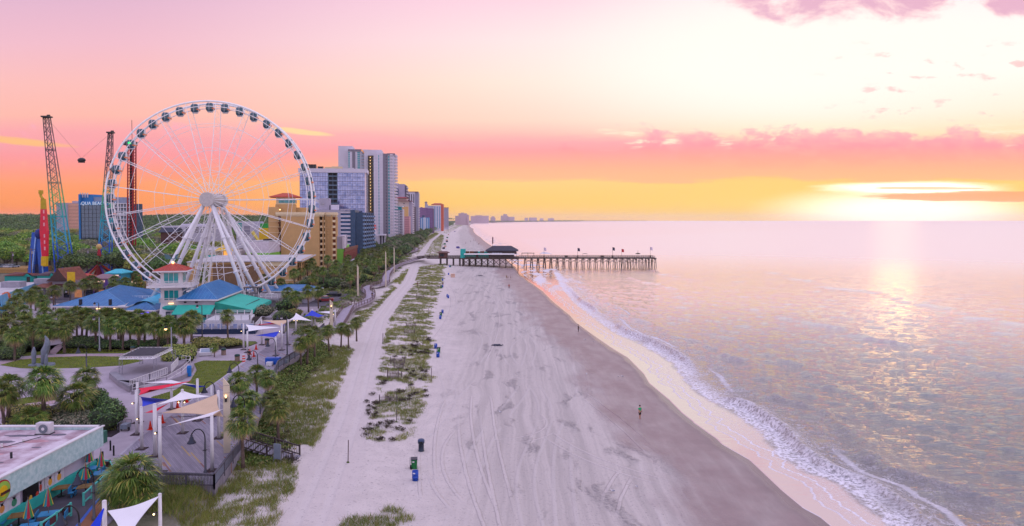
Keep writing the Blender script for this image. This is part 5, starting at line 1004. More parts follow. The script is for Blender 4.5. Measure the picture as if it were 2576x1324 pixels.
def person(label, loc, rz, shirt, pants, skin='#b98a72', hair='#2a1c18', h=1.75, stride=.18, long_legs=False, cap=None, arm=.1, sleeves=False):
    o = thing('person', label, 'person', loc, rz); s = h/1.75; sk = pm('skin_' + skin[1:], skin, .6, .05)
    body = [[((0, 0, .95), .14), ((0, .0, 1.15), .135), ((0, 0, 1.36), .15), ((0, 0, 1.48), .07), ((0, -.02, 1.56), .06), ((0, -.02, 1.66), .1), ((0, -.02, 1.73), .07)]]
    for sx in (-1, 1):
        st = stride*sx; body.append([((0, 0, .95), .14), ((sx*.1, 0, .86), .1), ((sx*.11, st*.5 - .03, .47), .062), ((sx*.11, st, .09), .042), ((sx*.12, st - .15, .03), .035)])
        body.append([((0, 0, 1.36), .15), ((sx*.19, 0, 1.4), .06), ((sx*.25, -.02 - arm*.2, 1.12), .042), ((sx*.24, -.06 - arm, .88), .034), ((sx*.235, -.08 - arm*1.2, .79), .036)])
    body = [[(tuple(c_*s for c_ in p), r_*s) for p, r_ in ch] for ch in body]
    b_ = skinfig('body', body, sk, o)
    top = [[((0, 0, .93), .155), ((0, 0, 1.15), .155), ((0, 0, 1.37), .17), ((0, 0, 1.45), .1)]] + [[((0, 0, 1.37), .17), ((sx*.2, 0, 1.4), .075), ((sx*.24, -.02, 1.2), .06)] + ([((sx*.24, -.06 - arm, .92), .045)] if sleeves else []) for sx in (-1, 1)]
    skinfig('shirt', [[(tuple(c_*s for c_ in p), r_*s) for p, r_ in ch] for ch in top], pm('cloth_' + shirt[1:], shirt, .8, .1, 5.), o)
    leg = [[((0, 0, .96), .15), ((sx*.1, 0, .84), .115), ((sx*.11, stride*sx*.45 - .03, .5), .085)] + ([((sx*.11, stride*sx, .1), .06)] if long_legs else []) for sx in (-1, 1)]
    skinfig('trousers' if long_legs else 'shorts', [[(tuple(c_*s for c_ in p), r_*s) for p, r_ in ch] for ch in leg], pm('cloth_' + pants[1:], pants, .8, .1, 5.), o)
    MB().blob((0, .012*s, 1.69*s), (.105*s, .115*s, .1*s), 2, .1, 7).build('hair', pm('hair_' + hair[1:], hair, .7), o, True)
    return o
person('person in a green shirt and black shorts standing on the damp sand', gb(12, 1058, 1104), .6, '#12a86a', '#1b1a1c', h=1.78, stride=.06, arm=.12)
person('person in dark clothes and long trousers standing at the water edge', gb(12, 600, 460), 1.2, '#2c2833', '#1d1c22', h=1.75, stride=.05, long_legs=True, sleeves=True)
person('person in red walking alone on the damp sand', gb(10, 1760, 370), .2, '#a01a2a', '#5a1420', h=1.75, stride=.2, long_legs=True)
person('person in white beside a child on the sand by the pier', gb(10, 1773, 280), .3, '#d0ccd2', '#6a6a78', h=1.75)
person('person in olive at the left of a trio on the sand by the pier', gb(10, 1737, 280), -.4, '#7a7434', '#4a4634', h=1.65)
person('child in dark red in the middle of the trio on the sand', gb(10, 1750, 281), .1, '#5a2026', '#2c2026', h=1.2)
person('person in dark clothes on the swash edge nearest the pier', gb(12, 260, 60), .3, '#44323a', '#2c2430', h=1.75)
person('dog walker in black beside the small green bin', gb(10, 1144, 350), .3, '#17171c', '#1d2030', h=1.75, long_legs=True, sleeves=True)
person('person in dark clothes at the head of the dune path', gb(10, 909, 352), .3, '#241f22', '#4a3a38', h=1.75, long_legs=True)
pb = g(10, 486, 462); pb.z = 3.12; person('person in black walking along the bend of the winding boardwalk', pb, .3, '#131218', '#17161c', h=1.78, stride=.2, long_legs=True, sleeves=True)
far_p = [(12, 1640), (9, 828, 246), (9, 852, 236), (9, 868, 234), (9, 896, 268), (9, 901, 266), (9, 868, 200), (9, 785, 152), (9, 712, 256), (9, 788, 262)]
for i, q in enumerate(far_p[1:]):
    person('person far up the beach, ' + ['left of two walkers beyond the pier', 'in the middle of the walkers beyond the pier', 'right of the walkers beyond the pier', 'left of a close pair near the restaurant roof', 'right of a close pair near the restaurant roof', 'alone at the far water edge', 'alone by the far upper beach', 'near the beach chairs', 'alone in the middle of the far sand'][i], gb(*q), i*.7, ('#3a2a34', '#5a2a2e', '#2c2c3c')[i % 3], '#221e28', h=1.8, stride=.2, long_legs=True)
# a dog: trunk, head and jointed legs
o = thing('dog', 'small black dog standing by its walker near the dune path', 'dog', gb(10, 1102, 358), math.pi*.9)
dg_ = [[((.0, 0, .42), .1), ((.22, 0, .42), .11), ((.42, 0, .45), .12), ((.55, 0, .56), .07), ((.64, 0, .66), .075), ((.74, 0, .63), .05), ((.82, 0, .61), .03)], [((0, 0, .42), .1), ((-.12, 0, .47), .03), ((-.24, 0, .56), .018)]]
for sy in (-1, 1):
    dg_ += [[((.42, 0, .45), .12), ((.42, sy*.08, .36), .06), ((.43, sy*.08, .2), .03), ((.42, sy*.08, .03), .028)], [((0, 0, .42), .1), ((.02, sy*.08, .34), .07), ((.05, sy*.08, .22), .04), ((-.08, sy*.08, .14), .026), ((-.04, sy*.08, .02), .026)], [((.64, 0, .66), .075), ((.61, sy*.05, .76), .02)]]
skinfig('body', dg_, pm('dog_coat', '#15131a', .7), o)
gull = None
for i, (k, x, y, lab) in enumerate(((16, 965, 151, 'white gull on damp sand, left of the two gulls standing together'), (16, 1211, 170, 'left one of two white gulls standing together on damp sand'), (16, 1243, 168, 'right one of two white gulls standing together on damp sand'), (12, 650, 522, 'gull on the damp sand near the person in dark clothes'), (12, 714, 537, 'gull closest to the water beyond the standing pair'), (16, 295, 450, 'white gull on the raked sand, farthest inland'), (16, 1167, 1063, 'white gull beside crossing tyre tracks'), (16, 1352, 1030, 'white gull right of the crossing tyre tracks'))):
    l = gb(k, x, y)
    if gull is None:
        gull = thing('gull', lab, 'gull', l, 1.2); skinfig('body', [[((-.2, 0, .2), .02), ((-.05, 0, .2), .065), ((.1, 0, .22), .07), ((.16, 0, .3), .04), ((.19, 0, .36), .042), ((.26, 0, .35), .012)]] + [[((.02, 0, .2), .06), ((.02, sy*.03, .1), .012), ((.02, sy*.03, 0), .01)] for sy in (-1, 1)], pm('gull_white', '#dcd8dc', .7), gull)
        for sy in (-1, 1): MB().blob((-.06, sy*.065, .22), (.17, .02, .055), 1, .1, 6).build('wing', pm('gull_grey', '#9a9aa6', .7), gull, True)
        gull['group'] = 'gulls on the beach'
    else: dup(gull, l, rnd.uniform(0, 6), lab, 'gulls on the beach')
# beach chair stack and umbrellas far up the sand
for i, (k, x, y, lab) in enumerate(((9, 712, 300, 'long stack of blue and purple beach chairs up the sand beyond the pier'), (9, 690, 158, 'farther small stack of purple beach chairs up the sand'))):
    l = gb(k, x, y); o = thing('beach_chair_stack', lab, 'beach chairs', l); mb = MB()
    for j in range(14 if i == 0 else 8): u = j/13; mb.add([(u*-2, u*16, .1), (u*-2 + 2.2, u*16, .1), (u*-2 + 2.4, u*16 + .9, 1.1), (u*-2 + .2, u*16 + .9, 1.1), (u*-2, u*16 + .5, 0), (u*-2 + 2.2, u*16 + .5, 0), (u*-2 + 2.4, u*16 + 1.2, 1.), (u*-2 + .2, u*16 + 1.2, 1.)], [(0, 1, 2, 3), (7, 6, 5, 4), (0, 4, 5, 1), (2, 6, 7, 3)])
    mb.build('chair_stack', pm('chair_purple', '#4a3f7c', .7, .3, .5), o)
for i, (x, y) in enumerate(((612, 290), (600, 305), (608, 268), (626, 236), (627, 246), (630, 212), (640, 186))):
    l = gb(9, x, y); o = thing('beach_storage_box', ['pale', 'dark teal', 'teal', 'grey', 'green', 'dark', 'blue'][i] + ' storage box beyond the pier, ' + ORD[i] + ' up the dune edge', 'box', l); MB().box((0, 0, .7), (2.2, 1.2, 1.4), .1*i, .9).build('box', pm(('box_beige', 'bin_navy', 'bin_green')[i % 3], '#cfa995'), o); MB().box((0, 0, 1.45), (2.2, 1.25, .1)).build('lid', BNAVY, o)
# ------------------------------------------------------------------ plaza surfaces
def sheetm(name, pts, z, m, kind='structure', t=.3):
    o = MB().prism([(p[0], p[1]) for p in pts], z - t, z).build(name, m); return struct(o, kind)
PAVE = pm('plaza_concrete', '#a99da6', .85, .14, .25, .25); PINK = pm('pink_paving', '#ad949a', .85, .12, .5, .25); ASPH = pm('asphalt', '#55515a', .9, .15, .3, .2)
m = bpy.data.materials.new('deck_planks'); m.use_nodes = True; X.T = m.node_tree; b = X.T.nodes['Principled BSDF']
t = X.T.nodes.new('ShaderNodeTexCoord'); px, py, pz = sep(t.outputs['Object']); ca, sa = math.cos(R(-38)), math.sin(R(-38))
u_, v_ = px*ca - py*sa, px*sa + py*ca                   # planks run along v
row = X._m('FLOOR', u_/.15); h = X._m('FRACT', X._m('SINE', row*12.9898)*43758.5); h2 = X._m('FRACT', X._m('SINE', (row + X._m('FLOOR', v_/3.7 + h*9.)*57.)*78.233)*43758.5)
c = mix(h2, lin('#807a88'), lin('#9a93a0')); c = mix(sm(h2, .955, .965), c, lin('#8a5a50')); c = mix(sm(h2, .985, .99), c, lin('#b59a66'))
c = mix(sm(nz(t.outputs['Object'], .3, 4.), .4, .75)*.35, c, lin('#57515f')); gap = sm((X._m('FRACT', u_/.15) - .5).abs(), .42, .48); c = mix(gap*.55, c, lin('#2e2b33'))
X.T.links.new(c, b.inputs['Base Color']); b.inputs['Roughness'].default_value = .6; DECK = m
sheetm('plaza_paving', [(-150, 44), (-31, 44), (-32.2, 51), (-34.3, 56), (-37.9, 63.3), (-38.2, 65.8), (-39.4, 72), (-43.1, 110), (-45.6, 136), (-50, 150), (-48, 186), (-150, 186)], 3.0, PAVE)
sheetm('deck_boards', [(-29.5, 44), (-31, 44), (-32.2, 51), (-34.3, 56), (-37.9, 63.3), (-38.2, 65.8), (-39.4, 72), (-43.1, 110), (-45.6, 136), (-47, 143), (-39.5, 143), (-38.4, 131), (-36, 118), (-36.2, 105), (-29.6, 80), (-27, 67.6), (-25.6, 58.2), (-30.5, 58.6), (-31.2, 56)], 3.03, DECK, t=.9)
struct(MB().prism([(-38.3, 65.8), (-39.5, 72), (-43.2, 110), (-45.7, 136), (-45.45, 136), (-42.95, 110), (-39.25, 72), (-38.05, 65.8)], 2.9, 3.045).build('deck_kerb', pm('kerb_pale', '#a9a2ab', .8)))
G6 = lambda *q: [g(6, q[i], q[i+1], 3.0) for i in range(0, len(q), 2)]
G5 = lambda *q: [g(5, q[i], q[i+1], 3.0) for i in range(0, len(q), 2)]
GD = lambda *q: [g(0, q[i], q[i+1], 3.0) for i in range(0, len(q), 2)]
LAWN = pm('lawn_soil', '#55601f', .95, .25, .6); lawns = [G6(0, 635, 200, 582, 500, 556, 900, 545, 1200, 551, 1440, 590, 1532, 612, 1500, 636, 1200, 640, 870, 661, 400, 672, 200, 665), G6(560, 525, 600, 490, 700, 466, 1000, 470, 1310, 490, 1345, 503, 1240, 516, 700, 521),
    GD(488, 915, 512, 908, 612, 908, 556, 952, 470, 1012, 395, 1008, 380, 1000, 440, 982, 480, 957, 495, 932), G6(80, 1010, 250, 962, 560, 930, 600, 1000, 480, 1010, 130, 1065), G6(60, 1230, 110, 1110, 480, 1050, 620, 1060, 900, 1100, 1150, 1180, 1170, 1290, 900, 1310),
    G5(900, 930, 1055, 930, 1075, 945, 965, 988, 820, 1000, 500, 1020), G6(230, 545, 260, 515, 400, 500, 480, 505, 420, 530), G6(-300, 560, 0, 480, 1500, 395, 1960, 440, 1950, 470, 1300, 480, 1000, 462, 660, 460, 640, 420, 480, 500, 200, 545, -300, 640)]
for q in lawns[:5]: sheetm('lawn_bed', q, 3.035, LAWN, t=.12)
MULCH = pm('mulch', '#2a2026', .95, .3, 2.); sheetm('mulch_bed', G6(460, 1060, 620, 1020, 960, 1060, 1110, 1080, 1200, 1200, 1205, 1310, 1120, 1360, 500, 1350), 3.04, MULCH, t=.1); sheetm('mulch_bed', lawns[7], 3.045, MULCH, t=.1); sheetm('mulch_bed', lawns[5], 3.05, MULCH, t=.1)
sheetm('lawn_bed', lawns[6], 3.06, LAWN, t=.12); sheetm('lawn_bed', G5(900, 930, 1055, 930, 1072, 945, 990, 975, 880, 962), 3.07, LAWN, t=.12)
sheetm('brick_path', G6(0, 600, 300, 556, 640, 528, 1240, 521, 1290, 535, 1440, 586, 1200, 549, 900, 543, 500, 554, 200, 580, 0, 632), 3.02, PINK, t=.1); sheetm('brick_path', G6(480, 520, 560, 528, 600, 485, 660, 425, 610, 425, 560, 445, 510, 490), 3.065, PINK, t=.1); sheetm('brick_path', G6(0, 1120, 150, 1040, 560, 990, 560, 1020, 150, 1080, 0, 1180), 3.05, PINK, t=.1)
sheetm('road', [(-260, 196), (-150, 186), (-96, 187), (-70, 192), (-60, 205), (-70, 225), (-120, 215), (-260, 222)], 3.02, ASPH); sheetm('parking_lot', [(-62, 178), (-48, 180), (-50, 212), (-66, 214)], 3.04, ASPH)
# turf blades on the lawns
def pip(px_, py_, poly):
    r_ = np.zeros(px_.shape, bool); n = len(poly)
    for i in range(n):
        x0_, y0_, x1_, y1_ = poly[i][0], poly[i][1], poly[(i+1) % n][0], poly[(i+1) % n][1]
        c_ = ((y0_ > py_) != (y1_ > py_)) & (px_ < (x1_ - x0_)*(py_ - y0_)/((y1_ - y0_) + 1e-12) + x0_); r_ ^= c_
    return r_
RN = np.random.default_rng(5)
def blades(P, hgt, wid, per, spread, lean=.6):
    """P n x 3 tuft feet -> triangles, per of them in each tuft"""
    n = len(P); N = n*per; b_ = np.repeat(P, per, 0); h_ = np.repeat(hgt, per)*RN.uniform(.55, 1.1, N); a = RN.uniform(0, 2*np.pi, N); r_ = np.repeat(spread, per)*np.sqrt(RN.uniform(0, 1, N))
    q = RN.uniform(0, 2*np.pi, N); b_ = b_ + np.stack([np.cos(q)*r_, np.sin(q)*r_, np.zeros(N)], 1); w_ = np.repeat(wid, per)*RN.uniform(.7, 1.3, N)/2
    dx, dy = np.cos(a), np.sin(a); l = h_*lean*RN.uniform(.2, 1, N); o = RN.uniform(0, 2*np.pi, N)
    v0 = b_ + np.stack([dx*w_, dy*w_, 0*w_], 1); v1 = b_ - np.stack([dx*w_, dy*w_, 0*w_], 1); v2 = b_ + np.stack([np.cos(o)*l, np.sin(o)*l, h_], 1)
    V = np.stack([v0, v1, v2], 1).reshape(-1, 3); return V, np.arange(3*N).reshape(N, 3)
def leafmat(name, c1, c2, c3=None, rough=.55, rand=.25, nsc=.35):
    m = bpy.data.materials.new(name); m.use_nodes = True; X.T = m.node_tree; b = X.T.nodes['Principled BSDF']; ge = X.T.nodes.new('ShaderNodeNewGeometry'); oi = X.T.nodes.new('ShaderNodeObjectInfo')
    n = nz(ge.outputs['Position'], nsc, 3.); f = X(ge.outputs['Random Per Island']); c = mix(sm(n + (f - .5)*.5, .3, .7), lin(c1), lin(c2))
    if c3: c = mix(sm(f, .8, .86), c, lin(c3))
    hs = X.T.nodes.new('ShaderNodeHueSaturation'); X.T.links.new(c, hs.inputs['Color']); r_ = X(oi.outputs['Random']); X.T.links.new((r_*rand + (1 - rand*.5)).o, hs.inputs['Value']); X.T.links.new((r_*.04 + .48).o, hs.inputs['Hue'])
    X.T.links.new(hs.outputs[0], b.inputs['Base Color']); b.inputs['Roughness'].default_value = rough; b.inputs['Specular IOR Level'].default_value = .25; return m
TURF = leafmat('turf_blades', '#7c8f2a', '#a0a63c', '#a89c58', rand=0, nsc=.7)
Vs, Fs, o_ = [], [], 0
for q in lawns[:5] + [lawns[6]]:
    xs_, ys_ = [p[0] for p in q], [p[1] for p in q]; A = (max(xs_) - min(xs_))*(max(ys_) - min(ys_)); n = int(A*22)
    P = np.stack([RN.uniform(min(xs_), max(xs_), n), RN.uniform(min(ys_), max(ys_), n), np.full(n, 3.03)], 1); P = P[pip(P[:, 0], P[:, 1], q)]; n = len(P)
    V, Fc = blades(P, np.full(n, .11), np.full(n, .05), 4, np.full(n, .14)); Vs.append(V); Fs.append(Fc + o_); o_ += len(V)
tag(npmesh('lawn_grass', np.concatenate(Vs), np.concatenate(Fs), TURF), 'short yellow green mown grass of the plaza lawns', 'grass', kind='stuff')
# ------------------------------------------------------------------ shade posts and sails
SAILW, SAILR, SAILB, SAILT, SAILN = pm('sail_white', '#e4e0e4', .8, .04, .5), pm('sail_red', '#e0103e', .8, .05, .5), pm('sail_blue', '#1036c0', .8, .05, .5), pm('sail_sand', '#cdb092', .8, .04, .5), pm('sail_navy', '#1b1c3c', .8, .05)
BASE = pm('post_base', '#3a2a2e', .8); SPOT = pm('spot_glow', '#ffd9a0', .5, 0, emit=4.)
def post(k, xb2, yb2, yt, lab, gr, Y=None, r_=.17, lamp=0, base=True):
    if Y: p = at(k, xb2, yb2, Y); p.z = 3.03; zt = at(k, xb2, yt, Y).z
    else: p = g(k, xb2, yb2, 3.03); zt = at(k, xb2, yt, p.y).z
    o = thing('shade_post', lab, 'post', p, group=gr); h_ = zt - 3.03; MB().tube([(0, 0, 0), (0, 0, h_)], [r_, r_*.85], 14).build('pole', PLAS, o, True); MB().lathe([(r_*.9, h_), (r_*.8, h_ + .05), (.02, h_ + .1)], n=14).build('cap', PLAS, o, True)
    if base: MB().box((0, 0, .02), (.95, .95, .05)).build('base_plate', BASE, o)
    if lamp:
        for i in range(lamp):
            s_ = 1 if i else -1; q = MB().box((s_*.3, -.08, h_*.72), (.2, .16, .14)).beam((0, 0, h_*.75), (s_*.3, -.05, h_*.73), .05).build('spot_lamp', DARK, o); MB().blob((s_*.32, -.2, h_*.72), (.07, .06, .06), 0, 0, 5).build('lens', SPOT, q)
    return Vector((p.x, p.y, zt))
for a in ((7, 290, 600, 255, 'back left white post of the near shade sails, behind another post', 76.6, 0), (7, 281, 733, 330, 'left white post with bright spotlights at the near shade sails', None, 1), (7, 327, 870, 480, 'short left white post of the near shade sails on the deck edge', None, 1), (7, 453, 935, 455, 'thickest white post at the front left of the near shade sails', None, 0), (7, 500, 1090, 575, 'front white post nearest the deck railing, left side', None, 1),
          (7, 606, 500, 240, 'white post on the lawn side behind the near shade sails', None, 0), (7, 709, 722, 320, 'centre white post under the peaked white sail', None, 2), (7, 849, 605, 222, 'back right white post at the near shade sails by the lamp', None, 0), (7, 984, 1072, 560, 'front right white post beside the tall curved lamp', None, 0), (7, 1044, 770, 330, 'right white post at the corner of the sand coloured sail', None, 1), (7, 978, 500, 282, 'slim far white post right of the back sails', 79., 0)):
    post(*a[:5], 'posts of the near shade sails', a[5], .2 if 'thickest' in a[4] else .165, a[6])
for a in ((5, 945, 1005, 765, 'left white post of the far shade sails', None, 1), (5, 980, 1030, 835, 'short white post just right of the leftmost far post', None, 0), (5, 1112, 960, 728, 'white post at the back of the far shade sails by the terrace', None, 0), (5, 1243, 1060, 888, 'lowest white post, at the corner of the blue far sail', None, 0), (5, 1300, 1010, 765, 'white post in the middle of the far sails with a spotlight', None, 1), (5, 1357, 960, 725, 'white post beside the dark pole at the far sails', None, 0), (5, 1432, 845, 690, 'white post under the peaked far sail', None, 2), (5, 1582, 800, 690, 'left one of two stub posts below the blue peaked canopy', 146., 0), (5, 1610, 800, 705, 'right one of two stub posts below the blue peaked canopy', 143., 0), (5, 1797, 790, 632, 'white post beside the far cream pylon', None, 1)):
    post(*a[:5], 'posts of the far shade sails', a[5], .17, a[6])
pA = post(8, 1225, 1760, 1035, 'thick white post with a bright spotlight at the bottom edge of the photo', None, 44.3, .16, 1); pB = post(8, 1870, 1680, 955, 'white post at the right corner of the bottom white sail', None, 45.3, .13, 1, False)
def sail(lab, m, pts, sag=.25, curve=.16, gr='shade sails'):
    A, B, C_ = pts; o = thing('shade_sail', lab, 'shade sail', (A + B + C_)/3, group=gr, world=True); n = 12; vs, ids, fs = [], {}, []; cen = (A + B + C_)/3
    for i in range(n + 1):
        for j in range(n + 1 - i):
            u, v = i/n, j/n; w2 = 1 - u - v; p = A*w2 + B*u + C_*v
            k = curve*4*max(0, (u*v if w2 < u and w2 < v else 0) + 0)
            e = min(u, v, w2); pull = curve*(4*u*v*(1 - w2)**2*(1 - min(1, w2*3)) + 4*v*w2*(1 - u)**2*(1 - min(1, u*3)) + 4*u*w2*(1 - v)**2*(1 - min(1, v*3)))
            p = p + (cen - p)*pull - Vector((0, 0, sag*27*u*v*w2*.33)); ids[i, j] = len(vs); vs.append(p)
    for i in range(n):
        for j in range(n - i):
            fs.append((ids[i, j], ids[i+1, j], ids[i, j+1]))
            if i + j < n - 1: fs.append((ids[i+1, j], ids[i+1, j+1], ids[i, j+1]))
    N = len(vs); d = (B - A).cross(C_ - A).normalized()*.02; MB().add(vs + [p + d for p in vs], fs + [tuple(i + N for i in f[::-1]) for f in fs]).build('cloth', m, o, True)
    for p, q in zip(pts, vs): MB().tube([p, p + (p - cen).normalized()*.35 + Vector((0, 0, .03))], .018, 5).build('corner_cable', DARK, o)
    return o
A7 = lambda *q: [at(7, *q[i:i+3]) for i in (0, 3, 6)]; A5 = lambda *q: [at(5, *q[i:i+3]) for i in (0, 3, 6)]
sail('white shade sail at the back of the near group, over the lawn side', SAILW, A7(330, 252, 76.6, 600, 228, 82.6, 832, 272, 78)); sail('long red shade sail stretched behind the sand coloured strip', SAILR, A7(299, 308, 76, 297, 372, 72.7, 790, 238, 79), .1, .1)
sail('narrow sand coloured shade sail seen edge on at the back', SAILT, A7(320, 328, 73, 602, 306, 82, 828, 286, 78), .1, .1); sail('blue shade sail at the left of the near group', SAILB, A7(316, 386, 76, 330, 478, 68.6, 580, 412, 80), .1, .1); sail('small blue shade sail at the back right, by the lamp', SAILB, A7(690, 265, 82, 925, 286, 77, 838, 306, 79), .1, .1)
sail('large white peaked shade sail in the centre of the near group', SAILW, A7(470, 458, 66.4, 705, 328, 73.5, 968, 379, 74), .2, .2); sail('short red shade sail under the centre white one', SAILR, A7(360, 534, 68.4, 583, 442, 79, 445, 534, 70), .1, .08); sail('biggest sand coloured shade sail at the right by the cream pylon', SAILT, A7(514, 536, 68, 1037, 354, 71.7, 1088, 570, 66), .15, .16)
sail('thin white shade sail lowest at the front of the near group', SAILW, A7(548, 661, 62, 1086, 497, 67.7, 980, 562, 62.5), .1, .12); sail('dark navy shade sail seen edge on under the sand coloured one', SAILN, A7(518, 580, 62.3, 1030, 552, 71, 720, 572, 68), .08, .08)
sail('white shade sail at the left of the far group', SAILW, A5(960, 772, 120, 1288, 797, 120, 985, 835, 118), .2, .12); sail('blue shade sail low at the front of the far group', SAILB, A5(1050, 873, 120, 1282, 833, 120, 1245, 892, 115), .1, .1); sail('red shade sail behind the far white one', SAILR, A5(1042, 778, 124, 1385, 732, 127, 1235, 768, 122), .1, .1); sail('sand coloured shade sail in the far group', SAILT, A5(1118, 732, 125, 1388, 729, 126, 1296, 787, 120), .1, .14); sail('blue far shade sail partly hidden by the red one', SAILB, A5(1130, 752, 130, 1345, 782, 128, 1240, 750, 134), .1, .1)
sail('white peaked shade sail next to the blue peaked canopy', SAILW, A5(1365, 730, 126, 1430, 663, 139, 1585, 739, 134), .1, .22); sail('white shade sail just left of the far cream pylon', SAILW, A5(1625, 655, 150, 1800, 640, 148, 1755, 672, 144), .1, .12); sail('narrow sand coloured strip sail under the blue peaked canopy', SAILT, A5(1590, 712, 142, 1725, 731, 140, 1640, 712, 146), .05, .05)
ap = at(5, 1580, 640, 146.); o = thing('peaked_canopy', 'bright blue peaked tent canopy among the far sails', 'canopy', ap, group='shade sails', world=True); e_ = [at(5, 1495, 702, 142), at(5, 1640, 705, 139), at(5, 1738, 704, 143), at(5, 1600, 690, 151)]; mb = MB(); vs = []
for i in range(4):
    A, B = e_[i], e_[(i+1) % 4]
    for j in range(9):
        for l in range(5): t_ = l/4; p = A.lerp(B, j/8); p = p.lerp(ap, .0) if False else p; vs.append(p.lerp(Vector((ap.x, ap.y, p.z)), t_*.97) + Vector((0, 0, (ap.z - p.z)*t_**1.6 - .3*math.sin(math.pi*j/8)*(1 - t_)*-1)))
fs = [(i*45 + j*5 + l, i*45 + (j+1)*5 + l, i*45 + (j+1)*5 + l+1, i*45 + j*5 + l+1) for i in range(4) for j in range(8) for l in range(4)]; mb.add(vs, fs).build('cloth', SAILB, o, True); MB().lathe([(.2, -.1), (.22, .25), (.05, .3)], ap, 10).build('finial', PLAS, o)
tri = lambda *q: [at(8, q[0], q[1], q[2]), at(8, q[3], q[4], q[5]), at(8, q[6], q[7], q[8])]
sail('white shade sail cut by the bottom edge, beside the palm', SAILW, tri(1250, 1145, 44.3, 1858, 970, 45.3, 1430, 1560, 42), .15, .2, 'bottom sails'); sail('blue shade sail cut by the bottom edge of the photo', SAILB, tri(1222, 1085, 44.4, 960, 1440, 42, 1150, 1440, 42.5), .1, .1, 'bottom sails')
# cream pylons
CP = pm('cream_pylon', '#cdbfa8', .7, .06, .5)
for i, (k, x, yb2, yt, w_, Y, lab) in enumerate(((7, 1122, 905, 205, 60, None, 'tall cream slant topped pylon with a wall lamp by the near sails'), (15, 615, 330, 110, 24, None, 'cream slant topped pylon at the far sails by the boardwalk bend'), (3, 1208, 1195, 1078, 10, 232., 'thin cream pylon among shrubs before the pier ramp, left one'), (3, 1286, 1120, 1040, 9, 290., 'thin cream pylon among shrubs beyond the pier ramp, right one'), (3, 948, 1275, 1205, 16, 205., 'short cream pylon among palms below the blue hotel'))):
    p = g(k, x, yb2, 3.) if Y is None else at(k, x, yb2, Y); p.z = 3.; zt = at(k, x, yt, p.y).z - 3; wm = w_*ZW[k][2]/F*p.y; o = thing('pylon', lab, 'pylon', p, R(20))
    MB().add([(-wm/2, -wm/3, 0), (wm/2, -wm/3, 0), (wm/2, wm/3, 0), (-wm/2, wm/3, 0), (-wm*.46, -wm/3, zt), (wm*.46, -wm/3, zt - .8), (wm*.46, wm/3, zt - .8), (-wm*.46, wm/3, zt)], [(3, 2, 1, 0), (4, 5, 6, 7), (0, 1, 5, 4), (1, 2, 6, 5), (2, 3, 7, 6), (3, 0, 4, 7)]).build('shaft', CP, o)
    for u in (.3, .9, .8): MB().box((0, 0, zt*u), (wm*1.02, wm*.69, .04)).build('band', pm('pylon_joint', '#8d8478', .8), o)
    if i < 2: q = MB().box((-.05, -wm/3 - .08, zt*.72), (.22, .16, .5)).build('wall_lamp', DARK, o); MB().blob((-.05, -wm/3 - .14, zt*.72 + .3), (.1, .08, .18), 0, 0, 6).build('lamp_glow', LAMPW, q)
# ------------------------------------------------------------------ lamps
LP = pm('lamp_post_grey', '#55565e', .5, .1); BELL = pm('bell_shade', '#23283a', .35, .15); GLOBE = pm('globe_off', '#c9c4cf', .3)
def bell_lamp(lab, loc, side=-1, lit=False, sc=1.):
    o = thing('street_lamp', lab, 'street lamp', loc, group='curved arm street lamps'); MB().lathe([(.17, 0), (.17, .3), (.1, .4), (.085, 2.9), (.1, 2.95)], n=10).build('pole', LP, o, True); MB().box((0, -.02, 2.2), (.3, .3, .04)).build('collar', BLACK, o)
    arc = [Vector((side*.62*(1 - math.cos(t)), 0, 2.9 + .35 + .85*math.sin(t))) for t in [i*math.pi/12 for i in range(12)]]; e_ = Vector((side*1.22, 0, 3.32))
    MB().tube([Vector((0, 0, 2.9))] + arc + [e_], .05, 7).build('arm', BLACK, o, True)
    h_ = MB().lathe([(.06, .28), (.1, .2), (.09, .1), (.17, 0), (.2, -.18), (.36, -.42), (.4, -.5), (.36, -.5), (.17, -.2), (.02, -.16)], e_, 16).build('bell_shade', BELL, o, True); MB().blob(e_ + Vector((0, 0, -.4)), (.14, .14, .16), 0, 0, 6).build('globe', LAMPW if lit else GLOBE, h_)
    MB().tube([e_ + Vector((0, 0, .25)), e_ + Vector((0, 0, .45))], [.05, .01], 6).build('finial', BLACK, o); return o
bell_lamp('curved arm lamp over the restaurant patio railing', g(8, 1095, 1262)); bell_lamp('curved arm lamp cut by the bottom edge beside the patio', Vector((-28.6, 44.6, 3))); bell_lamp('curved arm lamp at the front of the near deck, dark bell shade', g(7, 920, 1105)); bell_lamp('curved arm lamp behind the near sails, hanging left', Vector((-34.6, 79, 3))); bell_lamp('curved arm lamp beside the right lawn edge', Vector((-36.0, 89.5, 3)))
bell_lamp('curved arm lamp among palms just right of the near cream pylon', Vector((-28.8, 73, 3))); bell_lamp('curved arm lamp above the cyclist on the deck', Vector((-36.6, 97.7, 3))); bell_lamp('curved arm lamp right of the blue crates on the deck', Vector((-37.6, 108, 3))); bell_lamp('curved arm lamp with white globe on the plaza by the oval lawn', g(6, 872, 700)); bell_lamp('curved arm lamp behind the far sails near the terrace', Vector((-46, 137, 3)), -1)
def tall_pole(lab, loc, h_, m, head=None, lit=False):
    o = thing('light_pole', lab, 'light pole', loc); MB().lathe([(.22, 0), (.22, .5), (.11, .6), (.08, h_)], n=9).build('pole', m, o, True)
    q = MB().box((-.45, 0, h_ + .1), (.9, .08, .08)).lathe([(.05, .25), (.2, .0), (.28, -.2), (.02, -.2)], (-.9, 0, h_), 10).build('lamp_head', BLACK, o); MB().blob((-.9, 0, h_ - .3), (.22, .22, .22), 0, 0, 6).build('globe', LAMPW if lit else GLOBE, q); return o
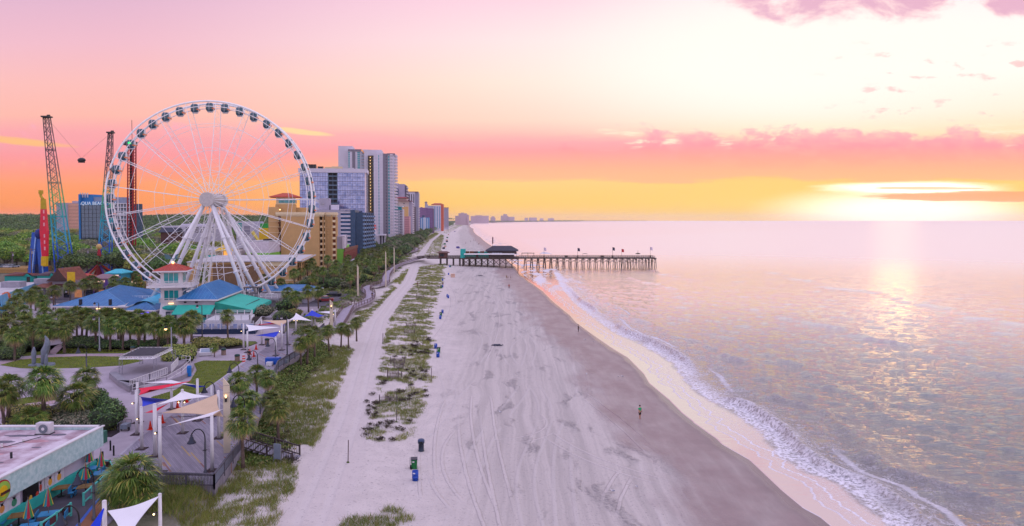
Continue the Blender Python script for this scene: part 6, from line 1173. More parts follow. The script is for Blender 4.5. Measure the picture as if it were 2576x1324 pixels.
tall_pole('tall grey light pole on the plaza behind the upper lawn', g(6, 1003, 500), 6., pm('pole_grey', '#85868e', .5)); tall_pole('tall grey light pole beside the canopy frame with a lit orange globe', g(6, 1728, 600), 5.6, pm('pole_grey', '#85868e'), lit=True); tall_pole('dark tall light pole at the terrace of the teal awning restaurant', Vector((-59.6, 130.8, 3)), 6.4, DARK); tall_pole('tall dark pole standing among the far sails', g(5, 1350, 1080), 6.9, DARK)
for i, (k, x, yb2, Y, lab, lit) in enumerate(((4, 690, 1250, 160., 'dark street lamp at the left eave of the long blue roof', 0), (4, 868, 1090, 172., 'dark street lamp in front of the pagoda shop', 0), (4, 1228, 1330, 146., 'dark street lamp before the long blue roof', 0), (0, 4, 850, 130., 'lit orange street lamp at the left edge of the photo', 1), (4, 1808, 980, 190., 'street lamp near the bottom left cabins of the wheel', 0), (21, 850, 840, 178., 'grey street lamp arching over the brown tiled roof', 0))):
    p = at(k, x, yb2, Y); p.z = 3; tall_pole(lab, p, 5., DARK, lit=bool(lit))
# ------------------------------------------------------------------ railings, stairs and small furniture of the deck
RGREY = pm('rail_grey', '#57545e', .8, .15, 2.); MESH = pm('mesh_panel', '#6e7488', .5, .15, 3.)
def picket(path, lab, m, h_=1.05, gap=.13, name='deck_railing', cat='railing', pm2=None):
    r_ = thing(name, lab, cat, path[0], world=True); mb = MB()
    for a, b_ in zip(path, path[1:]):
        for z, w_, hh in ((h_, .16, .06), (h_ - .14, .05, .1), (.12, .05, .1)): mb.beam(a + Vector((0, 0, z)), b_ + Vector((0, 0, z)), w_, hh)
        L = (b_ - a).length; n = int(L/gap)
        for i in range(n): mb.box(a.lerp(b_, (i + .5)/n) + Vector((0, 0, h_/2)), (.04, .04, h_ - .1))
    mb.build('balustrade', m, r_)
    for a, b_ in zip(path, path[1:]):
        n = max(1, int((b_ - a).length/2.4))
        for i in range(n + 1): MB().box(a.lerp(b_, i/n) + Vector((0, 0, h_/2 - .1)), (.14, .14, h_ + .25)).build('post', m, r_)
    return r_
c0, c1, c2 = Vector((-30.6, 58.5, 3.03)), Vector((-25.6, 58.1, 3.03)), Vector((-27., 67.4, 3.03))
picket([c0, c1], 'dark picket railing across the front end of the near deck', RGREY, 1.1); r_ = picket([c1, c2], 'dark picket railing with grey panels along the right side of the near deck', RGREY, 1.1); MB().beam(c1 + Vector((0, .1, .55)), c2 + Vector((0, -.1, .55)), .03, .8).build('panel', MESH, r_)
pr_ = [Vector((-29.7, 80, 3.03)), Vector((-33, 92.5, 3.03)), Vector((-36.2, 105, 3.03)), Vector((-36, 118, 3.03)), Vector((-38.4, 131, 3.03)), Vector((-39.5, 143, 3.03))]; r_ = picket(pr_, 'long grey railing with solid panels on the dune side of the deck', RGREY, 1.1, .3); mb = MB()
for a, b_ in zip(pr_, pr_[1:]): mb.beam(a + Vector((0, 0, .55)), b_ + Vector((0, 0, .55)), .04, .8)
mb.build('panel', MESH, r_)
st = thing('beach_stairs', 'grey wooden stairs leading from the near deck down to the sand', 'stairs', (-26.8, 68.5, 1.8), world=True); a0 = Vector((-27.2, 69.3, 3.0)); a1 = Vector((-21.8, 68.3, 1.75)); d_ = (a1 - a0); w3 = Vector((0, 2.2, 0))
for i in range(9): p = a0 + d_*(i/8.5); MB().box(p + Vector((.2, 0, -.06)), (.55, 2.3, .09)).build('tread', pm('tread_grey', '#8a8590', .8), st)
for sy in (-1, 1):
    mb = MB(); q = Vector((0, sy*1.2, 0)); mb.beam(a0 + q + Vector((0, 0, 1.)), a1 + q + Vector((0, 0, 1.)), .14, .08).beam(a0 + q + Vector((0, 0, .15)), a1 + q + Vector((0, 0, .15)), .06, .1)
    for i in range(30): p = a0.lerp(a1, i/29) + q; mb.box(p + Vector((0, 0, .55)), (.04, .04, .9))
    mb.build('stair_rail', WOODD, st)
    for u in (0, .5, 1): p = a0.lerp(a1, u) + q; MB().box(p + Vector((0, 0, .4)), (.14, .14, 1.5)).build('newel', WOODD, st)
p = gb(7, 1590, 1015); o = thing('notice_board', 'grey beach notice board on two posts at the foot of the near stairs', 'sign', p, R(-15)); MB().box((0, 0, 1.25), (.75, .06, 1.5)).build('board', pm('board_grey', '#7d8798', .5), o)
for sx in (-.38, .38): MB().box((sx, 0, .95), (.07, .07, 2.)).build('post', pm('pole_grey', '#85868e'), o)
CONE = pm('cone_orange', '#e0341c', .5, .08)
def cone(lab, k, x, y):
    o = thing('traffic_cone', lab, 'traffic cone', g(k, x, y, 3.03), group='traffic cones'); MB().box((0, 0, .03), (.5, .5, .06)).build('base', CONE, o); q = MB().lathe([(.2, .06), (.04, .95), (.03, .96)], n=12).build('cone', CONE, o, True)
    MB().lathe([(.148, .35), (.108, .53)], n=12).build('band', PLAS, q); MB().lathe([(.092, .62), (.066, .74)], n=12).build('band', PLAS, q)
for a in (('orange traffic cone nearest the camera at the deck edge', 7, 407, 690), ('orange traffic cone half hidden by the front left post', 7, 520, 628), ('orange traffic cone behind the centre white sail', 7, 660, 490), ('orange traffic cone farthest back at the near sails', 7, 745, 437), ('orange traffic cone by the far short white post', 5, 1060, 1003), ('orange traffic cone right of the cyclist', 5, 1038, 1072), ('orange traffic cone behind the cyclist', 5, 1003, 1050)): cone(*a)
o = thing('striped_barrel', 'red and white striped road barrel at the lawn corner left of the cyclist', 'barrel', g(5, 945, 1116, 3.03))
for i in range(6): MB().lathe([(.27 - i*.012, i*.2), (.262 - i*.012, i*.2 + .2)], n=14).build('drum_band', CONE if i % 2 == 0 else PLAS, o)
BINW = pm('bin_stone', '#8a7568', .8, .15, 6.); BINL = pm('bin_lid_green', '#14403c', .4)
for k, x, y, lab, s_ in ((5, 758, 1055, 'stone litter bin with a dark green lid by the low hedge', 1), (5, 885, 1115, 'stone litter bin with a dark green lid beside the striped barrel', 1), (5, 1162, 960, 'stone litter bin under the far sails', 1), (6, 1336, 512, 'litter bin behind the canopy frame', 1), (6, 1812, 610, 'litter bin beside the tall pole at the ramp', 1), (7, 132, 580, 'brown litter bin with a black dome alone on the plaza', 1.15)):
    o = thing('litter_bin', lab, 'bin', g(k, x, y, 3.0)); MB().lathe([(.36*s_, 0), (.38*s_, .1), (.38*s_, .85*s_)], n=16).build('body', BINW, o); MB().lathe([(.42*s_, .85*s_), (.42*s_, 1.0*s_), (.36*s_, 1.16*s_), (.1, 1.22*s_)], n=16).build('lid', BINL if s_ == 1 else BLACK, o, True)
    if s_ > 1: MB().box((0, 0, .02), (1.1, 1., .04)).build('base_plate', BASE, o)
for i, (k, x, y) in enumerate(((7, 36, 885), (7, 66, 932), (8, 1196, 575))): o = thing('bollard', ('thin', 'thicker', 'shorter')[i] + ' black bollard on the paving, ' + ORD[i] + ' counting toward the restaurant', 'bollard', g(k, x, y, 3.0)); MB().lathe([(.09, 0), (.08, .04), (.08, .95), (.05, 1.)], n=10).build('post', BLACK, o); MB().lathe([(.085, .8), (.085, .86)], n=10).build('band', DARK, o)
o = thing('info_lectern', 'slanted white information board in the mulch by the low hedge', 'sign', g(5, 595, 1062), R(15)); MB().add([(-1, -.5, .1), (1, -.5, .1), (1, .5, .1), (-1, .5, .1), (-1, -.5, .6), (1, -.5, .6), (1, .5, 1.2), (-1, .5, 1.2)], [(3, 2, 1, 0), (4, 5, 6, 7), (0, 1, 5, 4), (1, 2, 6, 5), (2, 3, 7, 6), (3, 0, 4, 7)]).build('plinth', PLAS, o); MB().add([(-.8, -.4, .68), (.8, -.4, .68), (.8, .38, 1.16), (-.8, .38, 1.16)], [(0, 1, 2, 3)]).build('panel', pm('panel_slate', '#8f9aae', .4), o)
o = thing('blue_dispenser', 'bright blue dispenser box on a post by the ramp', 'dispenser', g(6, 1905, 752)); MB().box((0, 0, .75), (.5, .4, 1.3)).build('box', pm('dispenser_blue', '#1676c8', .4), o); MB().box((0, 0, 1.5), (.56, .46, .3), 0, .7).build('hood', pm('dispenser_blue', '#1676c8'), o)
o = thing('deck_crates', 'blue crate with grey and white ones stacked on the deck', 'crates', g(5, 1220, 1140, 3.03)); MB().box((0, 0, .55), (2.2, 1.1, 1.)).build('blue_crate', BLUE, o); MB().box((1.6, .8, .3), (1., .8, .6)).build('grey_crate', pm('crate_grey', '#77808c', .6), o); MB().box((-.2, -1.1, .3), (.9, .7, .55)).build('white_crate', PLAS, o)
def bench(lab, loc, rz, m=WOODD):
    o = thing('bench', lab, 'bench', loc, rz); MB().box((0, 0, .43), (1.7, .45, .08)).build('seat', m, o)
    for sx in (-.65, .65): MB().box((sx, 0, .2), (.12, .4, .4)).build('leg', GREYC, o)
for i, (k, x, y) in enumerate(((5, 505, 905), (5, 585, 912), (5, 685, 915), (6, 540, 375), (6, 735, 365), (6, 1425, 385), (6, 1965, 372))): bench('low dark bench on the promenade before the terraces, ' + ORD[i] + (' of the right row' if i < 3 else ' of the left row'), g(k, x, y), .05)
for i, (k, x, y, lab) in enumerate(((6, 1070, 1030, 'bike rack hoops beside the rounded shrub'), (6, 1238, 1290, 'single grey bike rack hoop near the restaurant'))):
    o = thing('bike_rack', lab, 'bike rack', g(k, x, y), R(-40)); mb = MB()
    for j in range(3 if i == 0 else 1): mb.tube([(j*.6 - .3, -.4, 0), (j*.6 - .3, -.4, .8), (j*.6 - .3, 0, .95), (j*.6 - .3, .4, .8), (j*.6 - .3, .4, 0)], .035, 6)
    if i == 0: mb.beam((-.4, 0, .04), (1., 0, .04), .06)
    mb.build('hoop', pm('pole_grey', '#85868e'), o)
o = thing('grey_cart', 'grey hand cart on the paving under the bike rack', 'cart', g(6, 1240, 1300)); MB().box((.1, .3, .5), (.7, .9, .5)).build('tray', pm('crate_grey', '#77808c'), o); MB().tube([(-.2, .8, .5), (-.2, .9, 1.), (.4, .9, 1.), (.4, .8, .5)], .03, 6).build('handle', DARK, o)
for sx in (-.3, .5): MB().tube([(sx - .03, .2, .2), (sx + .03, .2, .2)], .2, 10).build('wheel', BLACK, o)
# cyclist and walker
p = g(5, 992, 1100, 3.03); person('person in dark clothes pushing a bicycle along the deck', p, .4, '#24262e', '#30343e', h=1.75, stride=.12, long_legs=True, sleeves=True); o = thing('bicycle', 'dark bicycle wheeled along the deck beside its rider', 'bicycle', p + Vector((.55, .1, 0)), R(70))
for sx in (-.52, .52): MB().tube([(sx + .33*math.cos(t), 0, .34 + .33*math.sin(t)) for t in [i*math.pi/9 for i in range(18)]], .022, 5, closed=True).build('wheel', BLACK, o)
mb = MB(); mb.tube([(-.52, 0, .34), (-.15, 0, .34), (-.25, 0, .85)], .02, 5).tube([(-.22, 0, .72), (.35, 0, .8), (.52, 0, .34)], .02, 5).tube([(-.15, 0, .34), (.35, 0, .8), (.33, 0, 1.)], .02, 5); mb.build('frame', pm('bike_frame', '#8a2a3a', .4), o); MB().tube([(.33, -.28, 1.02), (.33, .28, 1.02)], .02, 5).build('handlebar', BLACK, o); MB().box((-.26, 0, .9), (.26, .14, .06)).build('saddle', BLACK, o)
person('person in dark clothes standing beside the round hedge near the ramp', g(5, 460, 1108), .3, '#1e1a20', '#23202a', h=1.75, long_legs=True, sleeves=True)
# ------------------------------------------------------------------ stage, canopy frame, ramp rails, statues
stg = GD(275, 953, 297, 972, 325, 988, 342, 978, 420, 946, 462, 922, 476, 905, 478, 895, 440, 893, 385, 910, 300, 930, 278, 942)
o = thing('stage_platform', 'low round fronted concrete stage under the canopy frame', 'stage', stg[0], world=True); MB().prism([(p.x, p.y) for p in stg], 2.9, 3.5).build('platform', pm('stage_concrete', '#8f8790', .85, .12, .4), o); MB().prism([(p.x, p.y) for p in stg[:4]] + [(p.x + .5, p.y + .9) for p in stg[3::-1]], 3.5, 3.85).build('seat_wall', pm('seat_stone', '#85828a', .85, .15, .6), o)
o = thing('canopy_frame', 'white truss canopy frame with a dark fabric panel over the stage', 'canopy', g(6, 1195, 745), world=True); cz = 5.75; cc = [g(6, 1198, 575, cz), g(6, 1405, 480, cz), g(6, 1738, 480, cz), g(6, 1545, 570, cz)]
for i in range(4):
    a, b_ = cc[i], cc[(i+1) % 4]; mb = MB(); lattice(mb, a, b_, a + Vector((0, 0, .4)), b_ + Vector((0, 0, .4)), 14, .05, .03); d_ = (b_ - a).normalized().cross(Vector((0, 0, 1)))*.35; lattice(mb, a + d_, b_ + d_, a + Vector((0, 0, .4)), b_ + Vector((0, 0, .4)), 14, .05, .03); mb.build('truss', WHITE, o)
    for q in (Vector((.15, .15, 0)),): mb = MB(); lattice(mb, Vector((a.x, a.y, 3.4)), a, Vector((a.x, a.y, 3.4)) + q*2, a + q*2, 8, .035, .02); mb.build('leg', pm('truss_grey', '#8d8a96', .5), o)
ce = (cc[0] + cc[1] + cc[2] + cc[3])/4; MB().sheet([p.lerp(ce, .12) + Vector((0, 0, .36)) for p in cc], -.04).build('fabric_panel', pm('mesh_fabric', '#35343e', .8, .15, 2.), o)
def white_rail(lab, path, h_=1.0, sc=0, solid=False):
    r_ = thing('ramp_railing', lab, 'railing', path[0], world=True); mb = MB()
    for a, b_ in zip(path, path[1:]):
        for z in ((h_, .45) if not solid else (h_, .12)): mb.beam(a + Vector((0, 0, z)), b_ + Vector((0, 0, z)), .06, .07)
        n = max(2, int((b_ - a).length/(.28 if solid else 1.2)))
        for i in range(n + 1): mb.box(a.lerp(b_, i/n) + Vector((0, 0, h_/2)), (.05, .05, h_) if not solid else (.07, .07, h_))
    mb.build('rail_bars', PLAS, r_); return r_
z7_ = lambda x, y, z: g(7, x, y, z)
white_rail('dense white picket ramp railing along the front of the stage', [z7_(218, 300, 3.5), z7_(400, 235, 3.6), z7_(565, 175, 3.9)], 1.0, solid=True); white_rail('open white ramp railing sweeping past the stage', [z7_(240, 335, 3.1), z7_(560, 260, 3.3), z7_(700, 175, 3.5), z7_(775, 105, 3.6), z7_(778, 80, 3.6)], 1.0); white_rail('short dense white picket railing at the top of the ramp', [z7_(602, 160, 3.6), z7_(665, 85, 3.7)], 1.1, solid=True); white_rail('short white railing behind the ramp bin', [z7_(700, 62, 3.2), z7_(780, 66, 3.2)], 1.)
rw = thing('ramp_wall', 'curved low concrete ramp wall beside the right lawn', 'wall', z7_(240, 345, 3), world=True); pth = smooth_path([z7_(232, 345, 3.25), z7_(420, 300, 3.3), z7_(620, 230, 3.4), z7_(740, 180, 3.4), z7_(796, 120, 3.4), z7_(803, 70, 3.4)]); mb = MB()
for a, b_ in zip(pth, pth[1:]): mb.beam(a - Vector((0, 0, .15)), b_ - Vector((0, 0, .15)), .3, .75)
mb.build('wall', pm('stage_concrete', '#8f8790'), rw)
STAT = pm('statue_grey', '#6f7884', .5, .15, 3.)
p = g(6, 465, 640); o = thing('dolphin_statue', 'grey bronze statue of a fish leaping upright beside standing figures', 'statue', p); skinfig('fish', [[((-.5, 0, .2), .35), ((-.35, 0, 1.2), .5), ((0, 0, 2.5), .6), ((.25, 0, 3.6), .5), ((.15, 0, 4.3), .26), ((-.15, 0, 4.75), .08)], [((0, 0, 2.5), .6), ((-.9, .1, 2.2), .1)], [((-.15, 0, 4.3), .12), ((-.9, 0, 4.6), .06)]], STAT, o)
skinfig('figure', [[((.3, -.5, .1), .3), ((.35, -.5, 1.), .32), ((.4, -.5, 1.7), .2), ((.42, -.5, 2.), .16)], [((.35, -.5, 1.4), .2), ((.8, -.6, 1.3), .08)]], STAT, o); MB().lathe([(1.3, 0), (1.2, .3)], n=14).build('plinth', STAT, o)
p = g(6, 342, 640); o = thing('figure_statue', 'smaller grey bronze statue of a figure with a lifted arm on the lawn', 'statue', p); skinfig('figure', [[((0, 0, .1), .3), ((0, 0, 1.2), .35), ((0, 0, 2.2), .42), ((.05, 0, 2.7), .16), ((.05, 0, 3.), .2)], [((0, 0, 2.3), .3), ((.6, -.1, 2.3), .12), ((1., -.15, 2.), .08)]], STAT, o); MB().lathe([(.8, 0), (.75, .25)], n=14).build('plinth', STAT, o)
# ------------------------------------------------------------------ corner restaurant at the bottom left
def onX(k, x, y, Xp): d = ray(k, x, y); t = Xp/d.x; return Vector((Xp, d.y*t, H0 + d.z*t))
o = thing('patio_restaurant', 'flat roofed white restaurant with turquoise textured fascia at the bottom left corner', 'restaurant', (-38, 62, 3), world=True)
FAS = pm('fascia_turquoise', '#a8cbcc', .75, .12, 3., .5, colr2='#c4d8d8'); RFM = pm('roof_membrane', '#dccfd8', .6, .1, .55, colr2='#94747e')
MB().box((-50.2, 50, 4.85), (24, 23.6, 3.7)).build('wall', pm('wall_lilac', '#bdb3c4', .8, .06), o); MB().box((-38.05, 50.1, 3.45), (.3, 23.5, 1.)).build('dado', pm('dado_turquoise', '#2fb0a2', .6, .1), o)
MB().box((-37.72, 49.9, 6.1), (.25, 24.8, 1.8)).box((-49.8, 62.15, 6.1), (24, .25, 1.8)).build('fascia', FAS, o); MB().box((-50, 49.8, 6.68), (24.2, 24.4, .1)).build('roof', RFM, o)
MB().box((-37.7, 49.9, 7.02), (.42, 25, .1)).build('coping', PLAS, o); MB().box((-49.8, 62.2, 7.02), (24.2, .42, .1)).build('coping', PLAS, o)
u_ = MB().box((-42., 60.9, 7.25), (1.25, .55, 1.0)).build('air_conditioner', pm('unit_white', '#c9c5ca', .5), o); MB().tube([(-41.95 + .0, 60.6, 7.25), (-41.95, 60.57, 7.25)], .4, 20).build('fan_grille', pm('grille_grey', '#6a727c', .5), u_); MB().tube([(-41.95, 60.56, 7.25), (-41.95, 60.54, 7.25)], .14, 12).build('fan_hub', PLAS, u_); MB().box((-42, 60.9, 6.77), (1.4, .7, .08)).build('plinth', DARK, u_)
STN = pm('roof_stain', '#5d5a66', .7, .3, .6); STP = pm('roof_patch_pink', '#b98a90', .7, .2, .6)
for i, (x, y, sx, sy, mm) in enumerate(((-43.8, 60.3, 2.4, .5, STN), (-44.2, 58.6, 2., .7, STN), (-40.6, 60.6, 1.4, .5, STN), (-43., 57.4, 1.6, .5, STP), (-41.4, 58.8, 1.8, .8, STP), (-45, 57, 1.6, .6, STP), (-42.4, 55.5, 1.2, .4, STP), (-40.2, 57.2, .8, .3, STN), (-44, 54.5, 1.4, .35, STN), (-40.8, 53.6, .9, .25, STN))): MB().blob((x, y, 6.733), (sx*.5, sy*.5, .006), i*3.1, .7, 9).build('roof_stain', mm, o)
mb = MB(); mb.tube([(-41.6, 59.8, 6.8), (-42.6, 57.6, 6.8), (-43.6, 55.5, 6.8)], .03, 5); mb.build('conduit', DARK, o)
for i, (x, y) in enumerate(((-42.3, 58.6), (-43.2, 57.3), (-40.4, 54.6), (-43.6, 52.6))): MB().tube([(x, y, 6.72), (x, y, 6.72 + (.3 if i < 2 else .5))], .09, 8).build('roof_vent', PLAS if i < 2 else DARK, o)
for i, (xa, xb2, ya, yb2) in enumerate(((672, 766, 612, 825), (570, 660, 690, 905), (474, 536, 790, 965), (140, 260, 970, 1195), (0, 118, 1050, 1290))):
    a, b_ = onX(8, xb2, (ya + yb2)/2 - 50, -37.86), onX(8, xa, (ya + yb2)/2 + 50, -37.86); yc, w_ = (a.y + b_.y)/2, abs(a.y - b_.y)
    f = MB().box((-38.15, yc, 4.45), (.12, w_ + .16, 1.2)).build('window_panel', PLAS, o); MB().box((-38.09, yc, 4.45), (.02, w_, 1.04)).build('poster', pm('poster_pale', '#c9c4d2', .5), f)
    art = (('#d9a13a', '#2f8a3c'), ('#d9a13a', '#2f8a3c'), ('#c8503c', '#d9c27a'), ('#3f8a6a', '#b06a3a'), ('#c88a4a', '#b06a3a'))[i]
    MB().blob((-38.08, yc, 4.35), (.015, w_*.26, .3), i, .15, 8).build('printed_fruit' if i < 2 else 'printed_food', pm('print_' + art[0][1:], art[0], .5), f)
    mb = MB()
    for j in range(5): mb.add([(-38.07, yc - .06, 4.58), (-38.07, yc + .06, 4.58), (-38.07, yc + (j - 2)*w_*.13, 4.9)], [(0, 1, 2), (2, 1, 0)])
    mb.build('printed_leaves', pm('print_' + art[1][1:], art[1], .5), f)
a, b_ = onX(8, 470, 1000, -37.86), onX(8, 310, 1100, -37.86); yc, w_ = (a.y + b_.y)/2, abs(a.y - b_.y); dr = MB().box((-38.05, yc, 4.05), (.18, w_, 2.05)).build('doorway', BLACK, o)
for i, cc_ in enumerate(('#3f9aa0', '#c8a03a', '#2f4f9a', '#b8402f')): MB().blob((-37.95, yc - w_*.36 + w_*.24*i, 3.75 + .25*(i % 2)), (.02, w_*.11, .26), i, .3, 7).build('menu_picture', pm('print_' + cc_[1:], cc_, .4), dr)
sg = MB().tube([(-37.6, 49.75, 6.0), (-37.45, 49.75, 6.0)], .7, 28).build('round_sign', pm('sign_lime', '#8fb84a', .5), o)
MB().tube([(-37.46, 49.75, 6.), (-37.42, 49.75, 6.)], .4, 24).build('sign_centre', YEL, sg); MB().tube([(-37.62, 49.75, 6.0), (-37.5, 49.75, 6.0)], .8, 28).build('sign_rim', pm('sign_red2', '#a8202c', .5), sg); MB().box((-37.4, 49.9, 5.85), (.06, .9, .2)).build('sign_band', pm('brown_dark', '#4a2418', .6), sg)
# patio floor, turquoise railings, tables, folded umbrellas
sheetm('patio_floor', [(-37.9, 44), (-37.9, 62.2), (-37.5, 62.8), (-34.6, 62.6), (-33.6, 58.5), (-32.8, 55), (-31.8, 50), (-31.2, 44)], 3.045, pm('patio_dark', '#4a444e', .85, .15, .6)); sheetm('patio_mat', [(-34.2, 56), (-33, 55.4), (-30.6, 49.5), (-29.6, 45), (-31.3, 45), (-32.3, 50)], 3.07, pm('mat_brown', '#8a5a40', .85, .1), t=.05); sheetm('patio_stripe', [(-34.35, 56.6), (-34.15, 56.6), (-31.4, 47), (-31.7, 47)], 3.08, BLUE, t=.06)
TQ = pm('turquoise_rail', '#57c2b4', .5, .08); TQP = pm('maroon_panel', '#5a3038', .7, .1)
def patio_rail(lab, path):
    r_ = thing('patio_railing', lab, 'railing', path[0], world=True)
    for a, b_ in zip(path, path[1:]):
        n = max(1, round((b_ - a).length/1.5))
        for i in range(n + 1): MB().box(a.lerp(b_, i/n) + Vector((0, 0, .5)), (.13, .13, 1.1)).build('post', TQ, r_)
        MB().beam(a + Vector((0, 0, .95)), b_ + Vector((0, 0, .95)), .09, .1).build('rail', TQ, r_); MB().beam(a + Vector((0, 0, .25)), b_ + Vector((0, 0, .25)), .09, .09).build('rail', TQ, r_); MB().beam(a + Vector((0, 0, .6)), b_ + Vector((0, 0, .6)), .03, .5).build('panel', MESH if 'front' in lab else TQP, r_)
g8 = lambda x, y: g(8, x, y, 3.05)
patio_rail('turquoise patio railing along the far end of the restaurant terrace', [g8(845, 690), g8(1130, 670), g8(1280, 685), g8(1318, 765)]); patio_rail('turquoise patio railing on the seaward side, front part with mesh panels', [g8(1318, 775), g8(1145, 930), g8(975, 1085)]); patio_rail('turquoise patio railing at the bottom left, cut by the photo edge', [g8(825, 1205), g8(480, 1440)])
def table(lab, x, y, m, umb=None):
    p = g8(x, y); o = thing('patio_table', lab, 'table', p, R(20)); MB().box((0, 0, .74), (1.2, 1.0, .06)).build('tabletop', m, o); MB().lathe([(.3, 0), (.28, .04), (.05, .08), (.05, .72)], n=9).build('pedestal', BLACK, o)
    for sx in (-1, 1): MB().box((sx*1.0, 0, .42), (.4, .9, .06)).box((sx*1.16, 0, .65), (.06, .9, .4)).box((sx*1., 0, .2), (.1, .5, .4)).build('seat', pm('seat_blue', '#2a7fae', .5), o)
    if umb:
        q = thing('folded_umbrella', umb, 'umbrella', p + Vector((0, 0, .77)), R(15), group='folded patio umbrellas'); MB().tube([(0, 0, 0), (0, 0, 2.1)], .025, 6).build('pole', WOOD, q); n = 8
        for i in range(n):
            t0, t1 = 2*math.pi*i/n, 2*math.pi*(i + 1)/n; tm = (t0 + t1)/2; r0 = .3
            MB().add([(0, 0, 2.05), (r0*math.cos(t0), r0*math.sin(t0), .65), (r0*1.15*math.cos(tm), r0*1.15*math.sin(tm), .58), (r0*math.cos(t1), r0*math.sin(t1), .65)], [(0, 1, 2), (0, 2, 3)]).build('gore', (YEL, pm('umb_teal', '#1a8a9a', .7), pm('umb_red', '#a8243a', .7), pm('umb_green', '#1c7a44', .7))[i % 4], q)
TB, TBR = pm('table_blue', '#2a86b8', .5, .1), pm('table_brown', '#7a5c30', .6, .3, 3.)
table('blue patio table at the far end with the leftmost folded umbrella', 1040, 745, TB, 'folded striped umbrella farthest from the camera'); table('blue patio table by the seaward railing', 1180, 800, TB, 'folded striped umbrella beside the seaward railing'); table('brown patio table in the middle of the terrace', 1000, 960, TBR, 'folded striped umbrella behind the curved lamp head'); table('brown patio table against the restaurant wall', 715, 975, TBR); table('blue patio table near the doorway', 565, 1290, TB, 'folded striped umbrella near the doorway'); table('brown patio table at the bottom left corner', 220, 1310, TBR); table('patio table cut by the bottom edge', 335, 1440, TB, 'folded striped umbrella cut by the bottom edge')
o = thing('utility_box', 'green utility cabinet behind the restaurant corner', 'cabinet', g(8, 1150, 355)); MB().box((0, 0, .6), (1.3, .8, 1.2)).build('box', pm('cabinet_green', '#2f6a58', .6), o); MB().box((.3, -.42, .7), (.4, .04, .5)).build('door', pm('cabinet_pale', '#8fb0a4', .6), o)
# ------------------------------------------------------------------ lookout tower and the teal awning restaurant
BR = bpy.data.materials.new('blue_seam_roof'); BR.use_nodes = True; X.T = BR.node_tree; bs = X.T.nodes['Principled BSDF']; t = X.T.nodes.new('ShaderNodeTexCoord')
X.T.links.new(mix(sm(nz(t.outputs['Object'], .5, 4.), .3, .7), lin('#25669f'), lin('#377caf')), bs.inputs['Base Color']); bs.inputs['Roughness'].default_value = .45; bs.inputs['Metallic'].default_value = .15
def seam_roof(root, corners, A1, A2, name='roof', m=BR, th=.22):
    FL, FR, BRr, BL = corners; faces = [(FL, FR, A1, A1), (FR, BRr, A2, A1), (BRr, BL, A2, A2), (BL, FL, A1, A2)]; mb = MB(); d = Vector((0, 0, th)); mb.add([FL, FR, BRr, BL, FL + d, FR + d, BRr + d, BL + d, A1 + d, A2 + d], [(3, 2, 1, 0), (0, 1, 5, 4), (1, 2, 6, 5), (2, 3, 7, 6), (3, 0, 4, 7), (4, 5, 8), (5, 6, 9, 8), (6, 7, 9), (7, 4, 8, 9)])
    r_ = mb.build(name, m, root)
    sb = MB()
    for p, q, a, b_ in faces:
        L = (q - p).length; n = int(L/.75); e = (q - p)/L
        for i in range(1, n):
            s_ = L*i/n; foot = p + e*s_; ua, ub = (b_ - p).dot(e), (a - p).dot(e)      # b_ above p, a above q
            if s_ < ua: top = p.lerp(b_, s_/max(ua, .01))
            elif s_ > ub: top = q.lerp(a, (L - s_)/max(L - ub, .01))
            else: top = b_.lerp(a, (s_ - ua)/max(ub - ua, .01))
            sb.beam(foot + d + Vector((0, 0, .02)), top + d + Vector((0, 0, .02)), .05, .07)
    for p, a in ((FL, A1), (FR, A1), (BRr, A2), (BL, A2), (A1, A2)): sb.beam(p + d, a + d + Vector((0, 0, .02)), .16, .1)
    sb.build('roof_seam', pm('seam_blue', '#5290bd', .4) if m is BR else pm('seam_red', '#c25a48', .5), root)
    fb = MB()
    for p, q in ((FL, FR), (FR, BRr), (BRr, BL), (BL, FL)): fb.beam(p + Vector((0, 0, .06)), q + Vector((0, 0, .06)), .14, .3)
    fb.build('fascia_board', PLAS, root); return r_
o = thing('lookout_tower', 'white lookout tower with red metal roof, teal windows and railed balcony', 'tower', (-77, 155, 3), R(14)); tw = 4.4
MB().box((0, 0, 1.9), (5.4, 5.4, 3.8), 0, .83).build('base_wall', PLAS, o); MB().box((0, 0, 5.9), (tw, tw, 4.4)).build('lower_storey', PLAS, o); MB().box((0, 0, 9.8), (tw, tw, 3.0)).build('upper_storey', PLAS, o); MB().box((0, 0, 8.05), (9.2, 8.4, .5)).build('balcony_floor', PLAS, o)
for sx, sy, nx, ny in ((0, -1, 3.0, 0), (1, 0, 0, 3.0)):
    for zc_, hh in ((9.85, 2.3), (6.0, 2.2)):
        f = MB().box((sx*tw/2*1.005, sy*tw/2*1.005, zc_), ((nx or .1), (ny or .1), hh)).build('window', TEAL_GL, o); mb = MB()
        for u in (-.5, -.17, .17, .5): mb.box((sx*(tw/2 + .05) + nx*u, sy*(tw/2 + .05) + ny*u, zc_), (.09, .09, hh))
        mb.box((sx*(tw/2 + .05), sy*(tw/2 + .05), zc_ + hh/2), (nx + .1 or .1, ny + .1 or .1, .1)); mb.build('glazing_bar', PLAS, f)
for z0_, wx, wy in ((8.3, 9., 8.2), (4.3, 4.9, 4.9)):
    for (ax, ay), (bx, by) in (((-1, -1), (1, -1)), ((1, -1), (1, 1)), ((-1, 1), (-1, -1))):
        a, b_ = Vector((ax*wx/2, ay*wy/2, z0_)), Vector((bx*wx/2, by*wy/2, z0_)); mb = MB()
        for z in (.3, .6, .95): mb.beam(a + Vector((0, 0, z)), b_ + Vector((0, 0, z)), .07, .1)
        for i in range(6): mb.box(a.lerp(b_, i/5) + Vector((0, 0, .5)), (.12, .12, 1.05))
        mb.build('railing', PLAS, o)
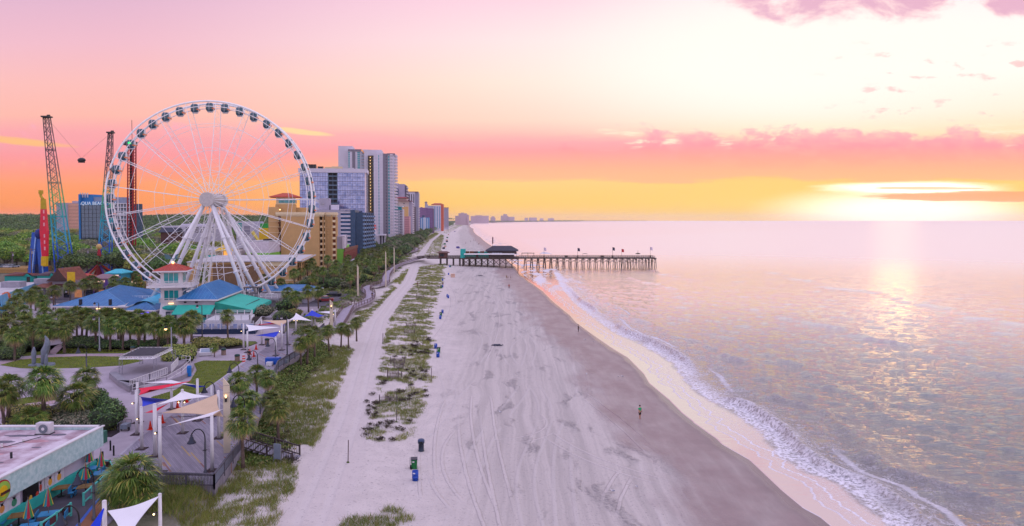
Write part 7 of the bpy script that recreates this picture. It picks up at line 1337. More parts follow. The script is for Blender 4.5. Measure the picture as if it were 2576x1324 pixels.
for sx in (-1, 1):
    for sy in (-1, 1): MB().beam((sx*tw/2, sy*tw/2, 6.6), (sx*4.2, sy*3.8, 7.85), .18).build('bracket', PLAS, o)
e_ = 3.5; seam_roof(o, [Vector((-e_, -e_, 11.3)), Vector((e_, -e_, 11.3)), Vector((e_, e_, 11.3)), Vector((-e_, e_, 11.3))], Vector((0, -.05, 12.9)), Vector((0, .05, 12.9)), 'roof', pm('red_seam_roof', '#a83c30', .5, .12, .8))
mb = MB(); mb.tube([(0, 0, 12.9), (0, 0, 14)], .08, 6)
for sx in (-1, 1): mb.sheet([(sx*.2, 0, 14), (sx*1.2 - .4, 0, 14), (sx*1.5 - .4, 0, 15.2), (sx*.7 - .2, 0, 14.9)], .08)
mb.tube([(-1.4, 0, 14), (1.6, 0, 14.05)], .09, 6); mb.build('fin_weathervane', pm('vane_teal', '#4a7078', .5), o); MB().blob((0, -.4, 13.2), (.3, .3, .3), 0, 0, 6).build('roof_lamp', LAMPW, o)
f = MB().box((0, -2.62, 1.2), (2.2, .15, 2.3)).build('door', pm('door_grey', '#3b4650', .4), o); MB().box((0, -2.7, 1.8), (1.8, .06, .1)).box((0, -2.7, 1.2), (.1, .06, 2.2)).build('door_bars', PLAS, f); MB().blob((0, -2.5, 3.2), (1.9, .35, .6), 0, 0, 8).build('oval_sign', TEAL, o); MB().box((0, -2.6, 4.15), (1., .3, .15)).build('sign_lamp', LAMPW, o)
o = thing('awning_restaurant', 'restaurant with blue seamed roof, broad teal awning roof and white railed terraces', 'restaurant', (-68, 150, 3), world=True); V_ = Vector
MB().prism([(-73.6, 152), (-66.2, 152), (-68.8, 173), (-76.4, 173)], 2.9, 8.05).build('wall', pm('clapboard', '#b9b6bd', .7, .06, .5), o); seam_roof(o, [V_((-74.6, 151.2, 8)), V_((-65.4, 151.2, 8)), V_((-68.2, 174, 8)), V_((-77.3, 174, 8))], V_((-70.6, 156, 10.9)), V_((-72.4, 168.5, 10.9)))
TAW = pm('teal_awning', '#2fb39c', .7, .07, .6); MB().sheet([V_((-66, 151.2, 7.5)), V_((-58.3, 152.6, 5.6)), V_((-60.6, 171, 5.6)), V_((-67.6, 169, 7.5))], .12).build('awning_roof', TAW, o); MB().sheet([V_((-74.6, 148.9, 5.1)), V_((-66.1, 148.9, 5.1)), V_((-65.9, 151.3, 6.9)), V_((-74.3, 151.3, 6.9))], .1).build('front_awning', TAW, o)
MB().add([(-66, 151.1, 7.5), (-58.3, 152.5, 5.6), (-58.3, 152.5, 5.2), (-66, 151.1, 5.2)], [(0, 3, 2, 1), (1, 2, 3, 0)]).build('awning_side', TAW, o); MB().sheet([V_((-58.25, 152.6, 5.6)), V_((-58.25, 152.6, 4.9)), V_((-60.5, 171, 4.9)), V_((-60.5, 171, 5.6))], .08).build('awning_valance', TAW, o)
MB().prism([(-74, 151.9), (-66.4, 151.9), (-66.4, 151.6), (-74, 151.6)], 3, 4.2).build('front_counter', pm('turquoise_wall', '#3aa7a8', .6), o); MB().box((-68.5, 151.7, 4.6), (2.6, .2, 1.)).build('serving_hatch', WIND, o); MB().prism([(-65.8, 153), (-59.8, 154), (-61.4, 170), (-67, 169)], 2.9, 3.9).build('terrace_floor', pm('terrace_teal', '#5f8f98', .7), o); MB().prism([(-65.8, 155), (-61, 156), (-62.2, 168), (-67, 168)], 3.9, 6.3).build('recess', pm('recess_dark', '#20242c', .8), o)
for i in range(6): p = V_((-58.9, 153.4, 0)).lerp(V_((-60.9, 170, 0)), i/5); MB().box((p.x, p.y, 4.6), (.2, .2, 1.6)).build('post', PLAS, o)
for i in range(5): p = V_((-60.2, 155, 0)).lerp(V_((-61.6, 168, 0)), i/4); MB().box((p.x, p.y, 4.5), (.1, 2.4, 1.)).build('side_window', pm('teal_pane', '#3f8f9c', .3), o)
NV = pm('terrace_navy', '#1d2f4e', .7, .1); MB().prism([(-64, 136), (-51.5, 136.4), (-54, 147), (-64, 147)], 2.95, 3.95).build('terrace_base', NV, o); MB().prism([(-64.5, 143), (-55, 143), (-57.5, 152), (-66, 152)], 3.9, 4.8).build('terrace_base', PLAS, o)
def hrail(a, b_, h_, name='terrace_railing', n=5):
    mb = MB()
    for k in range(n): mb.beam(a + V_((0, 0, h_*(k + 1)/n)), b_ + V_((0, 0, h_*(k + 1)/n)), .06, .08)
    c_ = int((b_ - a).length/1.6)
    for i in range(c_ + 1): mb.box(a.lerp(b_, i/c_) + V_((0, 0, h_/2)), (.12, .12, h_))
    mb.build(name, PLAS, o)
hrail(V_((-63.6, 136.2, 3.95)), V_((-51.6, 136.5, 3.95)), 1.1); hrail(V_((-64.2, 143.2, 4.8)), V_((-55.2, 143.2, 4.8)), 1.1); hrail(V_((-64.2, 139.5, 3.95)), V_((-53, 139.5, 3.95)), 1.2); hrail(V_((-65.6, 150.6, 4.8)), V_((-57.6, 150.6, 4.8)), 1.1, n=3); hrail(V_((-55.2, 143.2, 4.8)), V_((-57.6, 151, 4.8)), 1.1, n=3); hrail(V_((-51.6, 136.5, 3.95)), V_((-54, 146.6, 3.95)), 1.1)
for i in range(9): MB().box((-54.2 - .1*i, 143.2 + i*.6, 3.9 + .1*i), (2.4, .5, .18)).build('stair_tread', WOODD, o)
for i in range(7): MB().box((-62.5 + i*1.6, 138, 4.4), (.7, .7, .8)).build('blue_chair', pm('chair_blue', '#2f6fb8', .5), o)
MB().box((-67.2, 161, 8.2), (.1, 4, .4)).build('red_neon', pm('neon_red', '#e0383c', .5, emit=1.), o)
for x in (-72.5, -70): MB().box((x, 151.0, 7.6), (.5, .3, .35)).build('flood_lamp', DARK, o)
text('BEACH GRILL', .01, PLAS, o, (-67, 150, 3.2), (0, 0, 0)) if False else None
o = thing('blue_roof_hall', 'long low hall with a wide blue seamed hip roof left of the lookout tower', 'building', (-98, 165, 3), world=True); MB().prism([(-103.5, 156.5), (-88.6, 156.5), (-94.8, 185), (-111, 185)], 2.9, 6.05).build('wall', pm('hall_wall', '#a9a4b2', .8, .08, .5), o); seam_roof(o, [V_((-104.8, 155.3, 6)), V_((-87.6, 155.3, 6)), V_((-94, 186, 6)), V_((-112, 186, 6))], V_((-97.3, 163.5, 8.6)), V_((-102.5, 178, 8.6)))
for x in (-98.8, -92.): MB().box((x, 155.9, 6.2), (.5, .5, 3.)).build('dark_post', DARK, o)
for x in (-101, -96.5): MB().box((x, 156.4, 4.3), (1.6, .15, 2.)).build('window', WIND, o)
for x in (-100, -95, -91): MB().box((x, 156.2, 5.5), (.8, .2, .2)).build('eave_lamp', LAMPW, o)
MB().add([(-91.4, 155.2, 5.9), (-88.2, 155.2, 6.2), (-87.4, 155.4, 7.2), (-88.4, 155.4, 6.5), (-91.2, 155.3, 6.1)], [(0, 1, 2, 3, 4), (4, 3, 2, 1, 0)]).build('leaping_sign', PLAS, o)
o = thing('cyan_canopy', 'bright cyan barrel canopy between the blue roofed hall and the lookout tower', 'canopy', (-84, 160, 3), world=True); mb = MB(); vs = []
for i in range(9):
    t_ = math.pi*i/8
    for y, s_ in ((156, 0), (176, -5)): vs.append((-84.4 + s_ - 2.6*math.cos(t_), y, 5.8 + 1.5*math.sin(t_)))
mb.add(vs, [(2*i, 2*i+1, 2*i+3, 2*i+2) for i in range(8)]).build('barrel', pm('cyan_vinyl', '#16a3c8', .5, .08), o, True)
for x in (-86.8, -82): MB().tube([(x, 156.2, 3), (x, 156.2, 5.9)], .1, 8).build('post', DARK, o)
o = thing('ticket_hall', 'small blue roofed ticket hall with a violet lit sign beside the tower', 'building', (-83.4, 152, 3), world=True); MB().box((-83.6, 156.5, 4.2), (6.2, 6, 2.6)).build('wall', pm('hall_wall', '#a9a4b2'), o); seam_roof(o, [V_((-87.4, 152.8, 5.4)), V_((-80, 152.8, 5.4)), V_((-80.6, 160.2, 5.4)), V_((-88, 160.2, 5.4))], V_((-84, 156.2, 6.8)), V_((-84, 156.8, 6.8))); MB().box((-83.2, 153.3, 4.9), (2.6, .12, .5)).build('lit_sign', pm('violet_glow', '#7a5cff', .5, 0, emit=1.), o)
MB().hip((0, 0, 0), (1, 1), 0, 1, .1)
o = thing('rear_blue_roof', 'low blue metal roof building behind the teal awning restaurant', 'building', (-62, 186, 3), world=True); MB().box((-66, 190, 4.6), (20, 7, 3.4)).build('wall', pm('hall_wall', '#a9a4b2'), o); seam_roof(o, [V_((-78, 185.5, 6.2)), V_((-54, 185.5, 6.2)), V_((-54, 195, 6.2)), V_((-78, 195, 6.2))], V_((-74, 190, 7.6)), V_((-58, 190, 7.6)))
# ------------------------------------------------------------------ street fronts at the far left
o = thing('arcade_building', 'long flat white roofed arcade with a sky blue fascia at the left edge', 'building', (-135, 185, 3), world=True); MB().prism([(-125.6, 167), (-141.6, 204), (-200, 204), (-200, 167)], 2.9, 6.9).build('wall', pm('arcade_dark', '#2b2f40', .8, .2, .3), o); MB().prism([(-125.2, 166.4), (-141.4, 204.4), (-200, 204.4), (-200, 166.4)], 6.9, 7.1).build('roof', pm('pale_roof', '#b7b3b6'), o)
AQF = pm('arcade_blue', '#5f9fc2', .6, .15, .4); MB().sheet([V_((-125, 166.5, 4.6)), V_((-141.2, 204, 4.6)), V_((-141.6, 204, 7.3)), V_((-125.4, 166.5, 7.3))], .25).build('fascia', AQF, o); MB().sheet([V_((-124.7, 166.3, 4.4)), V_((-140.8, 204, 4.4)), V_((-140.9, 204, 4.9)), V_((-124.8, 166.3, 4.9))], .2).build('awning_edge', pm('umb_teal', '#1a8a9a'), o)
for i in range(5): p = V_((-124.9, 166.8, 3)).lerp(V_((-141, 204, 3)), i/4); MB().box((p.x, p.y, 3.9), (1.4, 1.4, 1.9)).build('pillar', pm('pillar_blue', '#2a7fa8', .6), o)
MB().blob((-127.8, 172, 6.2), (.3, 1.6, 1.4), 3, .4, 8).build('round_sign', pm('sign_peach', '#d0704a', .5, .4, 1.), o)
for i, (x, y, sx, sy) in enumerate(((-139, 190, 5, 3), (-147, 186, 4, 3), (-152, 196, 3, 3), (-137, 199, 4, 2), (-146, 175, 3, 2))): MB().box((x, y, 7.9), (sx, sy, 1.6)).build('roof_unit', pm('unit_grey', '#9a96a2', .6), o)
BT = pm('brown_tile', '#7a4638', .85, .25, 1.5, .4)
o = thing('pagoda_shop', 'shop with a steep curved brown tile roof and tiled wings behind the palms', 'shop', at(21, 1130, 945, 200.), world=True); pz = lambda x, y, Y: at(21, x, y, Y)
ax0, ax1 = pz(930, 600, 198).x, pz(1390, 600, 198).x; rz0, rz1 = pz(1100, 595, 198).z, pz(1180, 348, 200).z; vs = []; nS = 8
for j, (y, k) in enumerate(((196, 0), (206, 0))):
    for i in range(2*nS + 1):
        u = -1 + i/nS; vs.append((ax0*(1 - (u + 1)/2) + ax1*(u + 1)/2, y, rz0 + (rz1 - rz0)*((1 - abs(u))**1.5)))
M_ = 2*nS + 1; MB().add(vs, [(i, i+1, M_+i+1, M_+i) for i in range(2*nS)]).build('curved_roof', BT, o, True); MB().add([vs[i] for i in range(M_)], [tuple(range(M_))]).build('gable', pm('gable_dark', '#4a3430', .8), o)
MB().box(((ax0 + ax1)/2 + 1, 199, (3 + rz0)/2), ((ax1 - ax0)*.8, 5, rz0 - 3.)).build('wall', pm('shop_wall', '#8a8088', .8, .15, .5), o); MB().box(((ax0 + ax1)/2 + 4, 195.8, rz0 + 1.2), (2.2, .2, 3.)).build('banner', YEL, o)
xa_, xb2 = pz(680, 700, 196).x, pz(1000, 700, 196).x; zt_, zb2 = pz(800, 625, 200).z, pz(800, 735, 194).z; MB().sheet([V_((xa_ - .5, 193.5, zb2)), V_((xb2, 193.5, zb2)), V_((xb2, 200, zt_)), V_((xa_ + 1, 200, zt_))], .2).build('wing_roof', BT, o); MB().box(((xa_ + xb2)/2, 197, (3 + zb2)/2), (xb2 - xa_ - .6, 5, zb2 - 3)).build('wing_wall', pm('shop_wall', '#8a8088'), o)
xa_, xb2 = pz(1290, 600, 210).x, pz(1520, 600, 210).x; zt_, zb2 = pz(1400, 530, 214).z, pz(1400, 635, 206).z; MB().sheet([V_((xa_, 206, zb2)), V_((xb2, 206, zb2)), V_((xb2, 214, zt_)), V_((xa_, 214, zt_))], .2).build('wing_roof', BT, o); MB().box(((xa_ + xb2)/2, 210, (3 + zb2)/2), (xb2 - xa_, 6, zb2 - 3)).build('wing_wall', pm('shop_wall', '#8a8088'), o)
for i in range(4): MB().box((ax0 + 6 + i*3.2, 196.4, 4.6), (2, .2, 2.2)).build('shop_window', pm('lit_window', '#d08a5a', .4, .3, .5, emit=.25) if i % 2 else WIND, o)
MB().box(((ax0+ax1)/2 + 3, 195.6, rz0 - 1.2), (7, .3, 1.)).build('sign_board', pm('sign_dark', '#4a1c1c', .6), o)
for i, (xa2, xb3, yt, ym, yb2, Y, lab) in enumerate(((85, 580, 450, 505, 590, 250., 'turquoise shed with a brown roof left of the blue arm supports'), (690, 1010, 440, 500, 585, 252., 'turquoise shed with a grey roof behind the blue arm supports'))):
    a, b_ = at(21, xa2, yb2, Y), at(21, xb3, yb2, Y); zt_, zm_ = at(21, 300, yt, Y).z, at(21, 300, ym, Y).z; o = thing('shed', lab, 'shed', (a.x, Y, 3), world=True); w_ = b_.x - a.x; MB().box((a.x + w_/2, Y + 4, (3 + zm_)/2), (w_, 8, zm_ - 3)).build('wall', pm('shed_turquoise', '#1f9c94', .7, .08), o)
    MB().add([(a.x - .4, Y - .4, zm_), (a.x + w_*.72, Y - .4, zm_), (a.x + w_*.86, Y + .0, zt_), (a.x + w_*.12, Y + 4, zt_), (a.x + w_ + .4, Y + .3, zm_), (a.x + w_, Y + 9, zm_), (a.x, Y + 9, zm_)], [(0, 1, 2, 3), (2, 4, 5, 3), (3, 5, 6), (0, 3, 6), (0, 6, 5, 4, 1)]).build('roof', pm('shed_brown', '#6a3c38', .8, .15) if i == 0 else pm('shed_grey', '#5a4a52', .8), o); MB().add([(a.x + w_*.72, Y - .1, zm_), (a.x + w_, Y - .1, zm_), (a.x + w_*.86, Y - .1, zt_ - .2)], [(0, 1, 2)]).build('gable', pm('shed_turquoise', '#1f9c94'), o); MB().box((a.x + w_*.9, Y - .05, 4.), (1.2, .15, 1.8)).build('door', DARK, o)
o = thing('parking_deck', 'tan parking deck with cars on top at the left edge', 'building', at(21, 200, 440, 292.), world=True); a, b_ = at(21, -60, 440, 292), at(21, 500, 440, 292); zt_ = at(21, 200, 362, 292).z; MB().box(((a.x + b_.x)/2, 300, (3 + zt_)/2), (b_.x - a.x, 16, zt_ - 3)).build('wall', pm('deck_tan', '#a8814e', .8, .1), o); MB().box(((a.x+b_.x)/2, 292, zt_ - .2), (b_.x - a.x, .3, .8)).build('parapet', pm('deck_tan2', '#b8915c', .8), o)
def car(lab, loc, rz, colr):
    o = thing('parked_car', lab, 'car', loc, rz, 'parked cars'); P = pm('car_' + colr[1:], colr, .3, .03); MB().box((0, 0, .62), (4.4, 1.75, .6)).box((0, 0, .38), (4.2, 1.7, .3)).build('body', P, o); MB().box((-.2, 0, 1.17), (2.5, 1.6, .55), 0, .8).build('cabin', GLASS, o); MB().box((-.2, 0, 1.46), (1.9, 1.25, .05)).build('roof', P, o)
    for sx in (-1.35, 1.35):
        for sy in (-.8, .8): MB().tube([(sx, sy - .1, .33), (sx, sy + .1, .33)], .33, 12).build('wheel', BLACK, o)
    for sy in (-.6, .6): MB().box((2.2, sy, .7), (.06, .35, .18)).build('headlight', PLAS, o)
for i, (v, cl, nm) in enumerate(((30, '#2c3440', 'dark'), (95, '#6a7688', 'grey blue'), (150, '#b9bcc4', 'silver'), (205, '#c9c8cc', 'white'), (262, '#98a4b4', 'pale blue'))): p = at(21, v, 355, 296); p.z = zt_; car(nm + ' car parked on the tan parking deck at the left edge', p, R(80), cl)
for i, (x, y, cl, nm) in enumerate(((-52, 190, '#8a2a30', 'red'), (-55.5, 196, '#c4c4c8', 'silver'), (-53, 203, '#22262e', 'black'))): car(nm + ' car parked on the lot at the foot of the wheel', V_((x, y, 3.05)), R(10), cl)
for i, (k, x, yb2, yt, Y, lab) in enumerate(((4, 392, 720, 430, 255., 'wooden utility pole left of the blue arm ride'), (4, 1085, 760, 432, 282., 'wooden utility pole with crossarms between the slingshot towers'), (4, 1128, 580, 380, 330., 'farther utility pole with a bent arm before the dark mirrored hotel'), (4, 155, 700, 470, 300., 'grey utility pole at the far left among trees'))):
    p = at(k, x, yb2, Y); p.z = 3; h_ = at(k, x, yt, Y).z - 3; o = thing('utility_pole', lab, 'utility pole', p); MB().tube([(0, 0, 0), (0, 0, h_)], [.22, .15], 8).build('pole', WOOD, o); MB().box((0, 0, h_ - .6), (3.2, .15, .2)).build('crossarm', WOOD, o); MB().tube([(.4, 0, h_ - 2.2), (.4, 0, h_ - 1.2)], .3, 8).build('transformer', pm('unit_grey', '#9a96a2'), o)
# small carnival stalls by the ride's foot
for i, (x0_, x1_, yt, yb2, Y, cl, cr, lab) in enumerate(((1330, 1500, 715, 890, 215., '#2a8fa8', '#3fb0c0', 'teal carnival stall below the right slingshot tower'), (1150, 1330, 780, 960, 205., '#6a4aa8', '#8a6a72', 'violet carnival stall with a grey roof behind the palms'), (1600, 1720, 795, 880, 222., '#d08a2a', '#c8402a', 'orange carnival stall at the foot of the wheel'), (935, 1060, 770, 850, 232., '#b02a2a', '#b8443c', 'red carnival stall right of the pagoda shop'))):
    a, b_ = at(4, x0_, yb2, Y), at(4, x1_, yb2, Y); zt_ = at(4, x0_, yt, Y).z; o = thing('carnival_stall', lab, 'stall', (a.x, Y, 3), world=True); w_ = b_.x - a.x; MB().box((a.x + w_/2, Y + 3, (zt_ + 2)/2), (w_, 6, zt_ - 4)).build('wall', pm('stall_' + cl[1:], cl, .6, .15, .6), o); MB().hip((a.x + w_/2, Y + 3, zt_ - 1), (w_ + 1, 7), 0, 1.4, w_*.5, .3).build('roof', pm('stallr_' + cr[1:], cr, .7), o); MB().box((a.x + w_/2, Y - .1, zt_ - 1.6), (w_*.7, .2, .6)).build('lit_sign', pm('sign_glow', '#ffd0b8', .5, 0, emit=.9), o); MB().box((a.x + w_/2, Y - .05, 4.6), (w_*.7, .2, 1.6)).build('hatch', WIND, o)
# ------------------------------------------------------------------ palms
def fan(P, D, U, n, L, w_, droop):      # leaflets of one fan: centre P, axis D, normal U
    Sd = np.cross(D, U); a = np.linspace(-1.35, 1.35, n) + RN.uniform(-.06, .06, n); d = np.cos(a)[:, None]*D + np.sin(a)[:, None]*Sd; l = L*(1 - .22*(np.abs(a)/1.35)**2)*RN.uniform(.85, 1.1, n)
    t = np.cross(d, U[None, :]); m_ = P + d*(l*.55)[:, None] + U*L*.05; e_ = P + d*l[:, None] - np.array([0, 0, 1.])*(droop*l*RN.uniform(.6, 1.3, n))[:, None]
    return np.stack([P + d*.02 + t*0, m_ + t*w_, e_, m_ - t*w_], 1).reshape(-1, 3)
def crown_v(nf, el0, el1, pet, L, n, w_, droop, seed):
    out_ = []
    for i in range(nf):
        a = 2*math.pi*(i*.618034 + RN.uniform(-.04, .04)); e = math.radians(el0 + (el1 - el0)*((i + .5)/nf)**.9 + RN.uniform(-8, 8)); D = np.array([math.cos(a)*math.cos(e), math.sin(a)*math.cos(e), math.sin(e)]); k = np.array([-math.sin(a), math.cos(a), 0]); U = np.cross(k, D)*-1
        U = U if U[2] > 0 or e < -.9 else -U; p = pet*RN.uniform(.8, 1.15); tip = D*p + np.array([0, 0, -.12*p*p]); s_ = k*.018
        out_ += [np.stack([-s_, s_, tip + s_, tip - s_])]; D2 = D*.96 - np.array([0, 0, .28]); D2 /= np.linalg.norm(D2); rl = RN.uniform(-.5, .5); U2 = U*math.cos(rl) + k*math.sin(rl); U2 -= D2*U2.dot(D2); U2 /= np.linalg.norm(U2); out_.append(fan(tip, D2, U2, n, L, w_, droop))
    return np.concatenate(out_)
qf = lambda V: np.arange(len(V)).reshape(-1, 4)
PALM = leafmat('palm_frond', '#445c23', '#738d3b', '#a8a050', .45, .3, .5); DEAD = leafmat('palm_dead_frond', '#927859', '#c9ae88', rand=.2); BARK = pm('palm_bark', '#63534a', .9, .3, 5., .7); HEART = pm('crown_heart', '#36381c', .9)
PT = []
for v in range(5):
    h_ = 4.3; t = thing('palm_tree', 'x', 'palm tree'); mb = MB(); bx, by = RN.uniform(-.25, .25, 2); mb.tube([(bx, by, -.4), (bx*.8, by*.8, .3), (bx*.3, by*.3, h_*.5), (0, 0, h_ - .3), (0, 0, h_ + .1)], [.24, .19, .165, .19, .1], 9)
    for i in range(16): z = h_*.55 + i*.11; a = i*2.4; mb.beam((.14*math.cos(a), .14*math.sin(a), z), (.3*math.cos(a), .3*math.sin(a), z + .25), .07, .04)
    mb.build('trunk', BARK, t, True); MB().blob((0, 0, h_ - .15), (.5, .5, .45), v, .2, 6).build('crown_heart', HEART, t)
    V = crown_v(60 if v < 4 else 70, 84, -38, .95, 1.0, 13, .042, .34, v) + np.array([0, 0, h_]); npmesh('crown', V, qf(V), PALM, parent=t)
    V = crown_v(14 if v % 2 else 22, -30, -72, .95, .8, 10, .03, .5, v) + np.array([0, 0, h_ - .1]); npmesh('dead_frond_skirt', V, qf(V), DEAD, parent=t); PT.append([t, 0])
def palm(loc, hz, label, group, sc=1., v=None):
    sc *= (.88, .8, .84, .92, .96)[len(label) % 5]*(.84 if 'plaza and dunes' in group else 1.12); v = rnd.randrange(5) if v is None else v; t, u = PT[v]; k = max(.55, hz/4.3); s3 = (sc, sc, (sc + k)/2)
    # lift so that the crown centre sits hz above the foot: the foot sinks or rises with the trunk scale
    l = Vector((loc[0], loc[1], loc[2] + hz - 4.3*s3[2])); rz = rnd.uniform(0, 6.28)
    if not u: PT[v][1] = 1; t.location = l; t.rotation_euler.z = rz; t.scale = s3; t['label'] = label; t['group'] = group; return t
    return dup(t, l, rz, label, group, s3)
def palmc(k, x, y, zc, label, group, sc=1., v=None, gz=3.): p = g(k, x, y, zc); return palm(Vector((p.x, p.y, gz)), zc - gz, label, group, sc, v)
row = [(-70, 240), (50, 250), (150, 330), (245, 215), (330, 260), (430, 205), (490, 270), (640, 270), (690, 190), (830, 160), (960, 205), (1050, 140), (1110, 240), (1180, 140), (1240, 225), (1300, 170), (1385, 235), (1390, 150), (1460, 200), (1545, 180), (1600, 240), (1690, 225), (1850, 235), (1930, 160)]
row.sort()
for i, (x, y) in enumerate(row): palmc(6, x, y, 7.5 if y < 230 else 7.2, ORD[i] + ' palm from the left in the thick row behind the oval lawn', 'palms behind the oval lawn', rnd.uniform(1.1, 1.3))
row = [(70, 1240), (180, 1120), (240, 1010), (380, 1030), (440, 975), (530, 1095), (560, 1250), (670, 965), (870, 905), (1050, 875), (1135, 830), (1210, 875), (1400, 935), (1420, 835), (1545, 770), (1560, 860), (1690, 770), (1720, 885), (1860, 800), (950, 1250), (1080, 1270), (1330, 1260), (1500, 1290), (300, 1230), (760, 1280)]
row.sort()
for i, (x, y) in enumerate(row): palmc(4, x, y, 7.8, ORD[i] + ' palm from the left along the street of shops', 'palms along the shop street', rnd.uniform(1.05, 1.25))
for k, x, y, zc, sc, lab in ((5, 790, 692, 7.6, 1.2, 'lone palm in front of the railed terraces, clear round crown'), (6, 440, 790, 7.8, 1.69, 'biggest palm left of the lower lawn path, thick trunk'), (6, 90, 850, 7.4, 1.56, 'palm at the left edge above the restaurant roof'), (6, 20, 930, 7., 1.38, 'palm half cut by the left edge above the restaurant'), (6, 870, 760, 6.4, 1.38, 'dark palm behind the bushy low palm on the plaza'), (6, 770, 930, 5.6, 1.69, 'bushy low palm with browned fronds beside the rounded shrub'), (6, 300, 1160, 4.4, 1.38, 'low stemless palm right behind the restaurant roof'), (5, 670, 985, 4.6, .6, 'small young palm by the slanted information board'),
        (8, 1530, 700, 6.0, 1.62, 'large palm beside the patio, seen from above'), (8, 1400, 860, 5., 1.44, 'lower palm crown under the large patio palm'), (8, 1640, 880, 4.8, 1.38, 'right lower palm crown beside the deck end'), (8, 1500, 1010, 4., 1.25, 'lowest brownish palm under the large patio palm'), (7, 1260, 620, 7., 1.25, 'palm in front of the near cream pylon base, by the stairs'), (7, 1590, 500, 5.6, 1.1, 'palm with a grey dead skirt standing in the dune grass'), (7, 1330, 410, 5.6, 1.1, 'left palm of the pair behind the near cream pylon'), (7, 1530, 400, 5.4, 1.05, 'right palm of the pair in the dune scrub'), (7, 1230, 240, 6.4, 1.2, 'palm at the deck edge above the near cream pylon'), (7, 1400, 170, 6.2, 1.2, 'dark palm left of centre above the dune scrub'), (7, 1500, 210, 6.2, 1.2, 'dark palm right of centre above the dune scrub'), (7, 1250, 470, 5., 1., 'low palm beside the bell lamp near the pylon'),
        (15, 440, 390, 7., 1.25, 'large double palm at the deck rail below the blue canopy, left crown'), (15, 490, 360, 6.8, 1.2, 'large double palm at the deck rail, right crown'), (15, 385, 440, 6., 1.1, 'lower palm crown hugging the deck rail'), (15, 590, 345, 6.2, 1.1, 'palm just below the far cream pylon'), (15, 690, 325, 6., 1.05, 'palm right of the far cream pylon'), (15, 740, 340, 5.8, 1., 'second palm right of the far cream pylon'), (15, 800, 285, 6., 1.05, 'palm nearest the sand track by the far pylon')):
    palmc(k, x, y, zc, lab, 'palms of the plaza and dunes', sc)
# ------------------------------------------------------------------ leafy shrubs and broadleaf trees
def leafcloud(lumps, n, size, r0=.72):
    w_ = np.array([l[3]*l[4]*l[3] for l in lumps])**.66; idx = RN.choice(len(lumps), n, p=w_/w_.sum()); Lm = np.array(lumps)[idx]
    d = RN.normal(size=(n, 3)); d /= np.linalg.norm(d, axis=1)[:, None]; d[:, 2] = np.where(d[:, 2] < -.35, -d[:, 2], d[:, 2]); r_ = RN.uniform(r0, 1.08, n)
    C_ = Lm[:, :3] + d*np.stack([Lm[:, 3], Lm[:, 3], Lm[:, 4]], 1)*r_[:, None]; nn = d + RN.normal(size=(n, 3))*.6; nn /= np.linalg.norm(nn, axis=1)[:, None]; a = np.cross(nn, RN.normal(size=(n, 3))); a /= np.linalg.norm(a, axis=1)[:, None]; b_ = np.cross(nn, a); s_ = (size*RN.uniform(.55, 1.25, n))[:, None]
    return np.stack([C_ - a*s_, C_ - b_*s_*.6, C_ + a*s_, C_ + b_*s_*.6], 1).reshape(-1, 3)
def lumps_of(w_, h_, n, z0=.45): return [(RN.uniform(-1, 1)*w_*.34, RN.uniform(-1, 1)*w_*.34, h_*(z0 + .3*RN.uniform(0, 1)), w_*RN.uniform(.26, .38), h_*RN.uniform(.22, .34)) for _ in range(n)] + [(0, 0, h_*.6, w_*.38, h_*.36)]
LEAFS = [leafmat('leaf_dark', '#3c5331', '#607d3f', '#788d49'), leafmat('leaf_mid', '#527b31', '#7fa83d', '#a2bc4b'), leafmat('leaf_olive', '#7d863d', '#a8ac52', '#b8a863'), leafmat('leaf_grey', '#656c52', '#928f71', '#a5957d')]
TW_ = pm('bark_grey', '#5a5048', .9, .3, 3., .5); CORE = pm('dark_filler', '#2a3420', .95, .3)  # CORE: dark solid filling the inside, behind the leaves
def copyset(protos): return [[p, 0] for p in protos]
def use(pr, loc, rz, label, group, sc):
    if not pr[1]:
        pr[1] = 1; o = pr[0]; o.location = loc; o.rotation_euler.z = rz; o.scale = (sc,)*3 if isinstance(sc, float) else sc; o['label'] = label; o['group'] = group; return o
    return dup(pr[0], loc, rz, label, group, sc)
SHR = []
for v in range(6):
    L = lumps_of(4., 3.2, 6, .3); V = leafcloud(L, 1500, .17); t = thing('shrub', 'x', 'shrub'); npmesh('foliage', V, qf(V), LEAFS[(0, 0, 3, 2, 1, 0)[v]], parent=t); mb = MB()
    for l in L: mb.blob(l[:3], (l[3]*.8, l[3]*.8, l[4]*.8), v, .2, 5)
    mb.build('dark_filler', CORE, t); SHR.append([t, 0])
TRE = []
for v in range(6):
    h_ = 10.; w_ = 10.; L = lumps_of(w_, h_, 9, .42); V = leafcloud(L, 3400, .36); t = thing('broadleaf_tree', 'x', 'tree'); npmesh('crown', V, qf(V), LEAFS[(1, 1, 0, 2, 1, 3)[v]], parent=t); mb = MB(); mb.tube([(0, 0, -.5), (0, 0, 2.5), (.2, 0, 4.5)], [.4, .3, .22], 8)
    for l in L[:6]: mb.tube([(0, 0, 2.6), (l[0]*.5, l[1]*.5, l[2]*.7), (l[0], l[1], l[2])], [.2, .13, .05], 6)
    mb.build('trunk', TW_, t); TRE.append([t, 0])
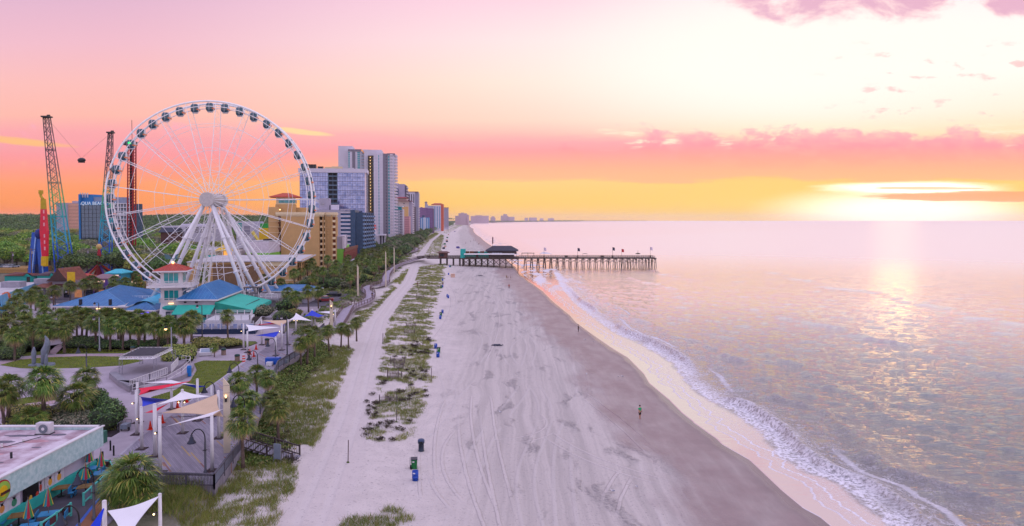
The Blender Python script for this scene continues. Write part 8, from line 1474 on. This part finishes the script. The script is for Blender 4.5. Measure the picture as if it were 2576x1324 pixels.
# the wood on the left, single trees where one can tell them apart
kinds = ('bright green', 'fresh green', 'dark green', 'olive yellow', 'mid green', 'brownish grey')
n = 0; Yt = 232.
while Yt < 640:
    step = 9.5 + (Yt - 232)*.028; lo, hi = -.80*Yt, -.30*Yt
    if Yt > 330: hi = -.40*Yt - 10
    x = lo + rnd.uniform(0, step)
    while x < hi:
        X_, Y_ = x + rnd.uniform(-2.5, 2.5), Yt + rnd.uniform(-3, 3); x += step*rnd.uniform(.85, 1.25); u = UC + F*X_/Y_
        bad = (Y_ < 262 and u < 480) or (Y_ < 300 and (u < 60 or u > 480)) or (195 < u < 330 and 432 < Y_ < 470) or (u > 420 and 395 < Y_ < 470) or (495 < u and Y_ < 330) or (135 < u < 200 and 715 < Y_) or (80 < u < 190 and Y_ < 305) or (u > 225 and u < 290 and Y_ < 312)
        if bad or n >= 250: continue
        v = rnd.choice((0, 1, 2, 3, 4, 4, 5)); front = 432 < Y_ + 30 and Y_ < 432 and 190 < u < 330; s_ = rnd.uniform(.75, 1.2)*(.7 if front else 1.)*(1 + (Yt - 232)/900); zone = ('near the rides' if Y_ < 320 else 'in the middle of the wood' if Y_ < 450 else 'deep in the wood')
        use(TRE[v], Vector((X_, Y_, 2.95)), rnd.uniform(0, 6.28), kinds[v] + ' broadleaf tree ' + zone + ' behind the rides', kinds[v] + ' trees ' + zone, (s_*1.05, s_*1.05, s_*rnd.uniform(.8, 1.05))); n += 1
    Yt += step*.95
# beyond them one far wood reaching the horizon
Vs = []; Yt = 640.; 
while Yt < 5200:
    st_ = 16 + (Yt - 640)*.03; x = -.86*Yt
    while x < (-.215*Yt - 30 if Yt < 1700 else min(xl(Yt) - 120, -.1*Yt)):
        h_ = rnd.uniform(9, 13.5) + 12*max(0, fbm(np.array([x/240.]), np.array([Yt/300.]), 77, 2)[0] - .38)*min(1, Yt/1500); w_ = st_*1.45; up_ = float(sst(Yt, 620, 1250))*(9 + 16*fbm(np.array([x/170.]), np.array([Yt/420.]), 31, 3)[0]) + max(0, Yt - 1250)*.0012
        V = leafcloud([(0, 0, h_*.5, w_*.5, h_*.5), (rnd.uniform(-.3, .3)*w_, 0, h_*.62, w_*.35, h_*.42)], 190, .022*st_ + .55); Vs.append(V + np.array([x + rnd.uniform(-4, 4), Yt + rnd.uniform(-5, 5), 2. + up_])); x += st_*rnd.uniform(.8, 1.2)
    Yt += st_*.9
V = np.concatenate(Vs); tag(npmesh('far_woodland', V, qf(V), LEAFS[0]), 'far dark wood stretching to the horizon on the left', 'woodland', kind='stuff')
# grove between hotels and winding boardwalk, then the tree belt up the coast
n = 0; Yt = 152.
while Yt < 430:
    x = xl(Yt) - rnd.uniform(3, 6); lim = {0: -26, 1: -22}[0] if Yt < 240 else -24
    while x > xl(Yt) + lim:
        p = Vector((x + rnd.uniform(-1.5, 1.5), Yt + rnd.uniform(-2, 2), 3.)); x -= rnd.uniform(4.6, 7.2); u = UC + F*p.x/p.y
        if min((Vector((q.x, q.y, 3)) - p).length for q in bw) < 3.4 or (p.y < 180 and p.x < -58) or (p.y > 330 and u < 905) or (176 < p.y < 216 and p.x < -49) or (p.y > 352 and p.y < 376 and p.x > x0 - 8): continue
        side = 'nearer the wheel' if p.y < 220 else 'below the tan hotel' if p.y < 300 else 'by the pier ramp'
        if rnd.random() < .42: palm(p, rnd.uniform(3.6, 5.8), 'palm in the tangled grove beside the boardwalk, ' + side, 'grove palms ' + side, rnd.uniform(1., 1.2))
        else: v = rnd.choice((0, 0, 1, 2, 5, 3)); s_ = rnd.uniform(.8, 1.5); use(SHR[v], p + Vector((0, 0, -.15)), rnd.uniform(0, 6.28), ('dark', 'dark', 'greyish', 'olive', 'green', 'dark')[v] + ' shrub in the tangled grove beside the boardwalk, ' + side, 'grove shrubs ' + side + ('', '', ' grey', ' olive', '', '')[v], (s_, s_, s_*rnd.uniform(.85, 1.2)))
        n += 1
    Yt += rnd.uniform(5, 7.5)
Yt = 430.
while Yt < 1250:
    x = xl(Yt) - 2
    while x > xl(Yt) - (20 + Yt*.02):
        p = Vector((x, Yt + rnd.uniform(-4, 4), 2.9)); s_ = rnd.uniform(1.5, 2.4)*(1 + (Yt - 430)/1600); use(SHR[rnd.choice((0, 1, 5, 2))], p, rnd.uniform(0, 6.28), 'dark shrub in the tree belt along the coast, ' + ('just past the pier' if Yt < 620 else 'far up the coast'), 'coast belt shrubs ' + ('near' if Yt < 620 else 'far'), s_); x -= rnd.uniform(7, 10)*(1 + (Yt - 430)/1400)
    Yt += rnd.uniform(8, 12)*(1 + (Yt - 430)/900)
Vs = []
for Yt in np.geomspace(1250, 6500, 80):
    for j in range(3): h_ = rnd.uniform(6, 9) + Yt*.0012; w_ = 16 + Yt*.006; Vs.append(leafcloud([(0, 0, h_*.45, w_*.6, h_*.5)], 150, .6 + Yt*.0002) + np.array([xl(Yt) - 8 - j*w_, Yt + rnd.uniform(-20, 20), 2.3]))
V = np.concatenate(Vs); tag(npmesh('coast_woodland', V, qf(V), LEAFS[0]), 'far dark belt of trees hugging the curving coast', 'woodland', kind='stuff')
for i, (k, x, y, zc, sc) in enumerate(((3, 480, 1215, 9., 1.2), (3, 522, 1185, 9.4, 1.2), (3, 562, 1262, 8., 1.15), (3, 668, 1160, 10, 1.25), (3, 745, 1205, 9., 1.2), (3, 420, 1270, 7.4, 1.15), (5, 560, 330, 8., 1.2), (5, 575, 260, 10., 1.2), (5, 1140, 345, 8., 1.1), (5, 1290, 390, 8., 1.1), (3, 1215, 985, 9, 1.2), (3, 1330, 935, 9, 1.2), (3, 1390, 930, 9, 1.2))): palmc(k, x, y, zc, ORD[i] + ' of the palms standing against the tan hotel and towers, left to right', 'palms by the hotels', sc)
# clipped hedges and rounded shrubs of the plaza
def hedge(lab, poly, h_, v, name='hedge'):
    o = thing(name, lab, 'hedge', poly[0], world=True); xs_, ys_ = [p[0] for p in poly], [p[1] for p in poly]; A = (max(xs_) - min(xs_))*(max(ys_) - min(ys_)); n = int(A*.9); P = np.stack([RN.uniform(min(xs_), max(xs_), n), RN.uniform(min(ys_), max(ys_), n)], 1); P = P[pip(P[:, 0], P[:, 1], poly)]
    L = [(q[0] - poly[0].x, q[1] - poly[0].y, h_*.5, RN.uniform(.9, 1.3), h_*RN.uniform(.45, .6)) for q in P] or [(0, 0, h_*.5, 1., h_*.5)]; V = leafcloud(L, max(600, int(len(P)*190)), .13); npmesh('foliage', V, qf(V), LEAFS[v], parent=o); mb = MB()
    for l in L: mb.blob((l[0] + poly[0].x, l[1] + poly[0].y, l[2] + 3), (l[3]*.85, l[3]*.85, l[4]*.85), 1, .1, 4)
    mb.build('dark_filler', CORE, o)
for lab, q, h_, v in (('dark clipped hedge at the far left behind the oval lawn', G6(-100, 500, 0, 490, 230, 500, 230, 585, 0, 590, -100, 590), 1.3, 0), ('long dark hedge under the palm row at the left', G6(-100, 375, 340, 375, 420, 470, 250, 490, -100, 470), 1.4, 0), ('dark clipped hedge behind the upper lawn strip', G6(680, 430, 780, 395, 1010, 400, 1010, 470, 670, 475), 1.2, 0), ('round hedge left of the tall pole with the orange globe', G6(1600, 430, 1640, 400, 1730, 400, 1740, 460, 1630, 470), 1.4, 0), ('big olive round hedge behind the canopy frame', G6(1640, 560, 1700, 500, 1900, 500, 1950, 560, 1900, 610, 1700, 620), 1.4, 2), ('low olive hedge strip in front of the terraces', G5(490, 955, 520, 930, 900, 945, 900, 985, 700, 1000, 500, 1000), 1.0, 2), ('dark mulch bed shrubs right of the palm row', G6(1000, 430, 1560, 420, 1560, 470, 1010, 475), .9, 0), ('big dark rounded shrub nearest the restaurant', G6(960, 1180, 1010, 1110, 1130, 1120, 1190, 1240, 1180, 1310, 1020, 1320, 950, 1260), 2., 0), ('small dark shrub beside the bike rack', G6(945, 1000, 1010, 960, 1030, 1030, 990, 1060), 1.6, 0), ('reddish dark shrubs under the bushy low palm', G6(560, 1210, 640, 1120, 940, 1150, 930, 1280, 600, 1290), 1.1, 3), ('light green low shrubs behind the restaurant roof', G6(100, 1230, 160, 1130, 480, 1100, 540, 1180, 400, 1290, 120, 1300), 1.2, 2)): hedge(lab, q, h_, v)
# ------------------------------------------------------------------ dune grass and scrub
GD2 = lambda *q: [g(0, q[i], q[i+1], 1.85) for i in range(0, len(q), 2)]
PA = GD2(907, 1050, 909, 1096, 950, 1108, 985, 1105, 1045, 1070, 1072, 1000, 1082, 900, 1086, 865, 1084, 790, 1108, 722, 1121, 662, 1052, 672, 1036, 690, 1046, 716, 1012, 746, 990, 782, 964, 805, 958, 880, 934, 960, 924, 1000)
PBs = [(PA, .40, .42), (GD2(700, 935, 745, 895, 825, 872, 882, 872, 892, 882, 872, 955, 850, 1008, 826, 1060, 800, 1112, 765, 1128, 735, 1112, 700, 1084, 685, 1010), .17, .55), (GD2(590, 1130, 640, 1085, 700, 1080, 740, 1040, 700, 1000, 640, 985, 600, 1040), .2, .8), (GD2(545, 1240, 600, 1148, 640, 1150, 700, 1172, 774, 1182, 762, 1232, 748, 1285, 738, 1340, 560, 1340), .37, .6), (GD2(395, 1232, 560, 1236, 560, 1340, 380, 1340), .2, .8), (GD2(830, 1324, 872, 1294, 962, 1276, 1050, 1266, 1046, 1290, 985, 1330, 900, 1350), .36, .55),
    (GD2(882, 815, 905, 785, 930, 780, 960, 750, 985, 720, 1004, 724, 975, 752, 940, 782, 925, 806, 890, 826), .3, .5), (GD2(1000, 700, 1030, 672, 1022, 700, 1010, 716, 985, 716), .3, .5), (GD2(1045, 640, 1068, 600, 1095, 585, 1116, 592, 1112, 620, 1106, 645, 1080, 648), .36, .45), (GD2(1098, 584, 1150, 563, 1180, 558, 1150, 574, 1122, 590), .22, .5), (GD2(1010, 655, 1040, 628, 1066, 598, 1100, 574, 1140, 562, 1120, 572, 1090, 592, 1062, 618, 1046, 640, 1030, 662), .25, .6), (GD2(755, 1110, 790, 1128, 775, 1134, 740, 1130), .4, .4)]
Pl, Hl, Kl = [], [], []
for q, th, hh in PBs:
    xs_, ys_ = [p[0] for p in q], [p[1] for p in q]; A = (max(xs_) - min(xs_))*(max(ys_) - min(ys_)); n = int(min(400000, A*20)); x = RN.uniform(min(xs_), max(xs_), n); y = RN.uniform(min(ys_), max(ys_), n)
    dist = np.hypot(x, y); d_ = np.clip(70/dist, .12, 1.)**1.15; k = pip(x + (fbm(x*.5, y*.5, 41, 3) - .5)*4, y + (fbm(x*.5, y*.5, 43, 3) - .5)*7, q) & (RN.uniform(0, 1, n) < d_)
    f = fbm(x*.22, y*.30, 51, 4)*.74 + fbm(x*.9, y*1.3, 55, 3)*.26; k &= (f > th) & (RN.uniform(0, 1, n) < sst(f, th, th + .10)*.95 + .05) & (np.abs(x - xt(np.clip(y, TRY[0], TRY[-1]))) > 2.6)
    Pl.append(np.stack([x, y, ground_z(x, y) - .04], 1)[k]); Hl.append(hh*(.55 + .8*fbm(x[k]*.35, y[k]*.35, 61, 2)))
P = np.concatenate(Pl); Hh = np.concatenate(Hl); dist = np.hypot(P[:, 0], P[:, 1]); wd_b = .022 + dist*.00024
V, Fc = blades(P, Hh, wd_b, 9, np.full(len(P), .30) + dist*.0006, .95)
tag(npmesh('dune_grass', V, Fc, leafmat('dune_blade', '#60782c', '#919a48', '#a08c64', .6, 0, .13)), 'wind bent green and brown dune grass in broken patches over the pale sand', 'grass', kind='stuff')
# brown scrub among it, and low ground cover inland
Vs = []
for i in range(520):
    j = rnd.random()
    if j < .62: y = rnd.uniform(66, 150); x = -15 + rnd.gauss(0, 3.) - (y - 66)*.02; brown = fbm(np.array([x*.2]), np.array([y*.16]), 91, 2)[0] > .5
    else: y = rnd.uniform(66, 125); x = xl(y) + rnd.uniform(1, 6); brown = True
    if not brown: continue
    if j < .62 and not pip(np.array([x]), np.array([y]), PA)[0]: continue
    s_ = rnd.uniform(.35, .8); Vs.append(leafcloud([(0, 0, .16, s_, .26)], 150, .075, .05) + np.array([x, y, float(ground_z(x, y))]))
V = np.concatenate(Vs); tag(npmesh('dune_scrub', V, qf(V), leafmat('scrub_leaf', '#3a2f2e', '#54463f', '#4a4c2a', .8, 0, .6)), 'low brown purple scrub clumps between the dune grass', 'scrub', kind='stuff')
Vs = []
for i in range(2300):
    y = 66*(14**rnd.random()) ; w_ = 30 if y > 150 else 4
    x = xl(y) + (rnd.uniform(-w_, 1.5) if y > 150 else rnd.uniform(-.5, 5) if y < 130 else rnd.uniform(-1, 4)); p = Vector((x, y, 3))
    if (y < 200 and x < -49) or (y > 140 and min((Vector((q.x, q.y, 3)) - p).length for q in bw) < 2.3) or (y < 77 and x > -24) or (y > 250 and x < xl(y) - 26): continue
    s_ = rnd.uniform(.6, 1.3)*(1 + y/500); Vs.append(leafcloud([(0, 0, .15, s_, .45)], 70, .10 + y*.0006) + np.array([x, y, float(ground_z(x, y))]))
V = np.concatenate(Vs); tag(npmesh('undergrowth', V, qf(V), leafmat('ground_leaf', '#4a5f26', '#7f9040', '#8f8450', .6, 0, .12)), 'olive undergrowth covering the ground inland of the dunes and boardwalk', 'undergrowth', kind='stuff')
for q in [o for o in COL.objects if o.get('label') == 'x']:
    for c_ in list(q.children_recursive) + [q]: bpy.data.objects.remove(c_)
# ------------------------------------------------------------------ sea air
m = bpy.data.materials.new('sea_haze'); m.use_nodes = True; X.T = m.node_tree; X.T.nodes.remove(X.T.nodes['Principled BSDF']); v_ = X.T.nodes.new('ShaderNodeVolumePrincipled')
v_.inputs['Color'].default_value = (1, .93, .93, 1); v_.inputs['Density'].default_value = .000042; v_.inputs['Anisotropy'].default_value = .2
X.T.links.new(v_.outputs[0], X.T.nodes['Material Output'].inputs['Volume'])
hz_ = MB().box((0, 6200, 47), (26000, 12700, 104)).build('haze', m); struct(hz_, 'stuff')
